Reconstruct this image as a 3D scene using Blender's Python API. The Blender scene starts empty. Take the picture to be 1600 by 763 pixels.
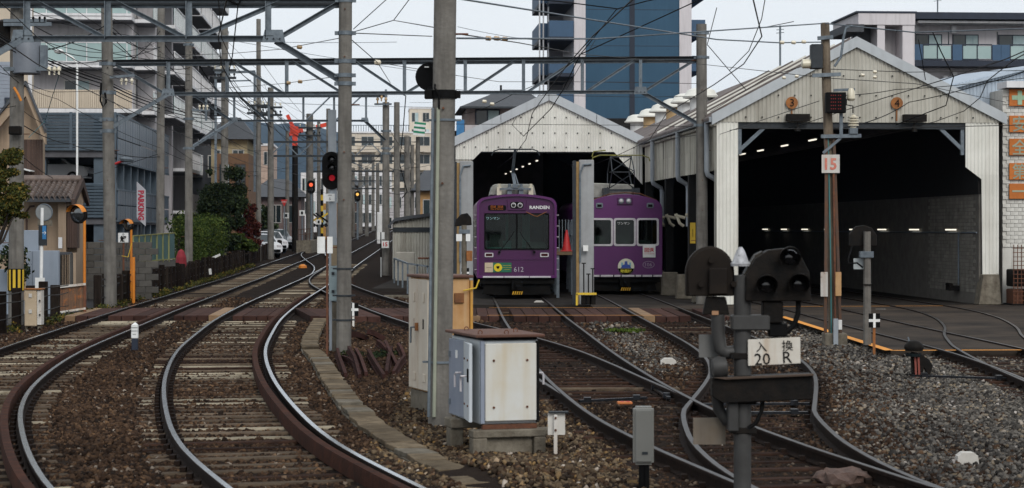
import bpy, bmesh, math, random
import numpy as np
from mathutils import Vector, Matrix, noise as mnoise
R = math.radians
rng = random.Random(7)
nrg = np.random.default_rng(11)
scene = bpy.context.scene
col = scene.collection

# ---------------------------------------------------------------- camera, sky, sun, exposure
FPX, CX, HY = 3200.0, 800.0, 357.0        # focal length and horizon in photograph pixels
CAMZ, RAILZ = 2.24, 0.14                  # eye height, height of the rail tops
cam_d = bpy.data.cameras.new('camera')
cam = bpy.data.objects.new('camera', cam_d)
col.objects.link(cam)
cam.location = (0, 0, CAMZ)
cam.rotation_euler = (R(90), 0, 0)
cam_d.sensor_width = 36
cam_d.lens = 36 * FPX / 1600
cam_d.shift_y = -(381.5 - HY) / 1600
cam_d.clip_start = 0.5
cam_d.clip_end = 9000
cam_d.dof.use_dof = True
cam_d.dof.focus_distance = 48
cam_d.dof.aperture_fstop = 5.6
scene.camera = cam

world = bpy.data.worlds.new('World')
scene.world = world
world.use_nodes = True
wn, wl = world.node_tree.nodes, world.node_tree.links
bg = wn['Background']
SUN_EL, SUN_AZ = 38, 162                  # veiled sun, behind the camera and to its right
sky = wn.new('ShaderNodeTexSky')
sky.sky_type = 'NISHITA'
sky.sun_disc = False
sky.sun_elevation = R(SUN_EL)
sky.sun_rotation = R(SUN_AZ)
sky.air_density = 1.0
sky.dust_density = 4.0
sk_s = wn.new('ShaderNodeMix'); sk_s.data_type = 'RGBA'; sk_s.blend_type = 'MIX'
sk_s.inputs['Factor'].default_value = 0.90      # cloud cover over the blue sky
wtc = wn.new('ShaderNodeTexCoord')
wmp = wn.new('ShaderNodeMapping'); wmp.inputs['Scale'].default_value = (1, 1, 3.5)
wns = wn.new('ShaderNodeTexNoise'); wns.inputs['Scale'].default_value = 2.2; wns.inputs['Detail'].default_value = 4
wcr = wn.new('ShaderNodeValToRGB')
wcr.color_ramp.elements[0].position = 0.3; wcr.color_ramp.elements[0].color = (7.6, 8.1, 8.6, 1)
wcr.color_ramp.elements[1].position = 0.75; wcr.color_ramp.elements[1].color = (8.7, 9.0, 9.3, 1)
wl.new(wtc.outputs['Generated'], wmp.inputs['Vector']); wl.new(wmp.outputs[0], wns.inputs['Vector'])
wl.new(wns.outputs['Fac'], wcr.inputs['Fac'])
wl.new(sky.outputs[0], sk_s.inputs['A']); wl.new(wcr.outputs[0], sk_s.inputs['B'])
wl.new(sk_s.outputs['Result'], bg.inputs['Color'])
bg.inputs['Strength'].default_value = 0.098

sun_d = bpy.data.lights.new('sun', 'SUN')
sun_d.energy = 1.5
sun_d.angle = R(30)
sun_d.color = (1.0, 0.97, 0.93)
sun = bpy.data.objects.new('sun', sun_d)
col.objects.link(sun)
sun.rotation_euler = (R(90 - SUN_EL), 0, R(180 - SUN_AZ))
sun.location = (-20, -20, 60)

scene.view_settings.view_transform = 'Standard'
scene.view_settings.look = 'None'
scene.view_settings.exposure = 0.20
scene.view_settings.gamma = 1.0
scene.cycles.max_bounces = 6
scene.cycles.transparent_max_bounces = 16
scene.cycles.use_denoising = True

# ---------------------------------------------------------------- measuring helpers
def gz(y):
    """height of the ballast: flat in the yard, then the line climbs gently"""
    if y < 80: return 0.0
    if y < 100: return 0.012 * (y - 80) ** 2 / 40
    return 0.012 * (min(y, 360) - 90)
def P(px, py, Y):
    return Vector(((px - CX) / FPX * Y, Y, CAMZ - (py - HY) / FPX * Y))
def PX(px, Y): return (px - CX) / FPX * Y
def PZ(py, Y): return CAMZ - (py - HY) / FPX * Y
def GY(py, z=0.0):
    """distance at which the ground shows at picture height py"""
    t = (py - HY) / FPX
    Y = (CAMZ - z) / t if t > 1e-6 else 1e9
    if Y > 90: Y = (CAMZ - z + 1.08) / (t + 0.012)
    return Y
def G(px, py, z=0.0):
    Y = GY(py, z)
    return Vector((PX(px, Y), Y, gz(Y) + z))

# ---------------------------------------------------------------- materials
MATS = {}
def _n(nt, t, **kw):
    n = nt.nodes.new(t)
    for k, v in kw.items():
        if k in n.inputs: n.inputs[k].default_value = v
        else: setattr(n, k, v)
    return n
def _mix(nt, fac, a, b, blend='MIX'):
    m = nt.nodes.new('ShaderNodeMix'); m.data_type = 'RGBA'; m.blend_type = blend
    for sock, v in (('Factor', fac), ('A', a), ('B', b)):
        s = [i for i in m.inputs if i.name == sock and (sock == 'Factor' and i.type == 'VALUE' or sock != 'Factor' and i.type == 'RGBA')][0]
        if isinstance(v, (int, float)): s.default_value = v
        elif isinstance(v, tuple): s.default_value = (*v[:3], 1)
        else: nt.links.new(v, s)
    return [o for o in m.outputs if o.type == 'RGBA'][0]
def _ramp(nt, src, a, b):
    m = nt.nodes.new('ShaderNodeMapRange'); m.inputs['From Min'].default_value = a; m.inputs['From Max'].default_value = b
    nt.links.new(src, m.inputs['Value']); return m.outputs['Result']
def mat(name, c, c2=None, rough=0.7, metal=0.0, scale=3.0, bump=0.0, bscale=30.0, streak=0.0, streak_c=(0.05, 0.035, 0.025),
        rust=0.0, rust_c=(0.16, 0.055, 0.02), rand=0.1, island=0.0, spec=0.35, emit=None, estr=1.0, sscale=6.0):
    if name in MATS: return MATS[name]
    m = bpy.data.materials.new(name); m.use_nodes = True; MATS[name] = m
    nt = m.node_tree; L = nt.links
    b = nt.nodes['Principled BSDF']
    b.inputs['Roughness'].default_value = rough; b.inputs['Metallic'].default_value = metal
    b.inputs['Specular IOR Level'].default_value = spec
    if emit:
        b.inputs['Base Color'].default_value = (*c, 1)
        b.inputs['Emission Color'].default_value = (*emit, 1); b.inputs['Emission Strength'].default_value = estr
        return m
    tc = nt.nodes.new('ShaderNodeTexCoord'); co = tc.outputs['Object']
    c2 = c2 or tuple(v * 0.72 for v in c)
    n1 = _n(nt, 'ShaderNodeTexNoise', Scale=scale, Detail=7.0, Roughness=0.65); L.new(co, n1.inputs['Vector'])
    out = _mix(nt, _ramp(nt, n1.outputs['Fac'], 0.35, 0.68), c, c2)
    if streak:
        mp = _n(nt, 'ShaderNodeMapping'); mp.inputs['Scale'].default_value = (sscale, sscale, sscale * 0.09); L.new(co, mp.inputs['Vector'])
        n2 = _n(nt, 'ShaderNodeTexNoise', Scale=1.0, Detail=5.0); L.new(mp.outputs[0], n2.inputs['Vector'])
        f = nt.nodes.new('ShaderNodeMath'); f.operation = 'MULTIPLY'; f.inputs[1].default_value = streak
        L.new(_ramp(nt, n2.outputs['Fac'], 0.48, 0.72), f.inputs[0])
        out = _mix(nt, f.outputs[0], out, streak_c)
    if rust:
        n3 = _n(nt, 'ShaderNodeTexNoise', Scale=scale * 1.7, Detail=9.0, Roughness=0.72); L.new(co, n3.inputs['Vector'])
        out = _mix(nt, _ramp(nt, n3.outputs['Fac'], 0.70 - rust * 0.35, 0.78 - rust * 0.3), out, rust_c)
    if rand:
        oi = nt.nodes.new('ShaderNodeObjectInfo'); mr = nt.nodes.new('ShaderNodeMapRange')
        mr.inputs['To Min'].default_value = 1 - rand; mr.inputs['To Max'].default_value = 1 + rand
        L.new(oi.outputs['Random'], mr.inputs['Value'])
        h = nt.nodes.new('ShaderNodeHueSaturation'); L.new(mr.outputs[0], h.inputs['Value']); L.new(out, h.inputs['Color']); out = h.outputs[0]
    if island:
        ge = nt.nodes.new('ShaderNodeNewGeometry'); mr = nt.nodes.new('ShaderNodeMapRange')
        mr.inputs['To Min'].default_value = 1 - island; mr.inputs['To Max'].default_value = 1 + island
        L.new(ge.outputs['Random Per Island'], mr.inputs['Value'])
        h = nt.nodes.new('ShaderNodeHueSaturation'); L.new(mr.outputs[0], h.inputs['Value']); L.new(out, h.inputs['Color']); out = h.outputs[0]
    L.new(out, b.inputs['Base Color'])
    if bump:
        nb = _n(nt, 'ShaderNodeTexNoise', Scale=bscale, Detail=6.0); L.new(co, nb.inputs['Vector'])
        bp = _n(nt, 'ShaderNodeBump', Strength=bump, Distance=0.02); L.new(nb.outputs['Fac'], bp.inputs['Height']); L.new(bp.outputs[0], b.inputs['Normal'])
    return m
def island_mat(name, stops, rough=0.9, spec=0.08, bump=0.0, trans=0.0):
    """colour picked per loose piece (stones, leaves) from a ramp"""
    m = bpy.data.materials.new(name); m.use_nodes = True; nt = m.node_tree; L = nt.links; MATS[name] = m
    b = nt.nodes['Principled BSDF']; b.inputs['Roughness'].default_value = rough; b.inputs['Specular IOR Level'].default_value = spec
    ge = nt.nodes.new('ShaderNodeNewGeometry'); cr = nt.nodes.new('ShaderNodeValToRGB')
    els = cr.color_ramp.elements
    while len(els) < len(stops): els.new(0.5)
    for e, (p, c) in zip(els, stops): e.position = p; e.color = (*c, 1)
    L.new(ge.outputs['Random Per Island'], cr.inputs['Fac'])
    tc = nt.nodes.new('ShaderNodeTexCoord'); n1 = _n(nt, 'ShaderNodeTexNoise', Scale=0.35, Detail=4.0); L.new(tc.outputs['Object'], n1.inputs['Vector'])
    out = _mix(nt, 1.0, cr.outputs[0], _mix(nt, _ramp(nt, n1.outputs['Fac'], 0.3, 0.7), (0.62, 0.6, 0.6), (1.25, 1.2, 1.15)), 'MULTIPLY')
    L.new(out, b.inputs['Base Color'])
    if trans:
        b.inputs['Transmission Weight'].default_value = 0
        b.inputs['Subsurface Weight'].default_value = 0
    return m
def glass_mat(name, tint=(0.5, 0.6, 0.58), rough=0.03):
    m = bpy.data.materials.new(name); m.use_nodes = True; nt = m.node_tree; L = nt.links; MATS[name] = m
    nt.nodes.remove(nt.nodes['Principled BSDF'])
    t = nt.nodes.new('ShaderNodeBsdfTransparent'); t.inputs[0].default_value = (*tint, 1)
    g = nt.nodes.new('ShaderNodeBsdfGlossy'); g.inputs['Roughness'].default_value = rough
    f = nt.nodes.new('ShaderNodeFresnel'); f.inputs[0].default_value = 1.5
    x = nt.nodes.new('ShaderNodeMixShader'); f.inputs[0].default_value = 1.35; L.new(f.outputs[0], x.inputs[0]); L.new(t.outputs[0], x.inputs[1]); L.new(g.outputs[0], x.inputs[2])
    L.new(x.outputs[0], nt.nodes['Material Output'].inputs['Surface'])
    return m

M_concrete = mat('pole_concrete', (0.185, 0.175, 0.158), (0.105, 0.098, 0.088), 0.9, spec=0.15, scale=2.5, bump=0.5, bscale=22, streak=0.7, streak_c=(0.07, 0.066, 0.06), sscale=9)
M_conc2 = mat('weathered_concrete', (0.19, 0.17, 0.135), (0.09, 0.078, 0.06), 0.92, spec=0.1, scale=5, bump=0.5, bscale=40, streak=0.4, rand=0.18)
M_galv = mat('galvanised_steel', (0.16, 0.19, 0.215), (0.09, 0.11, 0.13), 0.55, 0.3, scale=9, rust=0.12, rand=0.12)
M_steel_d = mat('dark_painted_steel', (0.030, 0.036, 0.042), (0.016, 0.02, 0.024), 0.5, 0.2, scale=8, rust=0.1)
M_black = mat('black_paint', (0.006, 0.006, 0.0065), (0.009, 0.009, 0.009), 0.55, scale=6, rand=0.05, spec=0.04)
M_black_w = mat('worn_black_steel', (0.008, 0.008, 0.008), (0.016, 0.013, 0.011), 0.55, scale=9, rust=0.08, rust_c=(0.05, 0.028, 0.018), bump=0.2, spec=0.06)
M_rust = mat('rusty_steel', (0.15, 0.06, 0.03), (0.07, 0.03, 0.02), 0.85, scale=9, bump=0.35, bscale=50, rand=0.2)
M_rust_o = mat('orange_rust', (0.33, 0.13, 0.035), (0.19, 0.075, 0.03), 0.85, scale=8, streak=0.5, bump=0.25)
M_wood_d = mat('dark_tarred_wood', (0.018, 0.013, 0.011), (0.009, 0.007, 0.006), 0.95, spec=0.05, scale=4, streak=0.5, streak_c=(0.06, 0.048, 0.038), bump=0.5, bscale=30, rand=0.3)
M_white = mat('white_paint', (0.74, 0.75, 0.74), (0.62, 0.63, 0.62), 0.55, scale=5, streak=0.25, streak_c=(0.35, 0.3, 0.24), rand=0.05)
M_white_r = mat('rust_streaked_white', (0.62, 0.60, 0.56), (0.5, 0.48, 0.44), 0.6, scale=4, streak=0.55, streak_c=(0.30, 0.15, 0.05), rust=0.28, sscale=5)
M_red = mat('red_paint', (0.5, 0.03, 0.03), rough=0.5, rand=0.05)
M_red_l = mat('faded_red_letters', (0.52, 0.13, 0.09), (0.6, 0.26, 0.2), 0.7, scale=30)
M_orange = mat('orange_post_paint', (0.62, 0.22, 0.02), (0.5, 0.15, 0.02), 0.55, rust=0.12)
M_yellow = mat('yellow_paint', (0.62, 0.42, 0.03), (0.5, 0.32, 0.03), 0.6, rust=0.1)
M_yline = mat('worn_orange_road_paint', (0.72, 0.30, 0.04), (0.5, 0.2, 0.04), 0.8, scale=8, rust=0.18, rust_c=(0.06, 0.05, 0.045))
M_wline = mat('worn_white_road_paint', (0.5, 0.48, 0.45), (0.3, 0.28, 0.26), 0.8, scale=6)
M_glass = mat('window_glass', (0.022, 0.032, 0.036), (0.03, 0.04, 0.044), 0.08, scale=0.6, spec=0.5, rand=0.35)
M_glass_g = mat('frosted_green_glass', (0.31, 0.42, 0.41), (0.26, 0.36, 0.36), 0.18, scale=0.5, spec=0.6, rand=0.08)
M_curtain = mat('pale_curtain', (0.42, 0.52, 0.52), (0.30, 0.40, 0.42), 0.85, scale=2, streak=0.5, streak_c=(0.25, 0.32, 0.33), sscale=14)
M_ceramic = mat('brown_ceramic', (0.42, 0.27, 0.12), (0.3, 0.2, 0.1), 0.25, spec=0.6)
M_ceramic_w = mat('cream_ceramic', (0.62, 0.58, 0.45), (0.5, 0.44, 0.33), 0.25, spec=0.6)
M_cable = mat('black_cable', (0.008, 0.008, 0.0085), rough=0.7, rand=0.1, spec=0.05)
M_wire = mat('weathered_wire', (0.05, 0.048, 0.046), (0.025, 0.024, 0.023), 0.6, 0.2, spec=0.1)
M_lamp_red = mat('lit_red_lamp', (0.3, 0.01, 0.01), emit=(1, 0.03, 0.06), estr=0.16)
M_lamp_red2 = mat('lit_red_lamp_bright', (0.3, 0.01, 0.01), emit=(1, 0.16, 0.06), estr=0.8)
M_lamp_amb = mat('lit_amber_lamp', (0.3, 0.2, 0.05), emit=(1, 0.5, 0.1), estr=0.9)
M_lamp_off = mat('unlit_lens', (0.02, 0.02, 0.022), rough=0.1, spec=0.7)
M_led = mat('amber_led', (0.2, 0.06, 0.01), emit=(1, 0.26, 0.03), estr=0.14)
M_led_red = mat('dim_red_led', (0.1, 0.01, 0.01), emit=(1, 0.05, 0.05), estr=0.05)
M_tube = mat('lit_fluorescent_tube', (0.8, 0.8, 0.7), emit=(1, 0.93, 0.78), estr=1.0)

# ---------------------------------------------------------------- mesh building
WLOC = {}
class MB:
    def __init__(s, xf=None):
        s.v = []; s.f = []; s.m = []; s.xf = xf; s.mi = 0
    def add(s, verts, faces):
        o = len(s.v)
        if s.xf is not None: verts = [s.xf @ Vector(v) for v in verts]
        s.v.extend([tuple(v) for v in verts]); s.f.extend([tuple(i + o for i in f) for f in faces]); s.m.extend([s.mi] * len(faces))
        return s
    def box(s, x0, x1, y0, y1, z0, z1):
        return s.add([(x0, y0, z0), (x1, y0, z0), (x1, y1, z0), (x0, y1, z0), (x0, y0, z1), (x1, y0, z1), (x1, y1, z1), (x0, y1, z1)],
                     [(0, 3, 2, 1), (4, 5, 6, 7), (0, 1, 5, 4), (1, 2, 6, 5), (2, 3, 7, 6), (3, 0, 4, 7)])
    def cbox(s, c, d): return s.box(c[0] - d[0] / 2, c[0] + d[0] / 2, c[1] - d[1] / 2, c[1] + d[1] / 2, c[2] - d[2] / 2, c[2] + d[2] / 2)
    def quad(s, a, b, c, d): return s.add([a, b, c, d], [(0, 1, 2, 3)])
    def poly(s, pts): return s.add(pts, [tuple(range(len(pts)))])
    def bar(s, p0, p1, w, h, up=(0, 0, 1)):
        """rectangular bar from p0 to p1"""
        p0, p1 = Vector(p0), Vector(p1); d = (p1 - p0).normalized(); u = Vector(up)
        if abs(d.dot(u)) > 0.98: u = Vector((0, 1, 0))
        a = d.cross(u).normalized() * w / 2; b = a.cross(d).normalized() * h / 2
        vs = [p + sa * a + sb * b for p in (p0, p1) for sa, sb in ((-1, -1), (1, -1), (1, 1), (-1, 1))]
        return s.add(vs, [(3, 2, 1, 0), (4, 5, 6, 7), (0, 1, 5, 4), (1, 2, 6, 5), (2, 3, 7, 6), (3, 0, 4, 7)])
    def angle(s, p0, p1, w, t=0.012, up=(0, 0, 1)):
        """L-section angle bar"""
        p0, p1 = Vector(p0), Vector(p1); d = (p1 - p0).normalized(); u = Vector(up)
        if abs(d.dot(u)) > 0.98: u = Vector((0, 1, 0))
        a = d.cross(u).normalized(); b = a.cross(d).normalized()
        s.bar(p0 + b * w / 2, p1 + b * w / 2, w, t, up); return s.bar(p0 - a * (w / 2 - t / 2), p1 - a * (w / 2 - t / 2), t, w, up)
    def cyl(s, p0, p1, r0, r1=None, n=12, caps=True):
        r1 = r0 if r1 is None else r1
        p0, p1 = Vector(p0), Vector(p1); d = (p1 - p0).normalized()
        u = Vector((0, 0, 1)) if abs(d.z) < 0.9 else Vector((0, 1, 0))
        a = d.cross(u).normalized(); b = d.cross(a)
        ring = [math.cos(2 * math.pi * i / n) * a + math.sin(2 * math.pi * i / n) * b for i in range(n)]
        vs = [p0 + r0 * q for q in ring] + [p1 + r1 * q for q in ring]
        fs = [(i, n + i, n + (i + 1) % n, (i + 1) % n) for i in range(n)]
        if caps: fs += [tuple(range(n)), tuple(range(2 * n - 1, n - 1, -1))]
        return s.add(vs, fs)
    def lathe(s, c, prof, n=16, axis=(0, 0, 1)):
        """prof = [(radius, height)...] along axis"""
        c = Vector(c); d = Vector(axis).normalized()
        u = Vector((0, 0, 1)) if abs(d.z) < 0.9 else Vector((0, 1, 0))
        a = d.cross(u).normalized(); b = d.cross(a)
        vs = []; fs = []
        for r, h in prof:
            for i in range(n):
                t = 2 * math.pi * i / n
                vs.append(c + d * h + (math.cos(t) * a + math.sin(t) * b) * max(r, 1e-4))
        for k in range(len(prof) - 1):
            for i in range(n):
                j = (i + 1) % n
                fs.append((k * n + i, (k + 1) * n + i, (k + 1) * n + j, k * n + j))
        fs.append(tuple(range(n))); q = (len(prof) - 1) * n; fs.append(tuple(range(q + n - 1, q - 1, -1)))
        return s.add(vs, fs)
    def tube(s, pts, r, n=6, caps=True):
        pts = [Vector(p) for p in pts]; vs = []; fs = []; pa = None
        for i, p in enumerate(pts):
            d = (pts[min(i + 1, len(pts) - 1)] - pts[max(i - 1, 0)]).normalized()
            u = Vector((0, 0, 1)) if abs(d.z) < 0.95 else Vector((0, 1, 0))
            a = d.cross(u).normalized()
            if pa is not None:
                a2 = pa - d * pa.dot(d)
                if a2.length > 1e-4: a = a2.normalized()
            pa = a; b = d.cross(a); rr = r[i] if isinstance(r, (list, tuple)) else r
            vs += [p + rr * (math.cos(2 * math.pi * k / n) * a + math.sin(2 * math.pi * k / n) * b) for k in range(n)]
        for i in range(len(pts) - 1):
            for k in range(n):
                j = (k + 1) % n
                fs.append((i * n + k, (i + 1) * n + k, (i + 1) * n + j, i * n + j))
        if caps:
            fs.append(tuple(range(n))); q = (len(pts) - 1) * n; fs.append(tuple(range(q + n - 1, q - 1, -1)))
        return s.add(vs, fs)
    def prism(s, pts, off):
        """flat polygon pushed along off"""
        n = len(pts); off = Vector(off); a = [Vector(p) for p in pts]
        return s.add(a + [p + off for p in a], [tuple(range(n - 1, -1, -1)), tuple(range(n, 2 * n))] + [(i, (i + 1) % n, n + (i + 1) % n, n + i) for i in range(n)])
    def build(s, name, mats, parent=None, smooth=0, bevel=0.0, at=None, seg=1, kind=None):
        base = WLOC[parent.name] if parent is not None else Vector(at) if at is not None else Vector((0, 0, 0))
        me = bpy.data.meshes.new(name)
        me.from_pydata([(v[0] - base[0], v[1] - base[1], v[2] - base[2]) for v in s.v], [], s.f)
        for m in (mats if isinstance(mats, (list, tuple)) else [mats]): me.materials.append(m)
        if any(s.m): me.polygons.foreach_set('material_index', s.m)
        if bevel:
            bm = bmesh.new(); bm.from_mesh(me)
            bmesh.ops.recalc_face_normals(bm, faces=bm.faces)
            es = [e for e in bm.edges if len(e.link_faces) == 2 and e.calc_face_angle(0) > 0.6]
            bmesh.ops.bevel(bm, geom=es, offset=bevel, segments=seg, affect='EDGES', clamp_overlap=True)
            bm.to_mesh(me); bm.free()
        else:
            bm = bmesh.new(); bm.from_mesh(me); bmesh.ops.recalc_face_normals(bm, faces=bm.faces); bm.to_mesh(me); bm.free()
        if smooth:
            me.shade_smooth(); me.set_sharp_from_angle(angle=R(smooth))
        o = bpy.data.objects.new(name, me); col.objects.link(o)
        if parent is not None:
            o.parent = parent; WLOC[o.name] = base.copy()
        else:
            o.location = base; WLOC[o.name] = base.copy()
        if kind: o['kind'] = kind
        return o
def tag(o, label, cat, group=None, kind=None):
    o['label'] = label; o['category'] = cat
    if group: o['group'] = group
    if kind: o['kind'] = kind
    return o
def thing(name, label, cat, loc, group=None):
    o = bpy.data.objects.new(name, None); o.empty_display_size = 0.2; col.objects.link(o)
    o.location = loc; WLOC[o.name] = Vector(loc)
    return tag(o, label, cat, group)
def part_copy(src, parent, loc=(0, 0, 0), rot=None, scale=None):
    """another piece with the same mesh; loc in the parent's space"""
    o = src.copy(); col.objects.link(o); o.parent = parent; o.location = loc
    if rot: o.rotation_euler = rot
    if scale: o.scale = scale
    return o
def XF(loc, yaw=0.0, pitch=0.0): return Matrix.Translation(Vector(loc)) @ Matrix.Rotation(yaw, 4, 'Z') @ Matrix.Rotation(pitch, 4, 'X')
def text_part(name, body, size, m, parent, loc, yaw=0.0, extrude=0.002, pitch=90, roll=0.0, sx=1.0, vertical=False, bold=0.0):
    """flat lettering standing on a plate that faces -Y when yaw = 0; loc is the middle, world space"""
    cu = bpy.data.curves.new(name, 'FONT'); cu.body = body; cu.size = size; cu.extrude = extrude; cu.offset = bold
    cu.align_x = 'CENTER'; cu.align_y = 'CENTER'; cu.resolution_u = 2
    tmp = bpy.data.objects.new(name + '_tmp', cu); col.objects.link(tmp)
    dg = bpy.context.evaluated_depsgraph_get()
    me = bpy.data.meshes.new_from_object(tmp.evaluated_get(dg))
    bpy.data.objects.remove(tmp); bpy.data.curves.remove(cu)
    me.materials.clear(); me.materials.append(m)
    if len(me.vertices):
        c = [v.co.copy() for v in me.vertices]
        mx = (max(v.x for v in c) + min(v.x for v in c)) / 2; my = (max(v.y for v in c) + min(v.y for v in c)) / 2
        mt = Matrix.Rotation(yaw, 4, 'Z') @ Matrix.Rotation(roll, 4, 'Y') @ Matrix.Rotation(R(pitch), 4, 'X')
        for v in me.vertices: v.co = mt @ Vector(((v.co.x - mx) * sx, v.co.y - my, v.co.z))
    o = bpy.data.objects.new(name, me); col.objects.link(o); o.parent = parent
    o.location = Vector(loc) - WLOC[parent.name]; WLOC[o.name] = WLOC[parent.name]
    return o
def spline(ctrl, step):
    """ctrl = [(y, x)] -> smooth curve sampled about every step metres: list of (x, y, tangent angle dx/dy)"""
    ys = np.array([c[0] for c in ctrl], float); xs = np.array([c[1] for c in ctrl], float)
    n = len(ys); m = np.zeros(n)
    for i in range(n):
        a, b = max(i - 1, 0), min(i + 1, n - 1); m[i] = (xs[b] - xs[a]) / (ys[b] - ys[a])
    def ev(y):
        i = int(np.clip(np.searchsorted(ys, y) - 1, 0, n - 2)); h = ys[i + 1] - ys[i]; t = (y - ys[i]) / h
        return ((2*t**3 - 3*t*t + 1) * xs[i] + (t**3 - 2*t*t + t) * h * m[i] + (-2*t**3 + 3*t*t) * xs[i + 1] + (t**3 - t*t) * h * m[i + 1])
    return ev
# ================================================================ SETTING: ground, hill, tracks
def lines(*segs):
    out = []
    for a, b, n in segs: out += list(np.linspace(a, b, n, endpoint=False))
    return out + [segs[-1][1]]
gx = lines((-2700, -200, 8), (-200, -30, 10), (-30, 30, 80), (30, 200, 10), (200, 2700, 8))
gy = lines((-60, 10, 6), (10, 70, 110), (70, 400, 90), (400, 2750, 12))
def bumpz(x, y):
    return 0.035 * mnoise.noise(Vector((x * 0.35, y * 0.22, 0))) + 0.012 * mnoise.noise(Vector((x * 1.4, y * 1.1, 3)))
def mound(x, y):
    """loose heaps of ballast beside the cabinets and the yard tracks"""
    z = 0.0
    for cx, cy, rx, ry, h in ((0.0, 18.2, 0.95, 1.6, 0.16), (-1.6, 21.0, 0.5, 1.6, 0.06), (3.9, 30, 1.0, 6, 0.05), (-0.5, 28.5, 0.9, 3.0, 0.06)):
        d = ((x - cx) / rx) ** 2 + ((y - cy) / ry) ** 2
        if d < 4: z += h * math.exp(-d * 1.3)
    return z
def hgt(x, y):
    return gz(y) + (bumpz(x, y) if y < 75 and abs(x) < 20 else 0) + (mound(x, y) if y < 40 else 0) - 0.015
vs = [(x, y, hgt(x, y)) for y in gy for x in gx]
nx = len(gx)
fs = [(j * nx + i, j * nx + i + 1, (j + 1) * nx + i + 1, (j + 1) * nx + i) for j in range(len(gy) - 1) for i in range(nx - 1)]
M_ground = mat('dirty_ballast_ground', (0.024, 0.017, 0.013), (0.012, 0.009, 0.008), 0.97, scale=2.0, bump=1.0, bscale=26, rand=0, spec=0.03)
gmb = MB(); gmb.v = vs; gmb.f = fs; gmb.m = [0] * len(fs)
g_o = gmb.build('ground', M_ground, smooth=60); g_o['kind'] = 'structure'

# far hill with an uneven wooded skyline
M_hill = mat('haze_blue_wooded_hill', (0.014, 0.032, 0.052), (0.024, 0.046, 0.062), 0.95, scale=0.02, bump=0.0, rand=0)  # blue of the distant air is put into the forest colour
hv = []; hf = []
xs = np.linspace(-1500, 600, 220); rows = 14
for r in range(rows):
    t = r / (rows - 1)
    for x in xs:
        px = CX + x / 2300 * FPX
        top = 108 + 22 * math.exp(-((px - 360) / 170) ** 2) - 40 * max(0, (px - 560) / 300) - 0.00018 * max(0, 60 - px) ** 2
        top += 9 * mnoise.noise(Vector((x * 0.006, 0, 1))) + 4 * mnoise.noise(Vector((x * 0.03, 0, 4))) + 2.5 * mnoise.noise(Vector((x * 0.14, 0, 8)))
        z = max(top, 2) * math.sin(t * math.pi / 2)
        z += 5 * mnoise.noise(Vector((x * 0.03, t * 9, 2))) * t * (1 - t * 0.6)
        hv.append((x, 1900 + 600 * t, z))
n = len(xs)
hf = [(j * n + i, j * n + i + 1, (j + 1) * n + i + 1, (j + 1) * n + i) for j in range(rows - 1) for i in range(n - 1)]
hmb = MB(); hmb.v = hv; hmb.f = hf; hmb.m = [0] * len(hf)
h_o = hmb.build('hill', M_hill, smooth=0); h_o['kind'] = 'structure'

# ---------------------------------------------------------------- tracks
CTRL = {
 'A': [(12, -2.6), (14, -3.45), (16.5, -4.5), (21.8, -6.0), (26, -6.92), (30.4, -7.6), (35, -8.12), (42.5, -8.68), (53.5, -9.42), (65, -10.1), (81, -11.05), (100, -11.95), (130, -13.0), (180, -14.9), (210, -16.0), (305, -19.3), (420, -23.0)],
 'B': [(12, 0.05), (14, -0.65), (16.5, -1.48), (20, -2.47), (23.8, -3.26), (29, -4.15), (35, -4.97), (41, -5.56), (48, -6.14), (57, -6.68), (70, -7.3), (85, -7.98), (97, -8.45), (120, -9.25), (146, -10.1), (184, -11.4), (305, -15.6), (420, -19.3)],
 'C': [(13, 3.65), (14, 3.36), (16.5, 2.72), (18, 2.43), (20, 2.08), (23, 1.67), (27, 1.35), (31, 1.13), (35, 0.96), (42, 0.74), (48, 0.55), (61.6, 0.20), (72, -0.15), (90, -1.1)],
 'D': [(13, 3.6), (14, 3.32), (16.5, 2.76), (18, 2.6), (19.6, 2.54), (21, 2.56), (23.5, 2.72), (25, 2.94), (27, 3.25), (28.5, 3.47), (30, 3.66), (32.8, 3.88), (36.3, 3.98), (42, 3.92), (48.7, 3.8), (63, 3.53), (75, 3.1), (92, 2.1)],
 'E': [(26, 1.42), (28.3, 1.17), (30.3, 0.97), (32, 0.80), (35.3, 0.42), (38.8, -0.14), (41.6, -0.7), (46, -1.6), (52, -2.72), (58.4, -3.8), (65, -4.95), (72, -6.05), (78, -6.9), (85, -7.65), (92, -8.15), (100, -8.52)],
 'F': [(22, 7.2), (25, 7.6), (29, 7.95), (33.4, 8.18), (36.3, 8.21), (41.6, 8.08), (47, 7.95), (53.8, 7.86), (60, 7.6), (92, 5.6)],
 'G': [(22, 7.2), (25, 7.58), (28.6, 7.87), (32, 8.15), (36.3, 8.62), (39, 9.05), (41, 9.42), (43, 9.86), (44.5, 10.15), (47, 10.56), (49, 10.82), (52, 11.08), (55, 11.15), (58.7, 11.06), (65, 10.75), (92, 9.0)],
 'X': [(86, -8.02), (94, -8.42), (104, -9.3), (116, -10.9), (126, -12.2), (134, -12.95), (142, -13.4)],
}
TRK = {k: spline(v, 1) for k, v in CTRL.items()}
def slope(ev, y): return (ev(y + 0.2) - ev(y - 0.2)) / 0.4
def track_pts(key, y0, y1, off, base_step=0.6):
    ev = TRK[key]; pts = []; y = y0
    while True:
        s = slope(ev, y); c = 1 / math.hypot(1, s)
        pts.append((ev(y) + off * c, y - off * c * s, gz(y)))
        if y >= y1: break
        y = min(y1, y + base_step * (1 if y < 60 else 3))
    return pts
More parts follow.
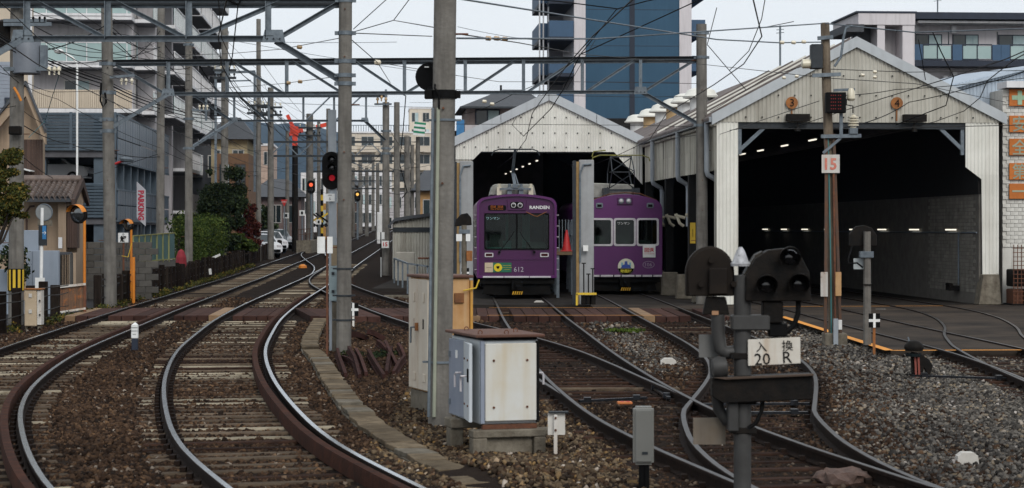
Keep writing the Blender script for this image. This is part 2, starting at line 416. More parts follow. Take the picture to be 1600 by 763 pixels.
RAIL_PROF = [(-0.065, 0), (0.065, 0), (0.065, 0.014), (0.01, 0.030), (0.01, 0.098), (0.0325, 0.107), (0.0325, 0.134), (0.026, 0.140), (-0.026, 0.140), (-0.0325, 0.134), (-0.0325, 0.107), (-0.01, 0.098), (-0.01, 0.030), (-0.065, 0.014)]
CHECK_PROF = [(-0.04, 0), (0.05, 0), (0.05, 0.125), (0.045, 0.150), (-0.035, 0.150), (-0.04, 0.125)]
def sweep(mb, pts, prof, z0, shiny=None):
    n = len(prof); vs = []; fs = []
    for i, p in enumerate(pts):
        a, b = pts[max(i - 1, 0)], pts[min(i + 1, len(pts) - 1)]
        t = Vector((b[0] - a[0], b[1] - a[1], 0)).normalized(); nr = Vector((t.y, -t.x, 0))
        for q in prof: vs.append((p[0] + nr.x * q[0], p[1] + nr.y * q[0], p[2] + z0 + q[1]))
    o = len(mb.v); mb.v += vs
    for i in range(len(pts) - 1):
        for k in range(n):
            j = (k + 1) % n
            mb.f.append((o + i * n + k, o + i * n + j, o + (i + 1) * n + j, o + (i + 1) * n + k))
            mb.m.append(1 if shiny and k in shiny else 0)
    mb.f.append(tuple(o + k for k in range(n))); mb.m.append(0)
    mb.f.append(tuple(o + (len(pts) - 1) * n + k for k in range(n))); mb.m.append(0)
M_rail = mat('rusty_rail_side', (0.022, 0.0135, 0.010), (0.010, 0.0075, 0.0065), 0.85, spec=0.08, scale=12, bump=0.2)
M_rail_top = mat('polished_rail_head', (0.62, 0.66, 0.70), (0.5, 0.53, 0.56), 0.22, 1.0, scale=3, rand=0)
M_rail_dull = mat('dull_rail_head', (0.07, 0.068, 0.068), (0.032, 0.027, 0.024), 0.42, 0.6, scale=2.5, rand=0)
M_check = mat('rusty_check_rail', (0.058, 0.022, 0.013), (0.024, 0.012, 0.009), 0.9, spec=0.08, scale=5, bump=0.4, bscale=35, rand=0)
M_slp_w = mat('tarred_timber_sleeper', (0.040, 0.021, 0.014), (0.018, 0.011, 0.009), 0.92, spec=0.06, scale=5, streak=0.0, bump=0.5, bscale=25, rand=0.45)
M_slp_c = mat('concrete_sleeper', (0.33, 0.29, 0.215), (0.18, 0.15, 0.108), 0.9, spec=0.1, scale=4, bump=0.4, bscale=30, rand=0.35)
M_slp_m = mat('grimy_concrete_sleeper', (0.11, 0.083, 0.058), (0.052, 0.038, 0.027), 0.92, spec=0.08, scale=4, bump=0.4, bscale=30, rand=0.4)
def sleeper_proto(m):
    b = MB(); b.box(-1.08, 1.08, -0.08, 0.08, -0.12, 0.0)
    me_o = b.build('sleeper', m, bevel=0.015); me = me_o.data; bpy.data.objects.remove(me_o); return me
SL = {k: sleeper_proto(m) for k, m in (('w', M_slp_w), ('c', M_slp_c), ('m', M_slp_m))}
DECK = [(-11.0, -5.75, 49.6, 54.4), (-5.3, 5.2, 49.2, 54.2)]       # timber crossings (x0, x1, y0, y1)
sleeper_list = []
def railway(key, name_label, y0, y1, dz, top, sl, smax, ymin_s=None, check=None, skip=None):
    ev = TRK[key]; yb = y0 + 2
    t = thing('railway_track', name_label, 'railway track', (ev(yb), yb, 0))
    for off in (-0.75, 0.75):
        mb = MB(); sweep(mb, track_pts(key, y0, y1, off), RAIL_PROF, dz, shiny=(7,))
        mb.build('rail', [M_rail, top], t, smooth=40)
    if check:
        for (o, a, b) in check:
            mb = MB(); sweep(mb, track_pts(key, a, b, o), CHECK_PROF, 0.012)
            mb.build('check_rail', M_check, t, smooth=30)
    y = ymin_s or y0
    r = random.Random(key); fast = MB()
    while y < smax:
        if not (skip and skip(y)) and not any(d[0] < ev(y) < d[1] and d[2] - 0.1 < y < d[3] + 0.1 for d in DECK):
            s = slope(ev, y); me = SL[sl(r, y)]
            o = bpy.data.objects.new('sleeper', me); col.objects.link(o); o.parent = t
            b = WLOC[t.name]
            o.location = (ev(y) - b.x + r.uniform(-.05, .05), y - b.y, gz(y) + 0.010 + dz + r.uniform(-0.014, 0.008) - b.z)
            o.rotation_euler = (0, r.uniform(-.006, .006), -math.atan(s) + r.uniform(-.02, .02)); WLOC[o.name] = b
            if y < 62: sleeper_list.append((ev(y), y, s))
            if y < 46:
                for rx in (-0.75, 0.75):
                    for sd in (-0.085, 0.085):
                        c = 1 / math.hypot(1, s); ox = rx + sd; fx_, fy_ = ev(y) + ox * c, y - ox * c * s
                        fast.cbox((fx_, fy_, gz(y) + 0.034 + dz), (0.055, 0.10, 0.042))
        y += (0.50 if key in 'AB' else 0.60) + r.uniform(-0.04, 0.04)
    if fast.v: fast.build('rail_fastenings', M_rail, t, kind='stuff')
    return t
main_sl = lambda r, y: 'c' if r.random() < 0.22 else ('m' if r.random() < 0.9 else 'w')
yard_sl = lambda r, y: 'w' if r.random() < 0.94 else 'm'
railway('A', 'leftmost curving main track with a rusty check rail', 12, 420, 0, M_rail_top, lambda r, y: 'c' if r.random() < (0.40 if 30 < y < 52 else 0.17) else 'm', 112, check=[(0.57, 12, 62)])
railway('B', 'shiny curved main track beside the concrete cable trough', 12, 420, 0, M_rail_top, main_sl, 112, check=[(0.57, 12, 66)])
railway('C', 'straight yard track running under the purple tram 612', 13, 90, -0.006, M_rail_dull, yard_sl, 61)
railway('D', 'yard track bending towards the purple tram 106', 13, 92, -0.010, M_rail_dull, yard_sl, 48, ymin_s=20, skip=lambda y: y < 23)
railway('E', 'diagonal connecting track from the main line across the yard', 26, 100, -0.014, M_rail_dull, yard_sl, 92, ymin_s=34.5)
railway('F', 'track running from the right edge straight into the large shed', 22, 92, -0.006, M_rail_dull, yard_sl, 41)
railway('G', 'sharply bent right-hand track entering the large shed', 22, 92, -0.010, M_rail_dull, yard_sl, 41, ymin_s=39)
railway('X', 'far crossover track linking the two main tracks', 86, 142, -0.010, M_rail_top, main_sl, 0)

# point rods and switch details on the yard tracks
M_rod = mat('greasy_point_rod', (0.05, 0.055, 0.065), (0.02, 0.02, 0.022), 0.3, 0.8, scale=10)
def rod(px0, py0, px1, py1, label, w=0.05):
    a, b = G(px0, py0, 0.05), G(px1, py1, 0.05); mb = MB()
    mb.bar(a, b, w, 0.03)
    for k in (0.12, 0.85):
        p = a.lerp(b, k); mb.cbox((p.x, p.y, p.z + 0.015), (0.09, 0.12, 0.06))
    tag(mb.build('point_rod', M_rod, at=a), label, 'point rod', 'point rods across the yard tracks')
rod(905, 627, 1010, 622, 'dark point rod under the orange tag between the yard rails')
rod(1020, 605, 1045, 622, 'short point rod at the switch blade near the shunting signal')
rod(1100, 632, 1265, 631, 'long point rod crossing behind the shunting signal')
rod(1120, 645, 1262, 645, 'second point rod crossing behind the shunting signal', 0.07)
rod(1425, 587, 1585, 592, 'rod running from the point lever to the right track', 0.06)

# ---------------------------------------------------------------- apron, road, decks, trough
M_asph = mat('worn_brown_asphalt', (0.062, 0.048, 0.037), (0.018, 0.0155, 0.014), 0.95, scale=0.6, spec=0.10, bump=0.5, bscale=18, streak=0.0, rand=0)
M_asph_d = mat('shed_floor_concrete', (0.038, 0.033, 0.029), (0.02, 0.018, 0.017), 0.9, scale=1.2, bump=0.2, rand=0, spec=0.05)
def sheet(name, poly, z, m, thick=0.1):
    mb = MB(); mb.prism([(x, y, z) for x, y in poly], (0, 0, -thick)); o = mb.build(name, m); o['kind'] = 'structure'; return o
def gp(px, py, z=0.0): v = G(px, py, z); return (v.x, v.y)
ev = []
apron = [gp(1222, 494, .10), gp(1290, 515, .10), gp(1392, 547, .10), (gp(1392, 547, .10)[0] + 8.5, gp(1392, 547, .10)[1] + 0.4), (17, 56), (17, 57.3), (6.2, 57.0)]
sheet('apron', apron, 0.105, M_asph, 0.25)
sheet('apron_walkway', [(5.22, 49.2), gp(1222, 494, .10), (6.19, 57.2), (2.2, 57.4), (2.2, 54.3), (5.22, 54.3)], 0.100, M_asph, 0.25)
sheet('shed_floor', [(-2.0, 57.45), (6.15, 57.25), (17.0, 57.35), (17.0, 100), (-5.0, 100), (-5.0, 73), (-2.0, 73)], 0.098, M_asph_d, 0.2)
def stripe(name, pts, w, m, z):
    mb = MB()
    for a, b in zip(pts[:-1], pts[1:]):
        a, b = Vector((*a, z)), Vector((*b, z)); d = (b - a).normalized(); nr = Vector((-d.y, d.x, 0)) * w / 2
        mb.quad(a - nr, b - nr, b + nr, a + nr)
    o = mb.build(name, m); o['kind'] = 'structure'; return o
stripe('painted_line', [gp(1222, 494.5, .11), gp(1290, 516, .11), gp(1390, 547.5, .11), (gp(1390, 547.5, .11)[0] + 7, gp(1390, 547.5, .11)[1] + 0.42)], 0.17, M_yline, 0.109)
stripe('painted_line', [gp(1210, 479, .11), gp(1480, 478, .11)], 0.14, M_yline, 0.109)
stripe('painted_line', [gp(1368, 483, .11), gp(1384, 483, .11)], 0.16, M_wline, 0.109)
stripe('painted_line', [gp(1014, 484.5, .11), gp(1050, 484.5, .11)], 0.16, M_wline, 0.104)

M_board = mat('plum_brown_deck_board', (0.070, 0.036, 0.028), (0.038, 0.020, 0.017), 0.9, spec=0.08, scale=3, bump=0.3, rand=0.35)
M_nosing = mat('tan_board_end', (0.20, 0.13, 0.07), (0.12, 0.07, 0.04), 0.85, rand=0.4)
def deck(x0, x1, y0, y1, tracks, label):
    t = thing('timber_crossing', label, 'crossing', ((x0 + x1) / 2, y0, 0)); cuts = []
    ym = (y0 + y1) / 2
    for k in tracks:
        for o in (-0.75, 0.75): cuts.append((k, o))
    x = x0
    while x < x1 - 0.05:
        w = min(rng.uniform(0.24, 0.34), x1 - x)
        def clear(xx):
            return all(abs(xx - (TRK[k](yy) + o)) > 0.12 for k, o in cuts for yy in (y0, ym, y1))
        # boards follow the tracks: shear each board by the local track slope
        k = min(tracks, key=lambda q: abs(TRK[q](ym) - (x + w / 2)))
        s = slope(TRK[k], ym)
        if all(abs((x + w / 2) - (TRK[q](ym) + o)) > w / 2 + 0.05 for q, o in cuts):
            mb = MB(); zz = RAILZ + rng.uniform(-0.022, -0.004); g = 0.008
            a0, a1 = x + g, x + w - g
            pts = [(a0 + s * (y0 - ym), y0), (a1 + s * (y0 - ym), y0), (a1 + s * (y1 - ym), y1), (a0 + s * (y1 - ym), y1)]
            mb.prism([(px, py + rng.uniform(-.03, .03), zz) for px, py in pts], (0, 0, -0.16))
            mb.build('board', M_nosing if rng.random() < 0.12 else M_board, t, bevel=0.008)
        x += w
    return t
deck(DECK[0][0], DECK[0][1], DECK[0][2], DECK[0][3], ['A', 'B'], 'plum brown timber crossing over the two main tracks')
deck(DECK[1][0], DECK[1][1], DECK[1][2], DECK[1][3], ['C', 'D', 'E'], 'plum brown timber crossing in front of the purple trams')
stripe('painted_line', [(-0.6, 49.28), (3.6, 49.28)], 0.10, M_yline, 0.150)
stripe('painted_line', [(-0.6, 54.0), (2.9, 54.0)], 0.09, M_yline, 0.150)

# cable trough with loose concrete lids
trough_px = [(508, 488), (493, 510), (484, 540), (502, 563), (520, 592), (545, 625), (580, 660), (620, 688), (665, 712), (720, 742), (775, 772), (850, 808)]
tp = [G(a, b, 0.07) for a, b in trough_px]
tev = spline([(p.y, p.x) for p in reversed(tp)], 1)
tr = thing('cable_trough', 'pale concrete cable trough with uneven lids beside the curved track', 'cable trough', (tp[-1].x, tp[-1].y, 0))
y = tp[-1].y; mb_side = MB()
while y < tp[0].y - 0.3:
    s = slope(tev, y); d = Vector((s, 1, 0)).normalized(); nr = Vector((d.y, -d.x, 0))
    ln = 0.5; c0 = Vector((tev(y), y, 0.0))
    if rng.random() > 0.05:
        mb = MB(); z1 = 0.075 + rng.uniform(-0.012, 0.014); tw = rng.uniform(-0.02, 0.02); w = 0.155
        a, b = c0 + d * 0.008, c0 + d * (ln - 0.008)
        mb.prism([a - nr * (w + tw) + Vector((0, 0, z1)), a + nr * (w - tw) + Vector((0, 0, z1)), b + nr * (w + tw) + Vector((0, 0, z1 + rng.uniform(-.008, .008))), b - nr * (w - tw) + Vector((0, 0, z1))], (0, 0, -0.05))
        mb.build('lid', M_conc2 if rng.random() < 0.06 else mat('mossy_trough_lid', (0.165, 0.13, 0.088), (0.075, 0.058, 0.04), 0.95, scale=5, bump=0.5, bscale=40, rand=0.25, spec=0.05), tr, bevel=0.006)
    for sd in (-1, 1):
        mb_side.bar(c0 + nr * sd * 0.14 + Vector((0, 0, -0.03)), c0 + d * ln + nr * sd * 0.14 + Vector((0, 0, -0.03)), 0.04, 0.10)
    y += ln * d.y
mb_side.build('channel', M_conc2, tr)

# ---------------------------------------------------------------- loose ballast stones (nobody could count them)
def in_poly(x, y, poly):
    c = np.zeros(len(x), bool); n = len(poly)
    for i in range(n):
        x1, y1 = poly[i]; x2, y2 = poly[(i + 1) % n]
        k = ((y1 > y) != (y2 > y)) & (x < (x2 - x1) * (y - y1) / ((y2 - y1) + 1e-12) + x1); c ^= k
    return c
def stones(n, ya, yb, smin, smax):
    u = nrg.random(n); Y = np.sqrt(ya * ya + u * (yb * yb - ya * ya)); X = (nrg.random(n) - 0.5) * Y * 0.56
    keep = np.ones(n, bool)
    keep &= ~in_poly(X, Y, apron); keep &= ~((Y > 49.2) & (X > 1.9)); keep &= ~((Y > 49.5) & (Y < 54.6) & (X > -11.2)); keep &= ~((Y > 54) & (X > -1.6))
    keep &= X > np.interp(Y, [15, 40, 45, 59, 83], [-9.9, -10.6, -10.9, -11.3, -12.8])
    tx = np.array([tev(v) for v in Y[::1]]) if n < 1 else np.interp(Y, np.linspace(15, 60, 200), [tev(v) for v in np.linspace(15, 60, 200)])
    keep &= ~((np.abs(X - tx) < 0.18) & (Y < tp[0].y))
    z = np.array([hgt(a, b) for a, b in zip(X, Y)])
    ys = np.linspace(12, 75, 400)
    for k in CTRL:
        if k == 'X': continue
        lo, hi = CTRL[k][0][0], CTRL[k][-1][0]
        c = np.interp(Y, ys, [TRK[k](min(max(v, lo), hi)) for v in ys]); d = np.abs(X - c); on = (Y > lo) & (Y < hi)
        keep &= ~(on & (np.abs(d - 0.75) < 0.055))
        if k in 'AB': keep &= ~(on & (np.abs(X - c - 0.57) < 0.07))
        z = np.where(on & (d < 1.15), z - 0.012, z)
    if sleeper_list:
        sl = np.array(sleeper_list); o = np.argsort(sl[:, 1]); sl = sl[o]
        hit = np.zeros(n, bool)
        for sx, sy, ss in sl:
            a, b = np.searchsorted(Ysort, sy - 0.45), np.searchsorted(Ysort, sy + 0.45)
        # sleepers stay mostly bare: a bucketed test along the track
        bins = {}
        for sx, sy, ss in sl: bins.setdefault(int(sy), []).append((sx, sy, ss))
        for i in range(n):
            if not keep[i]: continue
            for q in (int(Y[i]) - 1, int(Y[i]), int(Y[i]) + 1):
                for sx, sy, ss in bins.get(q, ()):
                    dx = X[i] - sx
                    if abs(dx) < 1.08 and abs(Y[i] - sy + dx * ss) < 0.085: hit[i] = True
        keep &= ~(hit & (nrg.random(n) < 0.74))
    X, Y, z = X[keep], Y[keep], z[keep]; m = len(X)
    base = np.array([(-1, -1, -1), (1, -1, -1), (1, 1, -1), (-1, 1, -1), (-1, -1, 1), (1, -1, 1), (1, 1, 1), (-1, 1, 1)], float) * 0.5
    v = base[None] * (1 + nrg.uniform(-0.42, 0.30, (m, 8, 3)))
    v *= np.array([1.25, 0.9, 0.72])[None, None]
    sc = nrg.uniform(smin, smax, m) * np.where(nrg.random(m) < 0.06, 1.4, 1.0); v *= sc[:, None, None]
    q = nrg.normal(size=(m, 4)); q /= np.linalg.norm(q, axis=1)[:, None]
    w, x, y, zz = q.T
    rot = np.stack([1-2*(y*y+zz*zz), 2*(x*y-zz*w), 2*(x*zz+y*w), 2*(x*y+zz*w), 1-2*(x*x+zz*zz), 2*(y*zz-x*w), 2*(x*zz-y*w), 2*(y*zz+x*w), 1-2*(x*x+y*y)], 1).reshape(m, 3, 3)
    v = np.einsum('nij,nkj->nki', rot, v)
    v += np.stack([X, Y, z + nrg.uniform(-0.008, 0.016, m)], 1)[:, None]
    return X, Y, v
Ysort = np.zeros(1)
FACES = np.array([(0, 3, 2, 1), (4, 5, 6, 7), (0, 1, 5, 4), (1, 2, 6, 5), (2, 3, 7, 6), (3, 0, 4, 7)])
def stone_obj(name, v, m, label):
    n = len(v); me = bpy.data.meshes.new(name)
    me.vertices.add(n * 8); me.vertices.foreach_set('co', v.reshape(-1).astype(np.float32))
    f = (FACES[None] + (np.arange(n) * 8)[:, None, None]).reshape(-1)
    me.loops.add(len(f)); me.loops.foreach_set('vertex_index', f.astype(np.int32))
    me.polygons.add(n * 6); me.polygons.foreach_set('loop_start', np.arange(0, n * 24, 4, dtype=np.int32))
    me.update(calc_edges=True); me.materials.append(m)
    o = bpy.data.objects.new(name, me); col.objects.link(o); tag(o, label, 'ballast', kind='stuff'); return o
SX, SY, SV = [], [], []
for args in ((78000, 15.5, 29, 0.022, 0.048), (56000, 29, 43, 0.028, 0.054), (26000, 43, 66, 0.038, 0.066)):
    a, b, c = stones(*args); SX.append(a); SY.append(b); SV.append(c)
SX, SY, SV = np.concatenate(SX), np.concatenate(SY), np.concatenate(SV)
dcen = np.interp(SY, [12, 20, 25, 30, 36, 50], [4.3, 3.7, 4.2, 4.7, 4.8, 4.6])
pg = 1 / (1 + np.exp(-(SX - dcen) * 1.8))                                    # clean grey stone right of the yard tracks
mid = np.exp(-(((SX - 2.35) / 0.75) ** 2)) * np.clip((SY - 29) / 6, 0, 1)      # and between the two tram tracks
pg = np.maximum(pg, 0.75 * mid)
grey = nrg.random(len(SX)) < pg
cab = (~grey) & (np.abs(SX + 0.1) < 1.35) & (SY < 34) & (nrg.random(len(SX)) < 0.75)
oil = np.zeros(len(SX), bool); ys_o = np.linspace(12, 75, 400)
for k in 'CDE':
    lo, hi = CTRL[k][0][0], CTRL[k][-1][0]; cc = np.interp(SY, ys_o, [TRK[k](min(max(v, lo), hi)) for v in ys_o]); oil |= (np.abs(SX - cc) < 0.95) & (SY > lo) & (SY < hi) & (nrg.random(len(SX)) < 0.8)
cab &= ~oil; grey &= ~oil
M_st_b = island_mat('rust_brown_ballast', [(0, (0.013, 0.009, 0.007)), (0.5, (0.046, 0.028, 0.018)), (0.88, (0.080, 0.050, 0.031)), (0.97, (0.13, 0.08, 0.045)), (1, (0.24, 0.22, 0.19))])
M_st_g = island_mat('grey_ballast', [(0, (0.020, 0.019, 0.018)), (0.5, (0.085, 0.081, 0.074)), (0.85, (0.165, 0.157, 0.142)), (0.97, (0.21, 0.17, 0.115)), (1, (0.42, 0.40, 0.38))])
M_st_m = island_mat('mixed_ballast', [(0, (0.02, 0.015, 0.012)), (0.5, (0.085, 0.062, 0.040)), (0.85, (0.155, 0.12, 0.078)), (0.97, (0.21, 0.13, 0.05)), (1, (0.45, 0.42, 0.38))])
stone_obj('brown_ballast', SV[~grey & ~cab & ~oil], M_st_b, 'rust brown track ballast between the left main tracks')
stone_obj('oily_ballast', SV[oil], island_mat('oil_darkened_ballast', [(0, (0.007, 0.006, 0.0055)), (0.55, (0.026, 0.017, 0.012)), (0.9, (0.052, 0.033, 0.021)), (1, (0.12, 0.10, 0.08))]), 'oil-dark ballast between the rails of the yard tracks')
stone_obj('grey_ballast', SV[grey], M_st_g, 'clean grey gravel right of the yard tracks')
stone_obj('mixed_ballast', SV[cab], M_st_m, 'loose brown and tan gravel around the cabinets')
# ================================================================ SHEDS
M_cor_w = mat('cream_corrugated_sheet', (0.70, 0.695, 0.64), (0.60, 0.595, 0.54), 0.6, scale=1.2, streak=0.22, streak_c=(0.24, 0.21, 0.16), sscale=3, rand=0.05)
M_cor_g = mat('grey_beige_corrugated_sheet', (0.47, 0.455, 0.40), (0.36, 0.345, 0.295), 0.65, scale=1.0, streak=0.45, streak_c=(0.15, 0.13, 0.10), sscale=4, rand=0.06)
M_cor_s = mat('stained_side_sheet', (0.52, 0.50, 0.42), (0.40, 0.38, 0.32), 0.65, scale=1.0, streak=0.8, streak_c=(0.10, 0.085, 0.065), sscale=2.6, rand=0.08)
M_fascia = mat('pale_grey_fascia', (0.44, 0.47, 0.49), (0.37, 0.40, 0.42), 0.55, scale=1.5, streak=0.15, rand=0.04)
M_roof_r = mat('rust_brown_sheet_roof', (0.085, 0.07, 0.066), (0.17, 0.145, 0.135), 0.7, scale=1.5, rust=0.25, rand=0.05)
M_dark_in = mat('shade_dark_interior', (0.012, 0.0115, 0.011), (0.007, 0.007, 0.007), 0.9, rand=0)  # near-black colour stands in for the shade inside sheds and parking deck
M_brick_w = mat('whitewashed_brick', (0.24, 0.228, 0.20), (0.15, 0.14, 0.12), 0.85, scale=2.5, streak=0.3, bump=0.3, rand=0.12)
M_pipe = mat('grey_downpipe', (0.34, 0.37, 0.40), (0.27, 0.30, 0.33), 0.5, rand=0.05)
AX = Vector((1, 0.0666, 0)).normalized(); AY = Vector((-0.0666, 1, 0)).normalized()
YAW = math.atan(0.0666)
class Frame:
    def __init__(s, o): s.o = Vector(o)
    def __call__(s, x, y, z): return s.o + AX * x + AY * y + Vector((0, 0, z))
def clip(poly, ax, val, keep_less):
    out = []
    for i in range(len(poly)):
        a, b = poly[i], poly[(i + 1) % len(poly)]
        ia = (a[ax] <= val) == keep_less; ib = (b[ax] <= val) == keep_less
        if ia: out.append(a)
        if ia != ib:
            t = (val - a[ax]) / (b[ax] - a[ax]); out.append((a[0] + (b[0] - a[0]) * t, a[1] + (b[1] - a[1]) * t))
    return out
def corr_sheets(fr, parent, x0, x1, ztop, zbot, m, pitch=0.105, amp=0.012, width=0.84, y=0.0, breaks=(), along='x', name='sheet'):
    """vertical corrugated sheets, one object each; ztop/zbot are functions of x"""
    x = x0; k = 0
    while x < x1 - 1e-4:
        xe = min(x + width, x1)
        if x1 - xe < 0.12: xe = x1
        zs = [None] + list(breaks) + [None]
        for q in range(len(zs) - 1):
            mb = MB(); n = max(2, int(round((xe - x) / (pitch / 4)))); vs = []; fs = []; any_h = False
            off = rng.uniform(0, 0.006) - 0.004 * q
            for i in range(n + 1):
                xx = x + (xe - x) * i / n; ph = (xx / pitch) % 1.0
                w = amp if ph < 0.5 else -amp
                w *= 1 - abs(((ph * 2) % 1) - 0.5) * 0.5
                zb = zbot(xx) if zs[q] is None else max(zbot(xx), zs[q]); zt = ztop(xx) if zs[q + 1] is None else min(ztop(xx), zs[q + 1])
                if zt - zb > 0.02: any_h = True
                zt = max(zt, zb + 0.001)
                if along == 'x': vs += [fr(xx, y + w - off, zb), fr(xx, y + w - off, zt)]
                else: vs += [fr(y - w + off, xx, zb), fr(y - w + off, xx, zt)]
            for i in range(n): fs.append((2 * i, 2 * i + 2, 2 * i + 3, 2 * i + 1))
            if any_h: mb.add(vs, fs).build(name, m, parent)
        x = xe; k += 1
def fbox(mb, fr, x0, x1, y0, y1, z0, z1):
    pts = [fr(x, y, z) for z in (z0, z1) for x, y in ((x0, y0), (x1, y0), (x1, y1), (x0, y1))]
    return mb.add(pts, [(0, 3, 2, 1), (4, 5, 6, 7), (0, 1, 5, 4), (1, 2, 6, 5), (2, 3, 7, 6), (3, 0, 4, 7)])
def roof_slab(fr, parent, xe, ze, xr, zr, y0, y1, m, name, th=0.06, pitch=0.0):
    mb = MB(); n = 1 if not pitch else int((y1 - y0) / pitch * 2); vs = []; fs = []
    for i in range(n + 1):
        yy = y0 + (y1 - y0) * i / n; dz = 0.03 if (pitch and i % 2) else 0
        vs += [fr(xe, yy, ze + dz), fr(xr, yy, zr + dz), fr(xr, yy, zr - th), fr(xe, yy, ze - th)]
    for i in range(n):
        a = 4 * i; b = a + 4
        fs += [(a, a + 1, b + 1, b), (a + 2, a + 3, b + 3, b + 2), (a + 3, a, b, b + 3), (a + 1, a + 2, b + 2, b + 1)]
    fs += [(0, 1, 2, 3), (4 * n + 3, 4 * n + 2, 4 * n + 1, 4 * n)]
    return mb.add(vs, fs).build(name, m, parent)
def strip_lights(fr, pts, label, group, ln=0.5):
    for k, (x, y, z) in enumerate(pts):
        lab = label if len(pts) == 1 else ('nearest', 'second nearest', 'third nearest', 'fourth', 'fifth', 'sixth', 'seventh', 'farthest')[k] + ' ' + label
        mb = MB(); fbox(mb, fr, x - 0.025, x + 0.025, y - ln, y + ln, z - 0.02, z + 0.02)
        t = thing('strip_light', lab, 'strip light', fr(x, y, z), group)
        mb.build('tube', M_tube, t)
        mb2 = MB(); fbox(mb2, fr, x - 0.06, x + 0.06, y - ln * 1.05, y + ln * 1.05, z + 0.022, z + 0.06); mb2.build('housing', M_conc2, t)

# ---- large shed on the right
F2 = Frame((5.70, 57.0, 0)); W2 = 8.0
sh2 = thing('large_shed', 'large open-fronted tram shed with numbered gable, doors 3 and 4', 'shed', (5.7, 57, 0))
ze2, za2, xa2 = 5.40, 7.50, 3.93
roof2 = lambda x: (ze2 + (za2 - ze2) * x / xa2) if x < xa2 else (za2 - (za2 - ze2) * (x - xa2) / (W2 + 0.05 - xa2))
corr_sheets(F2, sh2, 0.0, W2, lambda x: roof2(x) - 0.06, lambda x: 5.20, M_cor_g, width=0.8, pitch=0.112)
corr_sheets(F2, sh2, 0.0, 0.60, lambda x: 5.195, lambda x: 0.12, M_cor_w, y=0.01, breaks=(3.35,), width=0.6)
def zb_right(x): return 0.95 if x > 7.5 else (3.62 + (7.5 - x) * 0.75)
corr_sheets(F2, sh2, 7.05, 8.0, lambda x: 5.195, zb_right, M_cor_w, y=0.01, breaks=(3.75, 2.2), width=0.95)
# screws on the gable sheets: small round heads in rows
scr = MB()
for z in (5.34, 5.95, 6.5):
    for k in range(17):
        x = 0.35 + k * 0.46
        if z < roof2(x) - 0.25: scr.cbox(F2(x, -0.03, z), (0.035, 0.03, 0.035))
scr.build('screws', M_black, sh2, kind='stuff')
for sgn in (0, 1):
    mb = MB(); xa, xb = (-0.15, xa2) if not sgn else (xa2, W2 + 0.2)
    za = roof2(0) - 0.08 if not sgn else za2; zb = za2 if not sgn else roof2(W2) - 0.08
    mb.prism([F2(xa, -0.10, za + 0.10), F2(xb, -0.10, zb + 0.10), F2(xb, -0.10, zb - 0.20), F2(xa, -0.10, za - 0.20)], AY * 0.09)
    mb.build('fascia', M_fascia, sh2)
roof_slab(F2, sh2, -0.25, ze2 - 0.10, xa2, za2 + 0.06, 0.0, 43, M_roof_r, 'roof', pitch=0.25)
roof_slab(F2, sh2, xa2, za2 + 0.06, W2 + 0.25, ze2 - 0.10, 0.0, 43, M_roof_r, 'roof', pitch=0.25)
for k in range(7):   # pale battens running down the roof
    mb = MB(); y = 0.7 + k * 2.0
    mb.bar(F2(-0.2, y, ze2 - 0.04 + 0.04), F2(xa2, y, za2 + 0.12), 0.10, 0.05); mb.build('roof_batten', M_cor_w if k % 2 else M_roof_r, sh2)
# frame of the opening
mb = MB(); fbox(mb, F2, 0.60, 7.05, 0.06, 0.22, 5.02, 5.22); mb.build('lintel', M_steel_d, sh2)
for a, b in (((0.66, 4.42), (1.35, 5.05)), ((7.02, 4.42), (6.35, 5.05))):
    mb = MB(); mb.bar(F2(a[0], 0.14, a[1]), F2(b[0], 0.14, b[1]), 0.10, 0.10); mb.build('corner_brace', M_galv, sh2)
for x in (0.66, 6.98):
    mb = MB(); fbox(mb, F2, x - 0.05, x + 0.05, 0.08, 0.2, 4.3, 5.02); mb.build('frame_post', M_galv, sh2)
# right wall of painted brick: courses as far as they can be told apart
rw = MB(); fbox(rw, F2, 7.46, 7.7, 0.12, 43, 0.05, 3.2); rw.build('brick_wall', mat('grimy_mortar', (0.16, 0.15, 0.132), (0.11, 0.10, 0.088), 0.9), sh2)
fb_up = MB(); fbox(fb_up, F2, 7.44, 7.7, 0.12, 43, 3.201, 5.35); fb_up.build('upper_wall', M_dark_in, sh2)  # upper wall coloured near-black to paint in the shade above the bricks
cnt = 0
for c in range(26):
    z = 0.42 + c * 0.105
    for k in range(11):
        y = 0.45 + k * 0.43 + (0.21 if c % 2 else 0)
        mb = MB(); d = rng.uniform(0, 0.012); fbox(mb, F2, 7.452 - d, 7.49, y, y + 0.41, z, z + 0.092); mb.build('brick', M_brick_w, sh2); cnt += 1
mb = MB(); mb.prism([F2(7.35, -0.25, 0.1), F2(8.0, -0.25, 0.1), F2(7.95, -0.2, 0.95), F2(7.5, -0.2, 0.95)], AY * 0.5); mb.build('plinth', M_conc2, sh2, bevel=0.02)
bw = MB(); fbox(bw, F2, 0.3, 8.0, 43, 43.2, 0, 7.6); bw.build('rear_wall', M_dark_in, sh2)
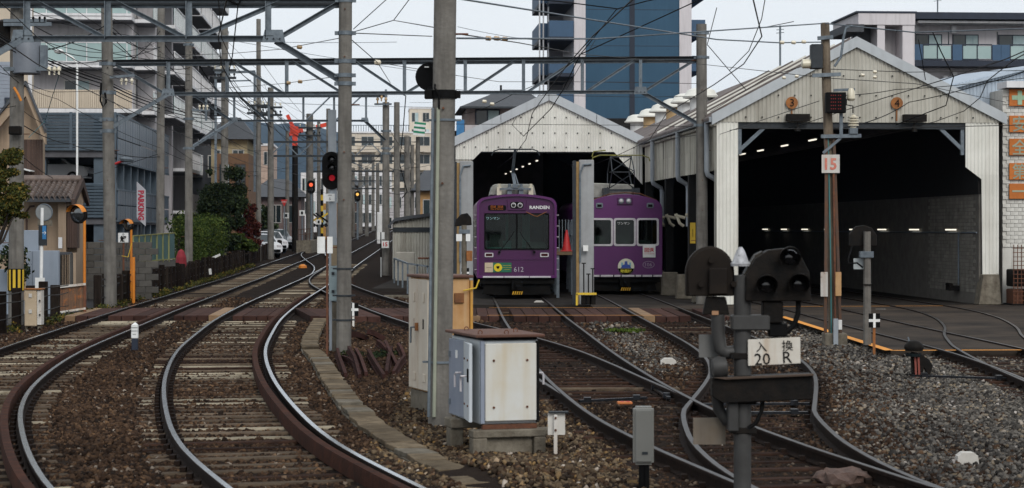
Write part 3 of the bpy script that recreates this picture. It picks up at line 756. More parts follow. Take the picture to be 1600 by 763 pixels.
# raised wall on the open left side
for k in range(16):
    y0 = 0.05 + k * 0.95
    corr_sheets(F2, sh2, y0, min(y0 + 0.94, 15.2), lambda x: 5.16, lambda x: 3.86 + rng.uniform(-0.015, 0.015), M_cor_s, y=0.0, width=0.94, breaks=(4.52,), along='y', amp=0.012)
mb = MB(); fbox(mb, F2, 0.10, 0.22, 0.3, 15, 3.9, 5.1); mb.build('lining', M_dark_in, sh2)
mb = MB(); fbox(mb, F2, -0.22, -0.10, -0.05, 15.3, 5.20, 5.34); mb.build('gutter', M_pipe, sh2)
mb = MB(); mb.tube([F2(-0.06, 0.0, 5.14), F2(-0.06, 15.2, 5.14)], 0.05, 8); mb.build('service_pipe', M_cor_s, sh2, smooth=40)
for k, y in enumerate((0.75, 6.3, 12.1)):
    mb = MB(); mb.tube([F2(-0.16, y, 5.25), F2(-0.16, y, 3.86), F2(-0.13, y, 3.75), F2(0.15, y + 0.15, 3.6), F2(0.19, y + 0.15, 3.45), F2(0.19, y + 0.15, 2.3)], 0.075, 10); mb.build('downpipe', M_pipe, sh2, smooth=40)
for y in (0.3, 5.2, 10.2, 15.2, 20.2, 26, 32, 38):
    mb = MB(); fbox(mb, F2, 0.02, 0.28, y, y + 0.26, 0.1, 3.9); mb.build('column', M_dark_in if y > 1 else M_cor_g, sh2)
# ventilators on the roof slope
for k, y in enumerate((17.5, 20.6, 23.6, 26.8, 30.5, 35)):
    x = 2.35; zr = roof2(x) + 0.05; c = F2(x, y, zr)
    t = thing('roof_ventilator', ('nearest and largest', 'second nearest', 'third nearest', 'fourth nearest', 'fifth nearest', 'farthest and smallest')[k] + ' domed ventilator in the row on the shed roof', 'ventilator', c, 'ventilators along the shed roof')
    MB().lathe(c, [(0.40, -0.45), (0.40, 0.30)], 18).build('neck', mat('tan_neck', (0.5, 0.36, 0.2), (0.42, 0.27, 0.12)) if k in (2, 4) else M_white, t, smooth=40)
    MB().lathe(c, [(0.66, 0.28), (0.66, 0.33), (0.60, 0.38), (0.50, 0.56), (0.30, 0.64), (0.05, 0.66)], 22).build('cowl', M_cor_w, t, smooth=35)
# round door numbers
for x, d in ((2.10, '3'), (5.07, '4')):
    c = F2(x, -0.05, 5.74)
    t = thing('door_number', ('rusty round plate numbered three left of the gable pole' if d == '3' else 'rusty round plate numbered four on the right half of the gable'), 'number plate', c)
    mb = MB(); mb.cyl(c, c - AY * 0.03, 0.17, 0.17, 20); mb.build('plate', M_rust_o, t)
    text_part('numeral', d, 0.30, M_black, t, c - AY * 0.036, YAW)
    mb = MB(); mb.bar(c + Vector((0, 0.01, -0.17)), c + Vector((0, 0.01, -0.5)), 0.04, 0.02); mb.build('bracket', M_rust_o, t)
for x in (2.25, 5.55):
    c = F2(x, -0.12, 5.34); mb = MB(); fbox(mb, F2, x - 0.32, x + 0.32, -0.26, -0.04, 5.22, 5.42); mb.lathe(c + Vector((0, 0, -0.4)), [(0.09, 0), (0.05, 0.12), (0.01, 0.26)], 10)
    tag(mb.build('door_motor', M_black_w, at=c), 'dark box with hanging bell on the lintel, ' + ('left of the gable pole' if x < 3 else 'under the right-hand round plate'), 'motor box')
strip_lights(F2, [(3.9, 5.6, 4.95), (3.9, 9.9, 4.95), (3.9, 14.1, 4.95), (3.9, 17.6, 4.95)], 'lit strip light hanging high inside the large shed', 'ceiling strip lights in the large shed')
strip_lights(F2, [(7.36, 2.6 + k * 4.1, 2.2) for k in range(8)], 'lit strip light low along the shed wall', 'wall strip lights in the large shed')
mb = MB(); mb.tube([F2(7.42, 0.2, 2.12), F2(7.42, 38, 2.12)], 0.025, 6); mb.tube([F2(7.42, 2.0, 2.1), F2(7.42, 2.0, 0.6)], 0.025, 6); mb.build('conduit', M_galv, sh2)
c = F2(7.3, 2.2, 0.5); mb = MB(); mb.cbox(c, (0.3, 0.5, 0.14)); mb.cyl(c + Vector((-.1, -.3, .1)), c + Vector((-.1, .3, .1)), 0.05); mb.build('wall_tap', M_black_w, sh2)

# ---- smaller shed behind the trams
F1 = Frame((-1.98, 72.0, 0)); W1 = 6.62
sh1 = thing('small_shed', 'cream corrugated gabled tram shed behind the two purple trams', 'shed', (-1.98, 72, 0))
ze1, za1, xa1 = 5.36, 6.95, 3.29
roof1 = lambda x: (ze1 + (za1 - ze1) * x / xa1) if x < xa1 else (za1 - (za1 - ze1) * (x - xa1) / (W1 - xa1))
def zb1(x):
    if x < 0.62: return 4.66
    if x < 0.9: return 4.66 + (x - 0.62)
    if x < 5.6: return 4.94
    return 4.94 - (x - 5.6) * 1.15
corr_sheets(F1, sh1, 0, W1, lambda x: roof1(x) - 0.06, zb1, M_cor_w, width=0.66, pitch=0.1)
scr = MB()
for z in (5.1, 5.6, 6.15):
    for k in range(16):
        x = 0.3 + k * 0.4
        if z < roof1(x) - 0.25: scr.cbox(F1(x, -0.03, z), (0.04, 0.03, 0.04))
scr.build('screws', M_black, sh1, kind='stuff')
for sgn in (0, 1):
    xa, xb = (-0.1, xa1) if not sgn else (xa1, W1 + 0.05); za = ze1 - 0.05 if not sgn else za1; zb = za1 if not sgn else ze1 - 0.02
    for k in range(2):
        f0, f1 = k / 2, (k + 1) / 2 - 0.006
        p = lambda f, dz: F1(xa + (xb - xa) * f, -0.12, za + (zb - za) * f + dz)
        mb = MB(); mb.prism([p(f0, 0.12), p(f1, 0.12), p(f1, -0.20), p(f0, -0.20)], AY * 0.1); mb.build('fascia', M_fascia, sh1)
roof_slab(F1, sh1, -0.15, ze1 - 0.05, xa1, za1 + 0.07, 0, 28, M_roof_r, 'roof')
roof_slab(F1, sh1, xa1, za1 + 0.07, W1 + 0.1, ze1, 0, 28, M_roof_r, 'roof')
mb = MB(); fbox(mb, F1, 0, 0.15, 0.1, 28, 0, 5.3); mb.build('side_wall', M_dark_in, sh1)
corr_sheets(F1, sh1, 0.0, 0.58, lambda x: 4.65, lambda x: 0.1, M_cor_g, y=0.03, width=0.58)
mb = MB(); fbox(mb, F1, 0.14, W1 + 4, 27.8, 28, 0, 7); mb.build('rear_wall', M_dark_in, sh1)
mb = MB(); fbox(mb, F1, 0.8, 6.0, 0.05, 0.2, 4.9, 5.02); mb.build('lintel', M_steel_d, sh1)
strip_lights(F1, [(3.1, 3 + k * 3.6, 4.72) for k in range(6)], 'small lit strip light inside the small shed', 'strip lights in the small shed', 0.25)

# free-standing gate pillars
def pillar(px0, px1, ytop, Y, label):
    x0, x1 = PX(px0, Y), PX(px1, Y); zt = PZ(ytop, Y); w = x1 - x0
    t = thing('gate_pillar', label, 'pillar', ((x0 + x1) / 2, Y, 0.1))
    MB().box(x0 + w * 0.30, x1, Y, Y + 0.42, 0.1, zt).build('steel_face', mat('grey_pillar_paint', (0.29, 0.30, 0.305), (0.23, 0.235, 0.24), 0.7, scale=2, streak=0.3, streak_c=(0.12, 0.11, 0.10)), t, bevel=0.012)
    MB().box(x0, x0 + w * 0.16, Y - 0.03, Y + 0.4, 0.1, zt - 0.02).build('dark_edge', M_steel_d, t)
    MB().box(x0 + w * 0.16, x0 + w * 0.295, Y - 0.02, Y + 0.4, 0.1, zt - 0.05).build('timber_edge', mat('ochre_timber', (0.33, 0.22, 0.09), (0.22, 0.13, 0.05), 0.8, streak=0.4), t)
    mb = MB(); mb.tube([(x1 - w * 0.12, Y - 0.03, zt - 0.12), (x0 + w * 0.5, Y - 0.04, zt - 0.14), (x0 + w * 0.34, Y - 0.04, zt - 0.4), (x0 + w * 0.34, Y - 0.04, 1.3)], 0.03, 6); mb.build('cable', M_galv, t)
    return t
pA = pillar(895, 928, 250, 57.4, 'tall grey gate pillar with ochre edge standing between the trams')
MB().cbox((PX(915, 57.3), 57.28, PZ(388, 57.4)), (0.14, 0.12, 0.16)).build('switch_box', M_white, pA)
pillar(709, 739, 252, 57.4, 'grey gate pillar standing left of tram 612')
# tool rack at the foot of the pillar
Yk = 57.05; tr_ = thing('tool_rack', 'yellow-railed rack of shovels at the foot of the gate pillar', 'tool rack', (PX(915, Yk), Yk, 0.1))
xk = PX(915, Yk)
mb = MB(); mb.bar((xk - 0.27, Yk - 0.1, 0.42), (xk + 0.3, Yk - 0.1, 0.42), 0.05, 0.06); mb.bar((xk - 0.25, Yk - 0.1, 0.1), (xk - 0.25, Yk - 0.1, 0.42), 0.05, 0.05); mb.build('rail', M_yellow, tr_)
for dx, h in ((-0.05, 1.25), (0.08, 0.95), (0.2, 1.1)):
    mb = MB(); mb.cyl((xk + dx, Yk, 0.12), (xk + dx, Yk + 0.05, h), 0.018, n=8); mb.box(xk + dx - 0.08, xk + dx + 0.08, Yk - 0.01, Yk + 0.01, 0.12, 0.38)
    mb.box(xk + dx - 0.06, xk + dx + 0.06, Yk + 0.04, Yk + 0.06, h, h + 0.03); mb.build('shovel', M_black_w, tr_)
# raised walkway between the trams with a cone
Yw = 63.0; xw = PX(886, Yw); zw = 1.52
wk = thing('inspection_walkway', 'raised steel walkway with handrail between the two trams', 'walkway', (xw, Yw, 0.1))
MB().box(xw - 0.32, xw + 0.30, Yw, Yw + 10, zw - 0.1, zw).build('deck', mat('walkway_plank', (0.16, 0.11, 0.06), (0.1, 0.07, 0.04)), wk)
for y in (0, 3, 6, 9):
    for dx in (-0.28, 0.26): MB().cbox((xw + dx, Yw + y + 0.1, (zw - 0.1 + 0.1) / 2), (0.09, 0.09, zw - 0.2)).build('post', M_galv, wk)
    MB().cbox((xw + 0.27, Yw + y + 0.1, zw + 0.5), (0.04, 0.04, 1.0)).build('rail_post', M_galv, wk)
for dz in (0.5, 0.98): MB().bar((xw + 0.27, Yw, zw + dz), (xw + 0.27, Yw + 10, zw + dz), 0.035, 0.035).build('handrail', M_galv, wk)
for k in range(6): MB().bar((xw - 0.30 + k * 0.1, Yw + 1.8, zw), (xw - 0.30 + k * 0.1, Yw + 1.8, zw + 1.0), 0.025, 0.025).build('baluster', M_galv, wk)
cn = thing('traffic_cone', 'red traffic cone standing on the walkway between the trams', 'cone', (xw, Yw + 0.5, zw))
MB().lathe((xw, Yw + 0.5, zw + 0.03), [(0.15, 0), (0.035, 0.62), (0.03, 0.64)], 16).build('cone_body', M_red, cn, smooth=40)
MB().cbox((xw, Yw + 0.5, zw + 0.018), (0.38, 0.38, 0.03)).build('base', M_red, cn, bevel=0.008)
for px, lab in ((842, 'white heap by the deck under tram 612'),):
    pass

# ================================================================ TRAMS
M_purple = mat('purple_gloss_paint', (0.092, 0.013, 0.104), (0.076, 0.011, 0.088), 0.28, scale=1.0, rand=0.02, spec=0.5)
M_purple_d = mat('inset_purple_paint', (0.062, 0.010, 0.066), (0.052, 0.008, 0.055), 0.34, scale=1.0, rand=0.02, spec=0.45)
M_silver = mat('dull_white_trim', (0.55, 0.53, 0.55), (0.42, 0.4, 0.42), 0.45, scale=6, rand=0.05)
M_teal = mat('teal_cab_panel', (0.12, 0.30, 0.27), (0.1, 0.24, 0.22), 0.5)
M_seat = mat('cab_interior', (0.10, 0.10, 0.09), (0.06, 0.06, 0.055), 0.7)
M_gl = glass_mat('tram_window_glass', (0.58, 0.68, 0.65))
M_roofgear = mat('roof_gear_grey', (0.30, 0.30, 0.27), (0.2, 0.2, 0.18), 0.6, scale=6, rust=0.08)
M_under = mat('underframe_black', (0.007, 0.007, 0.007), (0.011, 0.010, 0.009), 0.7, spec=0.04)
M_hz = mat('hazard_yellow', (0.6, 0.33, 0.02), rough=0.6)
def rr(x0, x1, z0, z1, r, n=5):
    pts = []
    for cx, cz, a in ((x1 - r, z1 - r, 0), (x0 + r, z1 - r, 90), (x0 + r, z0 + r, 180), (x1 - r, z0 + r, 270)):
        for k in range(n + 1):
            t = R(a + 90 * k / n); pts.append((cx + r * math.cos(t), cz + r * math.sin(t)))
    return pts
def ring(mb, outer, inner, y0, y1):
    n = len(outer); vs = [(x, y0, z) for x, z in outer] + [(x, y0, z) for x, z in inner] + [(x, y1, z) for x, z in outer] + [(x, y1, z) for x, z in inner]
    fs = []
    for i in range(n):
        j = (i + 1) % n
        fs += [(i, j, n + j, n + i), (2 * n + i, 3 * n + i, 3 * n + j, 2 * n + j), (i, 2 * n + i, 2 * n + j, j), (n + i, n + j, 3 * n + j, 3 * n + i)]
    mb.add(vs, fs)
def outline(hw, zb, zs, zt, rc, crown):
    """tram cross-section, from bottom left clockwise over an arched roof"""
    pts = [(-hw, zb), (-hw, zs)]
    for k in range(1, 8):
        t = R(180 - 70 * k / 7); pts.append((-hw + rc + rc * math.cos(t), zs + rc * math.sin(t)))
    xl, zl = pts[-1]
    for k in range(1, 12):
        f = k / 12; x = xl + (-2 * xl) * f; pts.append((x, zl + (zt - zl) * (1 - (2 * f - 1) ** 2)))
    pts += [(-x, z) for x, z in reversed(pts[:9])]
    return pts
def offset_in(pts, d):
    cx = 0; cz = (min(p[1] for p in pts) + max(p[1] for p in pts)) / 2
    hw = max(p[0] for p in pts); hh = max(p[1] for p in pts) - cz
    return [(p[0] * (hw - d) / hw, cz + (p[1] - cz) * (hh - d) / hh) for p in pts]
def shell(mb, pts, y0, y1):
    n = len(pts); vs = [(x, y0, z) for x, z in pts] + [(x, y1, z) for x, z in pts]
    mb.add(vs, [(i, (i + 1) % n, n + (i + 1) % n, n + i) for i in range(n)] + [tuple(range(n, 2 * n))])
def poly_front(mb, poly, y, th=0.03):
    if len(poly) > 2: mb.prism([(x, y, z) for x, z in poly], (0, th, 0))
def tram_frame(xw, Y, key_slope): return XF((xw, Y, RAILZ), math.atan(key_slope))
def running_gear(T, X, hw, L):
    mb = MB(X); mb.box(-hw + 0.12, hw - 0.12, 0.5, L - 0.3, 0.30, 0.62); mb.build('underframe', M_under, T)
    for yb in (2.2, L - 2.6):
        for dy in (-0.8, 0.8):
            for sx in (-1, 1):
                mb = MB(X); mb.cyl((sx * 0.70, yb + dy, 0.33), (sx * 0.80, yb + dy, 0.33), 0.33, n=24); mb.build('wheel', M_under, T)
        mb = MB(X)
        for sx in (-1, 1): mb.box(sx * 0.95 - 0.06, sx * 0.95 + 0.06, yb - 1.2, yb + 1.2, 0.25, 0.45)
        mb.build('bogie_frame', M_under, T)
    mb = MB(X); mb.box(-0.9, 0.9, 0.18, 0.24, 0.08, 0.40); mb.prism([(-1.05, 0.15, 0.1), (-0.7, 0.15, 0.1), (-0.7, 0.15, 0.5), (-0.95, 0.15, 0.5)], (0, 0.05, 0)); mb.prism([(0.7, 0.15, 0.1), (1.05, 0.15, 0.1), (0.95, 0.15, 0.5), (0.7, 0.15, 0.5)], (0, 0.05, 0)); mb.build('lifeguard', M_under, T)
    mb = MB(X); mb.box(-0.16, 0.16, -0.22, 0.2, 0.24, 0.52); mb.cyl((0, -0.3, 0.40), (0, 0, 0.40), 0.07, n=10); mb.box(-0.05, 0.05, -0.33, -0.2, 0.33, 0.47)
    cp = mb.build('coupler', M_under, T)
    for k in range(5):
        mb = MB(X); mb.prism([(-0.15 + k * 0.065, -0.235, 0.10), (-0.115 + k * 0.065, -0.235, 0.10), (-0.085 + k * 0.065, -0.235, 0.20), (-0.12 + k * 0.065, -0.235, 0.20)], (0, 0.012, 0)); mb.build('hazard_stripe', M_hz, cp)
    return cp
def side_windows(T, X, hw, L, z0, z1):
    for sx in (-1, 1):
        for k in range(8):
            y = 1.5 + k * 1.6
            mb = MB(X); mb.box(sx * (hw + 0.004) - 0.01, sx * (hw + 0.004) + 0.01, y, y + 1.2, z0, z1); mb.build('side_window', M_glass, T, bevel=0.004)

# ---------------- tram 612: flat front, one wide split windscreen
Y6 = 62.0; s6 = FPX / Y6
T6 = thing('purple_tram', 'purple tram 612 with one wide windscreen and green advert sticker', 'tram', (PX(807.5, Y6), Y6, RAILZ), 'purple trams in front of the sheds')
X6 = tram_frame(PX(807.5, Y6), Y6, 0.03)
hw6, zb6 = 1.21, 0.60
ol = outline(hw6, zb6, 2.78, 3.14, 0.26, 0)
mb = MB(X6); shell(mb, ol, 0.0, 14.5); mb.build('body', M_purple, T6, smooth=35)
il = offset_in(ol, 0.07)
mb = MB(X6); ring(mb, ol, il, -0.015, 0.10); mb.build('front_rim', M_purple, T6, bevel=0.0, smooth=35)
wz0, wz1, wx = 1.45, 2.56, 0.985
fp = MB(X6)
poly_front(fp, clip(il, 1, wz0, True), 0.055); poly_front(fp, clip(il, 1, wz1, False), 0.055)
midp = clip(clip(il, 1, wz0, False), 1, wz1, True)
poly_front(fp, clip(midp, 0, -wx, True), 0.055); poly_front(fp, clip(midp, 0, wx, False), 0.055)
fp.build('front_panel', M_purple_d, T6)
mb = MB(X6); ring(mb, rr(-wx, wx, wz0, wz1, 0.07), rr(-wx + 0.04, wx - 0.04, wz0 + 0.04, wz1 - 0.04, 0.05), 0.03, 0.08); ws = mb.build('windscreen', M_black, T6)
mb = MB(X6); mb.box(-0.03, 0.03, 0.035, 0.085, wz0 + 0.03, wz1 - 0.03); mb.build('centre_pillar', M_black, ws)
mb = MB(X6); mb.box(-wx + 0.03, -0.03, 0.058, 0.064, wz0 + 0.03, wz1 - 0.03); mb.build('pane', M_gl, ws)
mb = MB(X6); mb.box(0.03, wx - 0.03, 0.058, 0.064, wz0 + 0.03, wz1 - 0.03); mb.build('pane', M_gl, ws)
# cab interior
ci = MB(X6)
ci.box(-0.95, -0.05, 1.4, 1.45, 0.9, 1.72); ci.box(-0.30, -0.22, 1.4, 1.45, 1.7, 2.7); ci.box(0.22, 0.45, 1.5, 1.55, 1.0, 2.6); ci.box(-0.9, -0.05, 0.35, 0.55, 1.0, 1.52)
ci.build('cab_partition', M_teal, T6)
ci = MB(X6); ci.box(-0.15, 0.18, 0.30, 0.5, 1.2, 1.95); ci.box(0.3, 0.9, 0.4, 0.8, 1.2, 1.68); ci.box(-1.1, 1.1, 6, 6.05, 0.7, 3.0); ci.box(-0.8, -0.4, 0.9, 1.2, 1.2, 1.9); ci.build('driver_desk', M_seat, T6)
for sx in (-1, 1):
    a = sx * 0.53; mb = MB(X6); mb.bar((a, -0.02, 1.38), (sx * 0.12, 0.0, 1.92), 0.022, 0.02); mb.bar((sx * 0.22, 0.01, 1.78), (sx * 0.08, 0.01, 2.0), 0.02, 0.02); mb.cyl((a, 0.05, 1.38), (a, -0.04, 1.38), 0.04, n=8); mb.build('wiper', M_black, T6)
    z = 1.295; x0 = sx * 0.84
    mb = MB(X6); ring(mb, rr(x0 - 0.13, x0 + 0.13, z - 0.065, z + 0.065, 0.03), rr(x0 - 0.10, x0 + 0.10, z - 0.04, z + 0.04, 0.02), 0.02, 0.06); lf = mb.build('marker_light', M_silver, T6)
    mb = MB(X6); mb.box(x0 - 0.105, x0 + 0.105, 0.035, 0.05, z - 0.045, z + 0.045); mb.build('lens', mat('dark_red_lens', (0.05, 0.008, 0.008), rough=0.15), lf)
# headlight pod
mb = MB(X6); mb.prism([(-0.27, 0.02, 2.64), (0.27, 0.02, 2.64), (0.30, 0.02, 2.96), (-0.30, 0.02, 2.96)], (0, 0.05, 0)); hp = mb.build('headlight_pod', M_purple_d, T6, bevel=0.012)
mb = MB(X6); mb.prism([(x, 0.008, z) for x, z in rr(-0.2, 0.2, 2.70, 2.90, 0.06)], (0, 0.03, 0)); mb.build('pod_face', M_black, hp)
for sx in (-0.1, 0.1):
    mb = MB(X6); mb.lathe((sx, 0.012, 2.80), [(0.078, 0), (0.078, 0.02), (0.06, 0.025)], 16, axis=(0, -1, 0)); mb.build('headlight', M_silver, hp, smooth=30)
    mb = MB(X6); mb.lathe((sx, -0.006, 2.80), [(0.058, 0), (0.05, 0.02), (0.02, 0.03)], 14, axis=(0, -1, 0)); mb.build('lens', M_lamp_off, hp, smooth=60)
mb = MB(X6); mb.prism([(x, 0.035, z) for x, z in rr(-0.87, -0.32, 2.64, 2.80, 0.05)], (0, 0.03, 0)); dsp = mb.build('destination_display', M_black, T6)
text_part('lettering', '回送  回送', 0.085, M_led, dsp, X6 @ Vector((-0.60, 0.032, 2.755)), math.atan(0.03))
text_part('lettering', 'Out of Service', 0.065, M_led, dsp, X6 @ Vector((-0.60, 0.032, 2.685)), math.atan(0.03))
text_part('lettering', 'RANDEN', 0.135, M_white, T6, X6 @ Vector((0.69, 0.05, 2.735)), math.atan(0.03), bold=0.004, sx=1.12)
text_part('lettering', '612', 0.215, mat('pale_grey_numerals', (0.42, 0.40, 0.44), rough=0.4), T6, X6 @ Vector((0.06, 0.05, 0.855)), math.atan(0.03), sx=0.95)
text_part('lettering', 'ワンマン', 0.105, mat('pale_cyan_letters', (0.32, 0.55, 0.58)), T6, X6 @ Vector((-0.72, 0.052, 2.40)), math.atan(0.03))
mb = MB(X6); mb.box(-0.97, -0.72, 0.035, 0.055, 0.77, 1.06); st = mb.build('advert_sticker', mat('tan_sticker', (0.52, 0.43, 0.30)), T6)
mb = MB(X6); mb.box(-0.718, -0.16, 0.035, 0.055, 0.77, 1.06); mb.build('green_panel', mat('green_sticker', (0.02, 0.16, 0.09)), st)
mb = MB(X6); mb.cyl((-0.57, 0.036, 0.915), (-0.57, 0.026, 0.915), 0.125, n=24); mb.build('yellow_disc', mat('yellow_sticker', (0.72, 0.55, 0.02)), st)
text_part('lettering', '━━━', 0.055, M_black, st, X6 @ Vector((-0.845, 0.030, 0.915)), math.atan(0.03))
text_part('lettering', '♥', 0.09, M_black, st, X6 @ Vector((-0.57, 0.022, 0.915)), math.atan(0.03))
text_part('lettering', '━━━━\n━━━━━\n━━━', 0.062, M_yellow, st, X6 @ Vector((-0.295, 0.030, 0.915)), math.atan(0.03))
for a, b in ((-1.03, -0.40), (-0.38, 0.37), (0.39, 1.03)):
    mb = MB(X6); mb.box(a, b, -0.05, 0.05, 0.60, 0.655); mb.build('bumper_strip', M_silver, T6, bevel=0.01)
mb = MB(X6); mb.box(-1.0, 1.0, 0.03, 0.06, 1.155, 1.165); mb.build('front_crease', M_purple, T6)
mb = MB(X6); mb.box(-1.15, 1.15, 0.08, 0.3, 0.42, 0.60); mb.build('skirt', M_under, T6)
for k in range(6):   # grab irons on the corners
    z = 0.85 + k * 0.33
    for sx in (-1, 1):
        mb = MB(X6); mb.tube([(sx * 1.2, 0.12, z), (sx * 1.27, 0.12, z), (sx * 1.27, 0.3, z), (sx * 1.2, 0.3, z)], 0.012, 5); mb.build('foot_iron', M_silver, T6)
mb = MB(X6); mb.tube([(0.28, 0.0, 2.60), (0.55, -0.06, 2.47), (0.62, -0.06, 2.46), (0.9, 0.0, 2.60)], 0.012, 5); mb.build('bell_cord', M_rust_o, T6)
running_gear(T6, X6, hw6, 14.5); side_windows(T6, X6, hw6, 14.5, 1.5, 2.4)
# roof gear: cooler pod and single-arm pantograph
mb = MB(X6); mb.prism([(-0.80, 0.9, 3.12), (0.62, 0.9, 3.12), (0.55, 0.9, 3.42), (0.45, 0.9, 3.46), (-0.62, 0.9, 3.46), (-0.72, 0.9, 3.42)], (0, 2.6, 0)); ac = mb.build('roof_cooler', M_roofgear, T6, bevel=0.02)
for sx in (-0.52, -0.2, 0.15, 0.45):
    mb = MB(X6); mb.box(sx - 0.07, sx + 0.07, 0.55, 0.88, 3.08, 3.36); mb.cyl((sx, 0.6, 3.36), (sx, 0.6, 3.46), 0.05, n=8); mb.build('insulator', M_ceramic_w if sx in (-0.52, 0.45) else M_galv, ac)
mb = MB(X6); mb.box(-0.5, 0.45, 0.5, 0.58, 3.28, 3.33); mb.box(-0.12, 0.05, 0.45, 0.6, 3.34, 3.44); mb.build('pantograph_base', M_galv, T6)
mb = MB(X6); mb.bar((-0.03, 0.7, 3.40), (-0.05, 2.4, 3.85), 0.09, 0.07); mb.bar((-0.05, 2.4, 3.85), (-0.03, 0.6, 4.50), 0.08, 0.06); mb.bar((0.08, 0.7, 3.4), (0.02, 2.3, 3.8), 0.03, 0.03); mb.build('pantograph_arm', M_galv, T6)
mb = MB(X6); mb.tube([(-0.75, 0.6, 4.32), (-0.68, 0.6, 4.46), (-0.5, 0.6, 4.52), (0.5, 0.6, 4.52), (0.66, 0.6, 4.46), (0.72, 0.6, 4.32)], 0.02, 6); mb.box(-0.5, 0.45, 0.5, 0.56, 4.49, 4.53); mb.build('collector_head', M_steel_d, T6)

# ---------------- tram 106: three windows with pale frames
Y1 = 66.0
T1 = thing('purple_tram', 'purple tram 106 with three pale-framed windows and round headboard', 'tram', (PX(976, Y1), Y1, RAILZ), 'purple trams in front of the sheds')
X1 = tram_frame(PX(976, Y1), Y1, 0.045); yw1 = math.atan(0.045)
hw1 = 1.22
ol1 = outline(hw1, 0.52, 2.70, 3.20, 0.34, 0)
mb = MB(X1); shell(mb, ol1, 0.0, 13.5); mb.build('body', M_purple, T1, smooth=35)
wins = [(-1.07, -0.41), (-0.33, 0.33), (0.41, 1.07)]; a0, a1 = 1.56, 2.40
fp = MB(X1)
poly_front(fp, clip(ol1, 1, a0, True), -0.03, 0.06); poly_front(fp, clip(ol1, 1, a1, False), -0.03, 0.06)
md = clip(clip(ol1, 1, a0, False), 1, a1, True)
for x0, x1 in ((-9, -1.07), (-0.41, -0.33), (0.33, 0.41), (1.07, 9)): poly_front(fp, clip(clip(md, 0, x0, False), 0, x1, True), -0.03, 0.06)
fp.build('front_panel', M_purple, T1, bevel=0.012)
for x0, x1 in wins:
    mb = MB(X1); ring(mb, rr(x0 - 0.03, x1 + 0.03, a0 - 0.03, a1 + 0.03, 0.08), rr(x0 + 0.03, x1 - 0.03, a0 + 0.03, a1 - 0.03, 0.06), -0.055, 0.0); wf = mb.build('window', M_silver, T1)
    mb = MB(X1); mb.box(x0 - 0.01, x1 + 0.01, -0.012, -0.005, a0 - 0.01, a1 + 0.01); mb.build('pane', M_gl, wf)
text_part('lettering', 'ワンマン', 0.105, M_white, T1, X1 @ Vector((-0.03, -0.02, 2.26)), yw1)
ci = MB(X1); ci.box(-0.9, -0.5, 0.6, 1.0, 1.0, 1.85); ci.box(-0.2, 0.25, 0.7, 0.75, 1.2, 1.95); ci.box(0.5, 0.9, 0.5, 0.6, 1.2, 1.72); ci.box(-1.1, 1.1, 5.5, 5.55, 0.7, 3.0); ci.build('driver_desk', M_seat, T1)
mb = MB(X1); mb.box(-0.245, 0.245, -0.075, -0.031, 2.86, 3.10); hb = mb.build('headlight_box', M_purple_d, T1, bevel=0.012)
for sx in (-0.12, 0.12):
    mb = MB(X1); mb.lathe((sx, -0.07, 2.98), [(0.088, 0), (0.088, 0.025), (0.065, 0.03)], 16, axis=(0, -1, 0)); mb.build('headlight', M_galv, hb, smooth=30)
    mb = MB(X1); mb.lathe((sx, -0.098, 2.98), [(0.062, 0), (0.05, 0.02), (0.02, 0.03)], 14, axis=(0, -1, 0)); mb.build('lens', M_silver, hb, smooth=60)
for sx in (-0.82, 0.82):
    mb = MB(X1); mb.prism([(x, -0.075, z) for x, z in rr(sx - 0.11, sx + 0.11, 2.76, 2.92, 0.04)], (0, 0.05, 0)); ml = mb.build('marker_light', M_galv, T1)
    mb = MB(X1); mb.box(sx - 0.07, sx + 0.07, -0.085, -0.07, 2.79, 2.87); mb.build('lens', M_black, ml)
mb = MB(X1); mb.box(-1.2, 1.22, -0.075, -0.025, 0.535, 0.60); mb.build('bumper_strip', M_silver, T1, bevel=0.008)
for x in (-0.8, -0.36, -0.12, 0.33, 0.55, 0.9):
    mb = MB(X1); mb.box(x - 0.02, x + 0.02, -0.079, -0.03, 0.53, 0.605); mb.build('strip_joint', M_black, T1)
hd = thing('headboard', 'round cream and black headboard on the front of tram 106', 'headboard', X1 @ Vector((0.04, -0.05, 0.85)))
cc = Vector((0.04, -0.04, 0.86))
mb = MB(X1); mb.cyl(cc + Vector((0, 0.01, 0)), cc + Vector((0, -0.02, 0)), 0.265, n=32); mb.build('disc', mat('cream_disc', (0.62, 0.62, 0.48)), hd)
low = clip([(0.262 * math.cos(R(k * 10)), 0.262 * math.sin(R(k * 10))) for k in range(36)], 1, -0.05, True)
mb = MB(X1); mb.prism([cc + Vector((x, -0.024, z)) for x, z in low], (0, 0.006, 0)); mb.build('black_half', M_black, hd)
mb = MB(X1); mb.prism([cc + Vector((x, -0.026, z)) for x, z in ((-0.17, -0.04), (0.17, -0.04), (0.12, 0.06), (0.05, 0.08), (0.04, 0.18), (-0.04, 0.18), (-0.05, 0.08), (-0.12, 0.06))], (0, 0.006, 0)); mb.build('blue_figure', mat('blue_print', (0.05, 0.10, 0.38)), hd)
for sx in (-0.13, 0.13):
    mb = MB(X1); mb.box(0.04 + sx - 0.03, 0.04 + sx + 0.03, -0.064, -0.06, 0.88, 1.0); mb.build('side_panel', mat('light_blue_print', (0.2, 0.42, 0.5)), hd)
text_part('lettering', '映画村', 0.12, mat('yellow_print', (0.75, 0.65, 0.05)), hd, X1 @ (cc + Vector((0, -0.03, -0.135))), yw1, bold=0.003)
pl = thing('sign_plate', 'white out-of-service plate in red letters below the right window of tram 106', 'sign', X1 @ Vector((0.78, -0.1, 1.2)))
mb = MB(X1); mb.box(0.58, 0.99, -0.085, -0.06, 1.16, 1.58); mb.build('plate', M_white, pl, bevel=0.006)
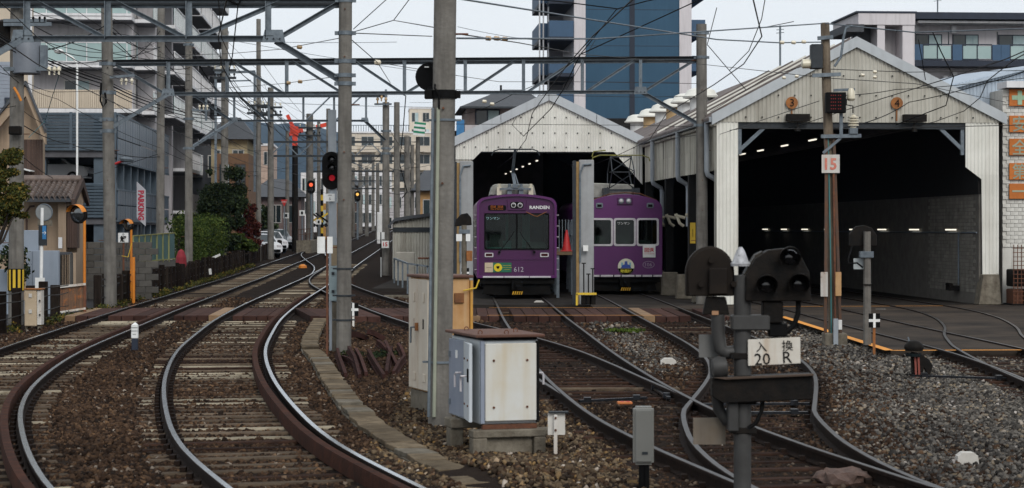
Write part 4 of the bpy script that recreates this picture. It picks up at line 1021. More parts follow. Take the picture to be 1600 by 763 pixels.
text_part('lettering', '回送', 0.155, M_red, pl, X1 @ Vector((0.785, -0.09, 1.40)), yw1, bold=0.004)
text_part('lettering', 'OUT OF SERVICE', 0.045, M_red, pl, X1 @ Vector((0.785, -0.09, 1.28)), yw1)
text_part('lettering', '106', 0.17, mat('pale_violet_numerals', (0.36, 0.30, 0.38)), T1, X1 @ Vector((0.77, -0.04, 0.93)), yw1)
mb = MB(X1); el = [(0.77 + 0.19 * math.cos(R(k * 12)), 0.93 + 0.115 * math.sin(R(k * 12))) for k in range(30)]; el2 = [(0.77 + 0.175 * math.cos(R(k * 12)), 0.93 + 0.10 * math.sin(R(k * 12))) for k in range(30)]
ring(mb, el, el2, -0.04, -0.032); mb.build('number_oval', MATS['pale_violet_numerals'], T1)
running_gear(T1, X1, hw1, 13.5); side_windows(T1, X1, hw1, 13.5, 1.55, 2.4)
mb = MB(X1); mb.box(-1.15, 1.15, 0.05, 0.3, 0.36, 0.52); mb.build('skirt', M_under, T1)
mb = MB(X1); mb.prism([(-0.98, 1.6, 3.1), (0.52, 1.6, 3.1), (0.48, 1.6, 3.55), (-0.9, 1.6, 3.6)], (0, 2.4, 0)); mb.build('roof_cooler', M_roofgear, T1, bevel=0.03)
mb = MB(X1); mb.tube([(-1.0, 0.1, 3.02), (-0.5, 0.05, 3.20), (0, 0.05, 3.25), (0.5, 0.05, 3.22), (1.05, 0.1, 3.0)], 0.02, 5); mb.build('roof_conduit', M_rust, T1)
# lattice pantograph
mb = MB(X1)
for z, w in ((3.35, 0.42), (3.95, 0.36), (4.45, 0.34)):
    mb.bar((-w, 1.0, z), (w, 1.0, z), 0.03, 0.03); mb.bar((-w, 1.5, z), (w, 1.5, z), 0.03, 0.03)
for sx in (-1, 1):
    mb.bar((sx * 0.42, 1.0, 3.35), (sx * 0.36, 0.45, 3.95), 0.03, 0.03); mb.bar((sx * 0.36, 0.45, 3.95), (sx * 0.34, 1.2, 4.45), 0.03, 0.03)
    mb.bar((sx * 0.42, 1.5, 3.35), (sx * 0.36, 2.1, 3.95), 0.03, 0.03); mb.bar((sx * 0.36, 2.1, 3.95), (sx * 0.34, 1.3, 4.45), 0.03, 0.03)
mb.bar((-0.42, 0.95, 3.4), (0.36, 0.5, 3.92), 0.025, 0.025); mb.bar((0.42, 0.95, 3.4), (-0.36, 0.5, 3.92), 0.025, 0.025)
mb.bar((-0.36, 0.5, 3.95), (0.34, 1.2, 4.42), 0.025, 0.025); mb.bar((0.36, 0.5, 3.95), (-0.34, 1.2, 4.42), 0.025, 0.025)
for sx in (-0.5, 0.5): mb.box(sx - 0.08, sx + 0.08, 0.8, 1.7, 3.18, 3.42)
mb.box(-0.55, 0.55, 0.85, 0.95, 3.30, 3.38); mb.build('pantograph_arm', M_steel_d, T1)
mb = MB(X1)
for sx in (-1, 1): mb.tube([(sx * 0.25, 1.25, 4.5), (sx * 0.7, 1.25, 4.5), (sx * 0.92, 1.25, 4.42), (sx * 0.96, 1.25, 4.3)], 0.022, 6)
mb.tube([(-0.95, 1.25, 4.45), (-0.9, 1.25, 4.62), (-0.5, 1.25, 4.66)], 0.02, 6)
mb.bar((-0.3, 1.25, 4.5), (0.3, 1.25, 4.5), 0.05, 0.04); mb.build('collector_head', mat('olive_collector', (0.20, 0.19, 0.04), (0.1, 0.1, 0.04), 0.6), T1)
# bundle fittings under the shed eave, right of the tram
for k, y in enumerate((5.5, 7.8, 9.9, 11.8)):
    c = F2(0.0, y, 2.45); mb = MB(); mb.tube([c + Vector((0, 0, 0.25)), c + Vector((0.06, 0, 0.12)), c + Vector((0.12, -0.05, -0.05)), c + Vector((0.25, -0.05, -0.14))], 0.05, 7)
    mb.cyl(c + Vector((-0.05, 0, 0.2)), c + Vector((0.3, 0, 0.12)), 0.05, n=8)
    tag(mb.build('hose_loop', M_ceramic_w, at=c), ('nearest', 'second', 'third', 'farthest')[k] + ' pale hose loop hanging on a dark column beside tram 106', 'hose', 'hose loops along the open side of the shed')
c = F2(-0.02, 4.2, 2.1); ys_ = thing('sign_plate', 'narrow yellow sign on the dark column right of tram 106', 'sign', c)
mb = MB(); mb.cbox(c, (0.16, 0.03, 0.62)); mb.build('plate', M_yellow, ys_)
text_part('lettering', '┃\n┃', 0.12, M_black, ys_, c + Vector((0, -0.02, 0)))
for k in range(5):
    c = F2(-0.15, 1.5 + k * 3.2, 0.1); mb = MB(); mb.prism([c + Vector((-0.3, 0, 0)), c + Vector((0.3, 0, 0)), c + Vector((0.24, 0, 0.75)), c + Vector((-0.24, 0, 0.75))], (0, 0.4, 0))
    mb.build('column_footing', M_conc2, sh2, bevel=0.03)
# ================================================================ POLES
def pole(px, Y, top_y, dia, label, lean_px=0, z0=None, m=None, steps=True, group='concrete poles along the line', name='concrete_pole', cap=False, taper=0.86):
    b = Vector((PX(px, Y), Y, gz(Y) if z0 is None else z0)); zt = PZ(top_y, Y); tx = PX(px + lean_px, Y)
    t = thing(name, label, 'pole', b, group); m = m or M_concrete
    top = Vector((tx, Y, zt)); mb = MB(); n = 10
    pts = [b.lerp(top, k / n) - Vector((0, 0, 0.3 if k == 0 else 0)) for k in range(n + 1)]
    mb.tube(pts, [dia / 2 * (1 - (1 - taper) * k / n) for k in range(n + 1)], 20); mb.build('shaft', m, t, smooth=40)
    def at(z): return b.lerp(top, (z - b.z) / (top.z - b.z)), dia / 2 * (1 - (1 - taper) * (z - b.z) / (top.z - b.z))
    if steps:
        z = b.z + 1.9; k = 0
        while z < zt - 0.3 and Y < 90:
            c, r = at(z); sx = 1 if k % 2 else -1
            mb = MB(); mb.cyl(c + Vector((0, -r + 0.02, 0)), c + Vector((0, -r - 0.035, 0)), 0.014, n=6) if k % 3 else mb.cyl(c + Vector((sx * r * 0.9, 0, 0)), c + Vector((sx * (r + 0.14), 0, 0)), 0.012, n=6)
            mb.build('step_bolt', M_rust, t); z += 0.85; k += 1
    t_at[t.name] = at
    return t
t_at = {}
def band(t, zs, w=0.07, m=None, name='steel_band', extra=0.012):
    for z in zs:
        c, r = t_at[t.name](z); mb = MB(); mb.cyl(c - Vector((0, 0, w / 2)), c + Vector((0, 0, w / 2)), r + extra, n=20)
        mb.box(c.x - r - 0.07, c.x - r + 0.01, c.y - 0.03, c.y + 0.03, z - w / 2 + 0.002, z + w / 2 - 0.002); mb.box(c.x + r - 0.01, c.x + r + 0.07, c.y - 0.03, c.y + 0.03, z - w / 2 + 0.002, z + w / 2 - 0.002)
        mb.build(name, m or M_galv, t, smooth=40)
def hazard_band(t, z0, z1):
    zm = (z0 + z1) / 2; c, r = t_at[t.name](zm)
    MB().cyl((c.x, c.y, z0), (c.x, c.y, z1), r + 0.012, n=24).build('warning_sleeve', M_black, t, smooth=40)
    for k in range(7):
        a = R(-90 + (k - 3) * 34); mb = MB(); q = Vector((math.cos(a), math.sin(a), 0)); s = Vector((-q.y, q.x, 0)) * 0.032; rr_ = r + 0.018
        mb.quad(Vector((c.x, c.y, z0 + 0.02)) + q * rr_ - s, Vector((c.x, c.y, z0 + 0.02)) + q * rr_ + s, Vector((c.x, c.y, z1 - 0.02)) + q * rr_ + s, Vector((c.x, c.y, z1 - 0.02)) + q * rr_ - s)
        mb.build('yellow_stripe', M_yellow, t)

# tall pole in the middle, with conduit, straps and the back of a round signal
pm = pole(687, 23.3, -30, 0.268, 'large concrete pole in the middle foreground beside the cream cabinet', 9, taper=0.95)
band(pm, [PZ(545, 23.3) - 0.15, PZ(188, 23.3)], 0.025, M_galv, 'chain_strap')
c, r = t_at[pm.name](PZ(148, 23.3))
MB().cyl(c - Vector((0, 0, 0.048)), c + Vector((0, 0, 0.048)), r + 0.02, n=24).build('black_clamp', M_black, pm, smooth=40)
MB().box(c.x - r - 0.09, c.x - r, c.y - 0.09, c.y + 0.05, c.z - 0.05, c.z + 0.05).build('clamp_lug', M_black, pm, bevel=0.006)
MB().box(c.x + r, c.x + r + 0.06, c.y - 0.07, c.y + 0.05, c.z - 0.04, c.z + 0.04).build('clamp_lug', M_black, pm, bevel=0.006)
for z in (PZ(20, 23.3), PZ(40, 23.3)): 
    cc_, rr_ = t_at[pm.name](z)
mb = MB(); pts = []
for py in (133, 139, 150, 165, 172):
    q, rq = t_at[pm.name](PZ(py, 23.3)); pts.append(q + Vector((-0.10 + (0.05 if py > 140 else 0.0), -rq * 0.85 - (0.04 if py > 134 else 0.0), 0)))
mb.tube(pts, 0.012, 6); mb.build('signal_cable', M_black, pm)
mb = MB(); pts = []
for py in (170, 250, 350, 450, 560, 650):
    q, rq = t_at[pm.name](PZ(py, 23.3)); pts.append(q + Vector((-rq * 0.45, -rq * 0.92 - 0.015, 0)))
mb.tube(pts, 0.021, 8); mb.build('conduit', mat('pale_green_conduit', (0.34, 0.36, 0.28), (0.27, 0.29, 0.23), 0.6), pm, smooth=40)
mb = MB(); mb.tube([(b_.x - 0.06, b_.y, b_.z) for b_ in pts], 0.018, 6); mb.build('conduit', M_galv, pm, smooth=40)
sg = thing('round_signal', 'black round signal seen from behind, left of the middle pole', 'signal', P(664, 148, 23.6))
cs = P(671, 120, 23.62); MB().lathe(cs, [(0.165, 0), (0.165, 0.03), (0.15, 0.05), (0.12, 0.12), (0.1, 0.14)], 28, axis=(0.12, 1, 0)).build('backplate', M_black, sg, smooth=35)
MB().cbox(cs + Vector((-0.03, -0.012, 0.11)), (0.05, 0.02, 0.012)).build('latch', M_white, sg)
mb = MB(); mb.bar(cs + Vector((0.0, -0.03, -0.15)), Vector((c.x - r - 0.03, c.y, c.z)), 0.05, 0.08); mb.build('arm', M_black, sg)

p540 = pole(537, 36.6, -25, 0.27, 'concrete pole beside the tall colour-light signal carrying the nearest gantry', 3)
p168 = pole(173, 58, -40, 0.36, 'concrete pole standing at the left end of the timber crossing', -7)
p1095 = pole(1097, 58, 38, 0.34, 'concrete pole in front of the sheds behind the shunting signal', -1)
p295 = pole(295, 83, -10, 0.33, 'concrete pole beside the hedge on the left', 0)
p602 = pole(603, 95, 160, 0.36, 'concrete pole with the number 15 sign right of the main tracks', 0)
p620 = pole(620, 112, 160, 0.36, 'concrete pole just behind the number 15 pole', 0)
p27 = pole(25, 48, -30, 0.36, 'grey utility pole with transformer at the far left', 2, m=M_concrete)
hazard_band(p27, PZ(455, 48), PZ(420, 48))
p250 = pole(250, 75, -20, 0.31, 'grey utility pole with a warning sleeve behind the green fence', 2)
hazard_band(p250, PZ(403, 75), PZ(385, 75))
p352 = pole(351, 106, 40, 0.40, 'thin grey utility pole beside the dark tree', 0)
p404 = pole(404, 118, 30, 0.30, 'brownish utility pole beside the red maple', 0)
p422 = pole(423, 123, 137, 0.40, 'pale concrete pole beside the parked cars', 0)
p449 = pole(449, 150, 205, 0.30, 'thin grey pole behind the red triangle sign', 0, steps=False)
p460 = pole(461, 143, 228, 0.46, 'black steel column at the crossing on the left', 0, m=M_black_w, steps=False, name='steel_column', group=None)
p485 = pole(484, 160, 178, 0.62, 'grey pole carrying the red crossing signal', 0, steps=False)
for px, Y, ty, d, lab in ((498, 170, 190, 0.32, 'thin pole behind the tall colour-light signal'), (513, 190, 170, 0.45, 'far pole left of the nearest gantry pole'), (636, 128, 213, 0.40, 'far pole right of the number 15 pole'), (644, 150, 226, 0.3, 'thin dark far pole near the green striped board'), (653, 140, 214, 0.34, 'far pole holding the green striped board'),
                          (563, 230, 250, 0.5, 'farthest pole beside the main tracks'), (573, 210, 262, 0.42, 'far pole between the main tracks vanishing point'), (583, 250, 240, 0.4, 'far thin pole near the white cabinet'), (590, 190, 255, 0.36, 'far thin pole left of the number 15 pole'), (552, 205, 262, 0.36, 'far thin pole just right of the gantry pole')):
    pole(px, Y, ty, d, lab, steps=False)

# ================================================================ GANTRIES
def gantry(label, Y, up, lo, x_l, x_r, lo_l, lo_r, vert, diag, braces, w=0.09, m=M_galv, Y2=None):
    """all coordinates are picture columns / heights turned into real positions in the plane y = Y (to Y2 at the right end)"""
    Y2 = Y2 or Y
    def q(px, py):
        f = (px - x_l) / (x_r - x_l); yy = Y + (Y2 - Y) * f; return P(px, py, yy)
    t = thing('gantry', label, 'gantry', q((x_l + x_r) / 2, 150), 'steel catenary gantries')
    uf = up if callable(up) else (lambda x: up); lf = lo if callable(lo) else (lambda x: lo)
    MB().angle(q(x_l, uf(x_l)), q(x_r, uf(x_r)), w * 1.15).build('upper_chord', M_steel_d, t)
    MB().angle(q(x_l, uf(x_l) + 1) + Vector((0, 0.09, -0.05)), q(x_r, uf(x_r) + 1) + Vector((0, 0.09, -0.05)), w).build('upper_chord', m, t)
    MB().angle(q(lo_l, lf(lo_l)), q(lo_r, lf(lo_r)), w).build('lower_chord', m, t)
    for x in vert: MB().angle(q(x, uf(x)), q(x, lf(x)), w, up=(0, 1, 0)).build('vertical', m, t)
    for x0, x1, dn in diag:
        a, b = (q(x0, uf(x0)), q(x1, lf(x1))) if dn else (q(x0, lf(x0)), q(x1, uf(x1)))
        MB().angle(a + Vector((0, 0.06, 0)), b + Vector((0, 0.06, 0)), w * 0.75).build('diagonal', m, t)
    for x0, y0, x1, y1 in braces: MB().angle(q(x0, y0), q(x1, y1), w * 1.1).build('knee_brace', m, t)
    for x in (lo_l, lo_r):
        c = q(x, lf(x)); s = w * 1.6; mb = MB(); mb.prism([c + Vector((-s * 1.3, -0.05, -s * .4)), c + Vector((s * 1.3, -0.05, -s * .4)), c + Vector((s, -0.05, s)), c + Vector((-s, -0.05, s))], (0, 0.02, 0)); mb.build('gusset', m, t)
        for dx in (-0.7, 0.0, 0.7): MB().cyl(c + Vector((dx * s, -0.05, 0)), c + Vector((dx * s, -0.075, 0)), 0.016, n=6).build('bolt', M_steel_d, t)
    return t
gantry('nearest steel gantry crossing the top left of the picture', 36.6, 2, 61, -75, 543, 36, 428, [42, 168, 295, 419], [(55, 166, 1), (178, 293, 1), (303, 440, 0), (432, 533, 0)], [(36, 62, -75, 125), (430, 64, 541, 132)], w=0.10)
gantry('long steel gantry from the left crossing pole to the shed pole', 58, lambda x: 97 - (x - 165) * 0.006, lambda x: 147.5 - (x - 165) * 0.004, 163, 1098, 263, 1001, [263, 355, 448, 541, 632, 727, 818, 910, 1001],
       [(172, 258, 1), (362, 443, 1), (455, 535, 1), (552, 628, 1), (634, 720, 0), (730, 808, 0), (823, 902, 0), (915, 995, 0), (1005, 1090, 0)], [(263, 148, 166, 205), (1002, 144, 1094, 196)], w=0.095)
gantry('third steel gantry between the hedge pole and the number 15 pole', 83, 148, 189, 290, 606, 365, 570, [322, 366, 420, 474, 522, 572], [(300, 362, 1), (370, 418, 1), (478, 520, 0), (524, 568, 0)], [(365, 189, 297, 232), (570, 189, 604, 222)], w=0.09, Y2=95)
def far_beam(label, Y, x0, x1, py, dpy):
    t = thing('gantry', label, 'gantry', P((x0 + x1) / 2, py, Y), 'steel catenary gantries')
    for d in (0, dpy): MB().bar(P(x0, py + d, Y), P(x1, py + d, Y), 0.1, 0.12).build('chord', M_steel_d, t)
    n = max(3, int((x1 - x0) / 22))
    for k in range(n):
        a = x0 + (x1 - x0) * k / n; b = x0 + (x1 - x0) * (k + 1) / n
        MB().bar(P(a, py if k % 2 else py + dpy, Y), P(b, py + dpy if k % 2 else py, Y), 0.06, 0.06).build('diagonal', M_galv, t)
far_beam('far gantry beam level with the crossing column', 123, 422, 622, 222, 22)
far_beam('farther gantry beam above the crossing signal', 160, 484, 640, 252, 16)
far_beam('farthest gantry beam above the vanishing tracks', 200, 512, 650, 283, 12)
# portal frame seen over the roofs at the left
t = thing('portal_frame', 'small steel portal frame with insulators above the far roofs', 'portal frame', P(367, 240, 120), None)
MB().bar(P(336, 114, 120), P(399, 112, 120), 0.12, 0.14).build('beam', M_galv, t)
for x in (337, 398): MB().bar(P(x, 113, 120), P(x, 300, 120), 0.13, 0.13).build('post', M_galv, t)
MB().bar(P(358, 127, 120), P(392, 126, 120), 0.05, 0.08).build('crossarm', M_galv, t)

# ================================================================ WIRES
def wire(pts, r, label, group, m=None, sag=0.0, n=10, name='overhead_wire'):
    P3 = [P(*p) if not isinstance(p, Vector) else p for p in pts]; out = []
    for a, b in zip(P3[:-1], P3[1:]):
        for k in range(n):
            f = k / n; q = a.lerp(b, f); q.z -= sag * 4 * f * (1 - f) * (a - b).length * 0.02; out.append(q)
    out.append(P3[-1]); mb = MB(); mb.tube(out, r, 5)
    o = mb.build(name, m or M_wire, smooth=60, at=out[0]); return tag(o, label, 'wire', group)
def beads(pts, label, m=None, s=0.09, group='strain insulators on the wires'):
    s *= 0.75
    for k, (px, py, Y) in enumerate(pts):
        c = P(px, py, Y); t = thing('strain_insulator', label if len(pts) == 1 else ('first', 'second', 'third', 'fourth', 'fifth')[k] + ' from the left, ' + label, 'insulator', c, group)
        mb = MB(); mb.lathe(c - Vector((s, 0, -0.01)), [(s * .3, 0), (s * .75, s * .25), (s * .75, s * 1.7), (s * .3, s * 2)], 8, axis=(1, 0, -0.1)); mb.build('ceramic_body', m or M_ceramic, t)
# contact and messenger wires above each track
for key, lab, y0, y1 in (('A', 'contact wire above the leftmost main track', 15, 260), ('B', 'contact wire above the main track beside the trough', 15, 260), ('C', 'contact wire above the left purple tram', 15, 85), ('D', 'contact wire above the right purple tram', 15, 85), ('F', 'contact wire above the straight large shed track', 24, 85), ('G', 'contact wire above the bent large shed track', 24, 85)):
    for z, r, kind in ((5.05, 0.010, lab), (5.75, 0.008, lab.replace('contact', 'messenger'))):
        if z > 5.5 and key in 'CDFG': continue
        pts = []; y = y0
        while y < y1:
            zz = z + gz(y) + (0.25 * math.sin((y % 25) / 25 * math.pi) * -1 if z > 5.5 else 0); pts.append(Vector((TRK[key](y), y, zz if key not in 'CDFG' else min(z, 4.62 if y > 50 and key in 'CD' else z)))); y += 5
        mb = MB(); mb.tube(pts, r, 5); tag(mb.build('overhead_wire', M_wire, smooth=60, at=pts[0]), kind, 'wire', 'wires above the tracks')
g1 = 'feeder wires across the yard'
wire([(714, 60, 23.3), (930, 61, 30), (1120, 48, 35), (1284, 37, 39.1)], 0.012, 'pale feeder wire from the middle pole to the right pole top', g1, M_galv)
wire([(1290, 37, 39.1), (1430, 51, 37), (1630, 44, 34)], 0.012, 'feeder wire leaving the right pole top towards the right edge', g1, M_galv)
wire([(690, -6, 23.3), (1120, 62, 36), (1216, 67, 38), (1284, 66, 39.1)], 0.012, 'feeder wire rising left to the top of the middle pole', g1, M_galv)
wire([(714, 53, 23.3), (810, 67, 30), (907, 85, 45), (1100, 101, 57), (1290, 122, 39.2)], 0.008, 'thin guy wire from the middle pole past the gantry to the right pole', g1)
wire([(1290, 108, 39.2), (1420, 113, 42), (1630, 110, 45)], 0.008, 'thin horizontal wire across the large gable to the right edge', g1)
wire([(1290, 122, 39.2), (1430, 131, 44), (1572, 160, 56)], 0.008, 'thin wire from the right pole down to the shed eave', g1)
wire([(1000, 224, 66), (1160, 201, 56), (1300, 202, 52), (1630, 195, 50)], 0.010, 'horizontal wire across the opening of the large shed', g1)
wire([(1125, 210, 57), (1280, 158, 39.3)], 0.008, 'wire from the shed corner up to the right pole', g1)
wire([(1110, 175, 57), (1200, 120, 46), (1284, 95, 39.3)], 0.008, 'dark wire rising from the gutter corner to the right pole', g1, M_cable)
wire([(1290, 200, 39.3), (1340, 195, 44), (1420, 160, 55), (1540, 130, 50), (1630, 100, 44)], 0.012, 'dark cable sagging across the large gable to the upper right', g1, M_cable, 0.3)
wire([(1290, 150, 39.3), (1400, 140, 48), (1540, 128, 54), (1630, 118, 50)], 0.009, 'dark cable across the gable just below the roof edge', g1, M_cable, 0.2)
g2 = 'dark droppers over the small shed'
wire([(1110, -8, 56), (1060, 15, 56), (907, 85, 56)], 0.016, 'dark slanting cable in front of the blue tower', g2, M_cable)
wire([(735, -8, 56), (870, 2, 56), (965, 14, 56), (1010, 2, 56), (1060, -8, 56)], 0.016, 'dark cable curving along the very top of the blue tower', g2, M_cable)
wire([(964, 14, 56), (907, 85, 56), (880, 140, 57), (861, 170, 62), (818, 213, 68)], 0.014, 'dark cable dropping from the gantry to the small gable', g2, M_cable)
wire([(907, 85, 56), (870, 118, 58), (800, 148, 60), (760, 168, 62), (725, 178, 68)], 0.010, 'thin cable slanting left over the small shed roof', g2, M_cable, 0.2)
wire([(818, 213, 68), (800, 195, 68), (806, 185, 68)], 0.008, 'short loop of wire on the small gable', g2, M_cable)
wire([(930, 63, 56), (905, 105, 56), (885, 140, 57)], 0.008, 'thin green-grey cable beside the gantry crossing', g2)
wire([(712, 140, 66), (800, 148, 66), (1000, 152, 66), (1120, 150, 62)], 0.008, 'thin horizontal wire at the height of the small gable apex', g2)
wire([(712, 118, 58), (780, 128, 58), (900, 128, 60), (1100, 131, 60)], 0.008, 'thin wire between the gantry chords', g2)
wire([(712, 194, 60), (860, 195, 62), (1000, 196, 62), (1170, 201, 58)], 0.008, 'thin wire across the small gable', g2)
wire([(1120, 12, 57), (1105, 70, 57), (1165, 140, 57)], 0.012, 'dark stay cable from the shed pole to the gutter', g2, M_cable)
wire([(1196, -5, 50), (1190, 30, 52), (1170, 80, 56), (1140, 110, 57)], 0.012, 'dark cable hanging in the sky left of the large gable', g2, M_cable)
wire([(1190, 44, 52), (1240, 34, 48)], 0.010, 'short dark wire reaching to a peg right of the hanging cable', g2, M_cable)
wire([(1457, 50, 40), (1470, 80, 42), (1490, 120, 48), (1478, 165, 50), (1400, 195, 52)], 0.013, 'dark cable dropping in front of the white apartment balconies', g2, M_cable)
wire([(1435, 62, 40), (1440, 90, 42), (1446, 125, 44)], 0.009, 'short dark cable beside the first apartment balcony', g2, M_cable)
g3 = 'span wires over the main tracks'
wire([(553, 52, 36.6), (675, 57, 40)], 0.009, 'span wire from the gantry pole to the middle pole', g3)
wire([(553, 50, 36.6), (615, 32, 36.6), (645, -8, 36.6)], 0.008, 'bent wire rising right of the gantry pole', g3, M_cable)
wire([(552, 46, 36.6), (612, -8, 36.6)], 0.008, 'straight stay wire rising right of the gantry pole', g3, M_cable)
wire([(615, 32, 36.6), (690, 45, 23.6)], 0.007, 'thin wire reaching the step bolt of the middle pole', g3)
wire([(550, 63, 36.6), (590, 98, 45), (610, 130, 58)], 0.009, 'stay wire falling right from the gantry pole to the long gantry', g3)
wire([(590, 98, 45), (640, 106, 50), (714, 118, 58)], 0.008, 'thin wire from the grey insulator to the long gantry', g3)
wire([(290, 86, 60), (360, 84, 58), (440, 77, 50), (530, 60, 37)], 0.008, 'span wire with two ochre insulators left of the gantry pole', g3)
wire([(290, 140, 82), (360, 137, 70), (440, 131, 60), (525, 120, 38)], 0.008, 'lower span wire with two ochre insulators', g3)
wire([(380, -5, 36.6), (372, 7, 36.6), (363, 88, 36.6), (358, 110, 40)], 0.011, 'dark pull-off cable hanging below the nearest gantry', g3, M_cable)
wire([(345, -5, 36.6), (371, 7, 36.6)], 0.02, 'short dark rod below the nearest gantry', g3, M_cable)
beads([(446, 76, 49.5), (468, 74, 46.5)], 'ochre insulator on the upper span wire', s=0.085)
beads([(451, 130, 58), (469, 128, 55)], 'ochre insulator on the lower span wire', s=0.085)
beads([(590, 98, 45)], 'grey insulator on the stay wire by the gantry pole', M_ceramic_w, 0.10)
beads([(763, 61, 24.6), (776, 61, 25), (789, 62, 25.4)], 'brown insulator of the string right of the middle pole', s=0.05)
beads([(757, 159, 61), (769, 163, 61)], 'yellowish insulator over the small shed roof', M_ceramic_w, 0.09)
beads([(1222, 67, 37.8), (1240, 67, 38), (1256, 66, 38.4)], 'cream insulator of the string left of the right pole', M_ceramic_w, 0.06)
beads([(1225, 122, 42), (1245, 120, 41), (1348, 118, 40), (1367, 113, 40.6), (1367, 121, 40.6)], 'cream insulator on the wires in front of the large gable', M_ceramic_w, 0.055)
g4 = 'black cables strung between the left utility poles'
for k, (dy, r) in enumerate(((0, 0.022), (5, 0.018), (11, 0.014), (-4, 0.012))):
    wire([(-10, 50 + dy, 44), (27, 72 + dy, 48), (160, 126 + dy, 60), (250, 165 + dy, 75), (351, 180 + dy, 106)], r, ('second highest', 'second lowest', 'lowest', 'highest')[k] + ' black cable of the thick bundle sagging across the left', g4, M_cable, 0.25)
for k, p in enumerate(([(-10, 92, 44), (30, 130, 48), (90, 155, 56), (252, 232, 75)], [(-10, 110, 44), (27, 120, 48), (80, 144, 58), (165, 142, 58)], [(-10, 245, 46), (27, 237, 48), (100, 285, 70), (250, 240, 75)], [(27, 190, 48), (110, 225, 70), (168, 237, 58), (250, 245, 75)],
                       [(252, 110, 75), (320, 160, 90), (404, 215, 118)], [(252, 150, 75), (330, 200, 95), (404, 240, 118)], [(252, 180, 75), (330, 225, 95), (423, 235, 123), (500, 222, 160)], [(252, 235, 75), (340, 262, 100), (404, 268, 118), (480, 250, 160)],
                       [(168, 150, 58), (240, 205, 75), (300, 250, 83), (404, 275, 118)], [(27, 5, 48), (90, 30, 58), (240, 60, 75)], [(27, 25, 48), (120, 70, 62), (250, 95, 75)], [(55, -5, 52), (168, 62, 58), (262, 120, 75), (351, 170, 106)], [(90, -5, 50), (210, 70, 68), (300, 140, 95), (404, 200, 118)],
                       [(120, -5, 52), (200, 40, 62), (300, 110, 90)], [(351, 60, 106), (404, 110, 118), (449, 210, 150)], [(351, 90, 106), (440, 165, 140), (485, 200, 160)], [(404, 90, 118), (485, 190, 160), (513, 215, 190)], [(404, 130, 118), (470, 175, 150), (513, 190, 190)], [(300, 70, 83), (351, 128, 106), (404, 165, 118)],
                       [(404, 255, 118), (480, 262, 160), (560, 285, 230)], [(404, 285, 118), (500, 300, 170), (563, 300, 230)], [(351, 250, 106), (420, 282, 123), (500, 282, 170)], [(0, 8, 46), (60, 30, 55), (165, 48, 58)], [(-5, 170, 46), (27, 165, 48), (75, 195, 62)], [(0, 285, 46), (27, 250, 48)])):
    nm = ('rooftops', 'louvres', 'tile-roofed house', 'parking deck', 'brick house', 'grey apartment block')[k % 6]
    wire(p, rng.choice((0.008, 0.010, 0.013)), ('upper', 'middle', 'lower', 'slanting', 'lowest')[k // 6 if k // 6 < 5 else 4] + ' thin cable of the tangle passing in front of the ' + nm, g4, M_cable, 0.25)
wire([(92, 118, 56), (70, 190, 60), (45, 215, 58)], 0.010, 'green-blue stay wire in front of the apartment block', g4, mat('green_cable', (0.03, 0.12, 0.13)))
for k, (p, lab) in enumerate((([(610, 205, 100), (636, 240, 128), (655, 262, 145)], 'dark cable looping from the number 15 pole'), ([(603, 230, 95), (560, 262, 180), (520, 275, 200)], 'thin wire from the number 15 pole to the far left'), ([(603, 300, 95), (640, 300, 128), (672, 298, 140)], 'thin wire right of the number 15 pole'), ([(603, 262, 95), (640, 262, 128), (672, 258, 140)], 'upper thin wire right of the number 15 pole'), ([(622, 140, 100), (634, 150, 112), (630, 200, 112), (624, 255, 112), (636, 300, 112), (628, 310, 112)], 'thick black loop of cable on the pole behind number 15'))):
    wire(p, 0.03 if 'loop of' in lab else 0.014, lab, 'wires around the number 15 pole', M_cable, 0.2)
for k in range(16):
    y0 = 205 + k * 8.5; wire([(552 + rng.uniform(-40, 0), y0 + rng.uniform(-5, 5), 170 + k * 6), (600, y0 + 6 + rng.uniform(-4, 4), 190 + k * 4), (650 + rng.uniform(-8, 15), y0 + rng.uniform(-8, 8), 170 + k * 5)], 0.022, ('highest', 'second highest', 'third highest', 'fourth', 'fifth', 'sixth', 'seventh', 'eighth', 'ninth', 'tenth', 'eleventh', 'twelfth', 'thirteenth', 'third lowest', 'second lowest', 'lowest')[k] + ' of the thin wires crossing above the vanishing tracks', 'far wires above the vanishing tracks', M_wire, 0.3)
# dense tangle: service wires strung from pole to pole down the line
left_poles = [('transformer pole', 27, 48, 10), ('crossing pole', 168, 58, 20), ('warning-sleeve pole', 250, 75, 40), ('hedge pole', 297, 83, 60), ('tree-side pole', 351, 106, 95), ('maple pole', 404, 118, 125), ('pale car-side pole', 423, 123, 150), ('crossing-signal pole', 484, 160, 190), ('far gantry pole', 513, 190, 205), ('amber-signal pole', 563, 230, 255)]
for i, (na, xa, ya, ta) in enumerate(left_poles[:-1]):
    for j, step in enumerate((1, 1, 1, 2, 2)):
        if i + step >= len(left_poles): continue
        nb, xb, yb, tb = left_poles[i + step]; da, db = rng.uniform(8, 95) * (58 / ya) ** 0.6, rng.uniform(8, 95) * (58 / yb) ** 0.6
        wire([(xa, ta + da, ya - 0.2), (xb, tb + db, yb - 0.2)], rng.choice((0.009, 0.012, 0.016)) * max(1, ya / 90), ('first', 'second', 'third', 'fourth', 'fifth')[j] + ' service wire running from the ' + na + ' to the ' + nb, 'service wires down the line', M_cable, rng.uniform(0.3, 1.0))
# transmission lines far behind
for k, (a, b) in enumerate((((240, 60), (620, 66)), ((240, 150), (700, 168)), ((240, 40), (700, 118)), ((715, 42), (850, 64)))):
    wire([(a[0], a[1], 150), (b[0], b[1], 170)], 0.02, ('highest', 'lowest', 'slanting', 'short right-hand')[k] + ' pale far power line against the sky', 'far power lines', M_galv, 0.3)

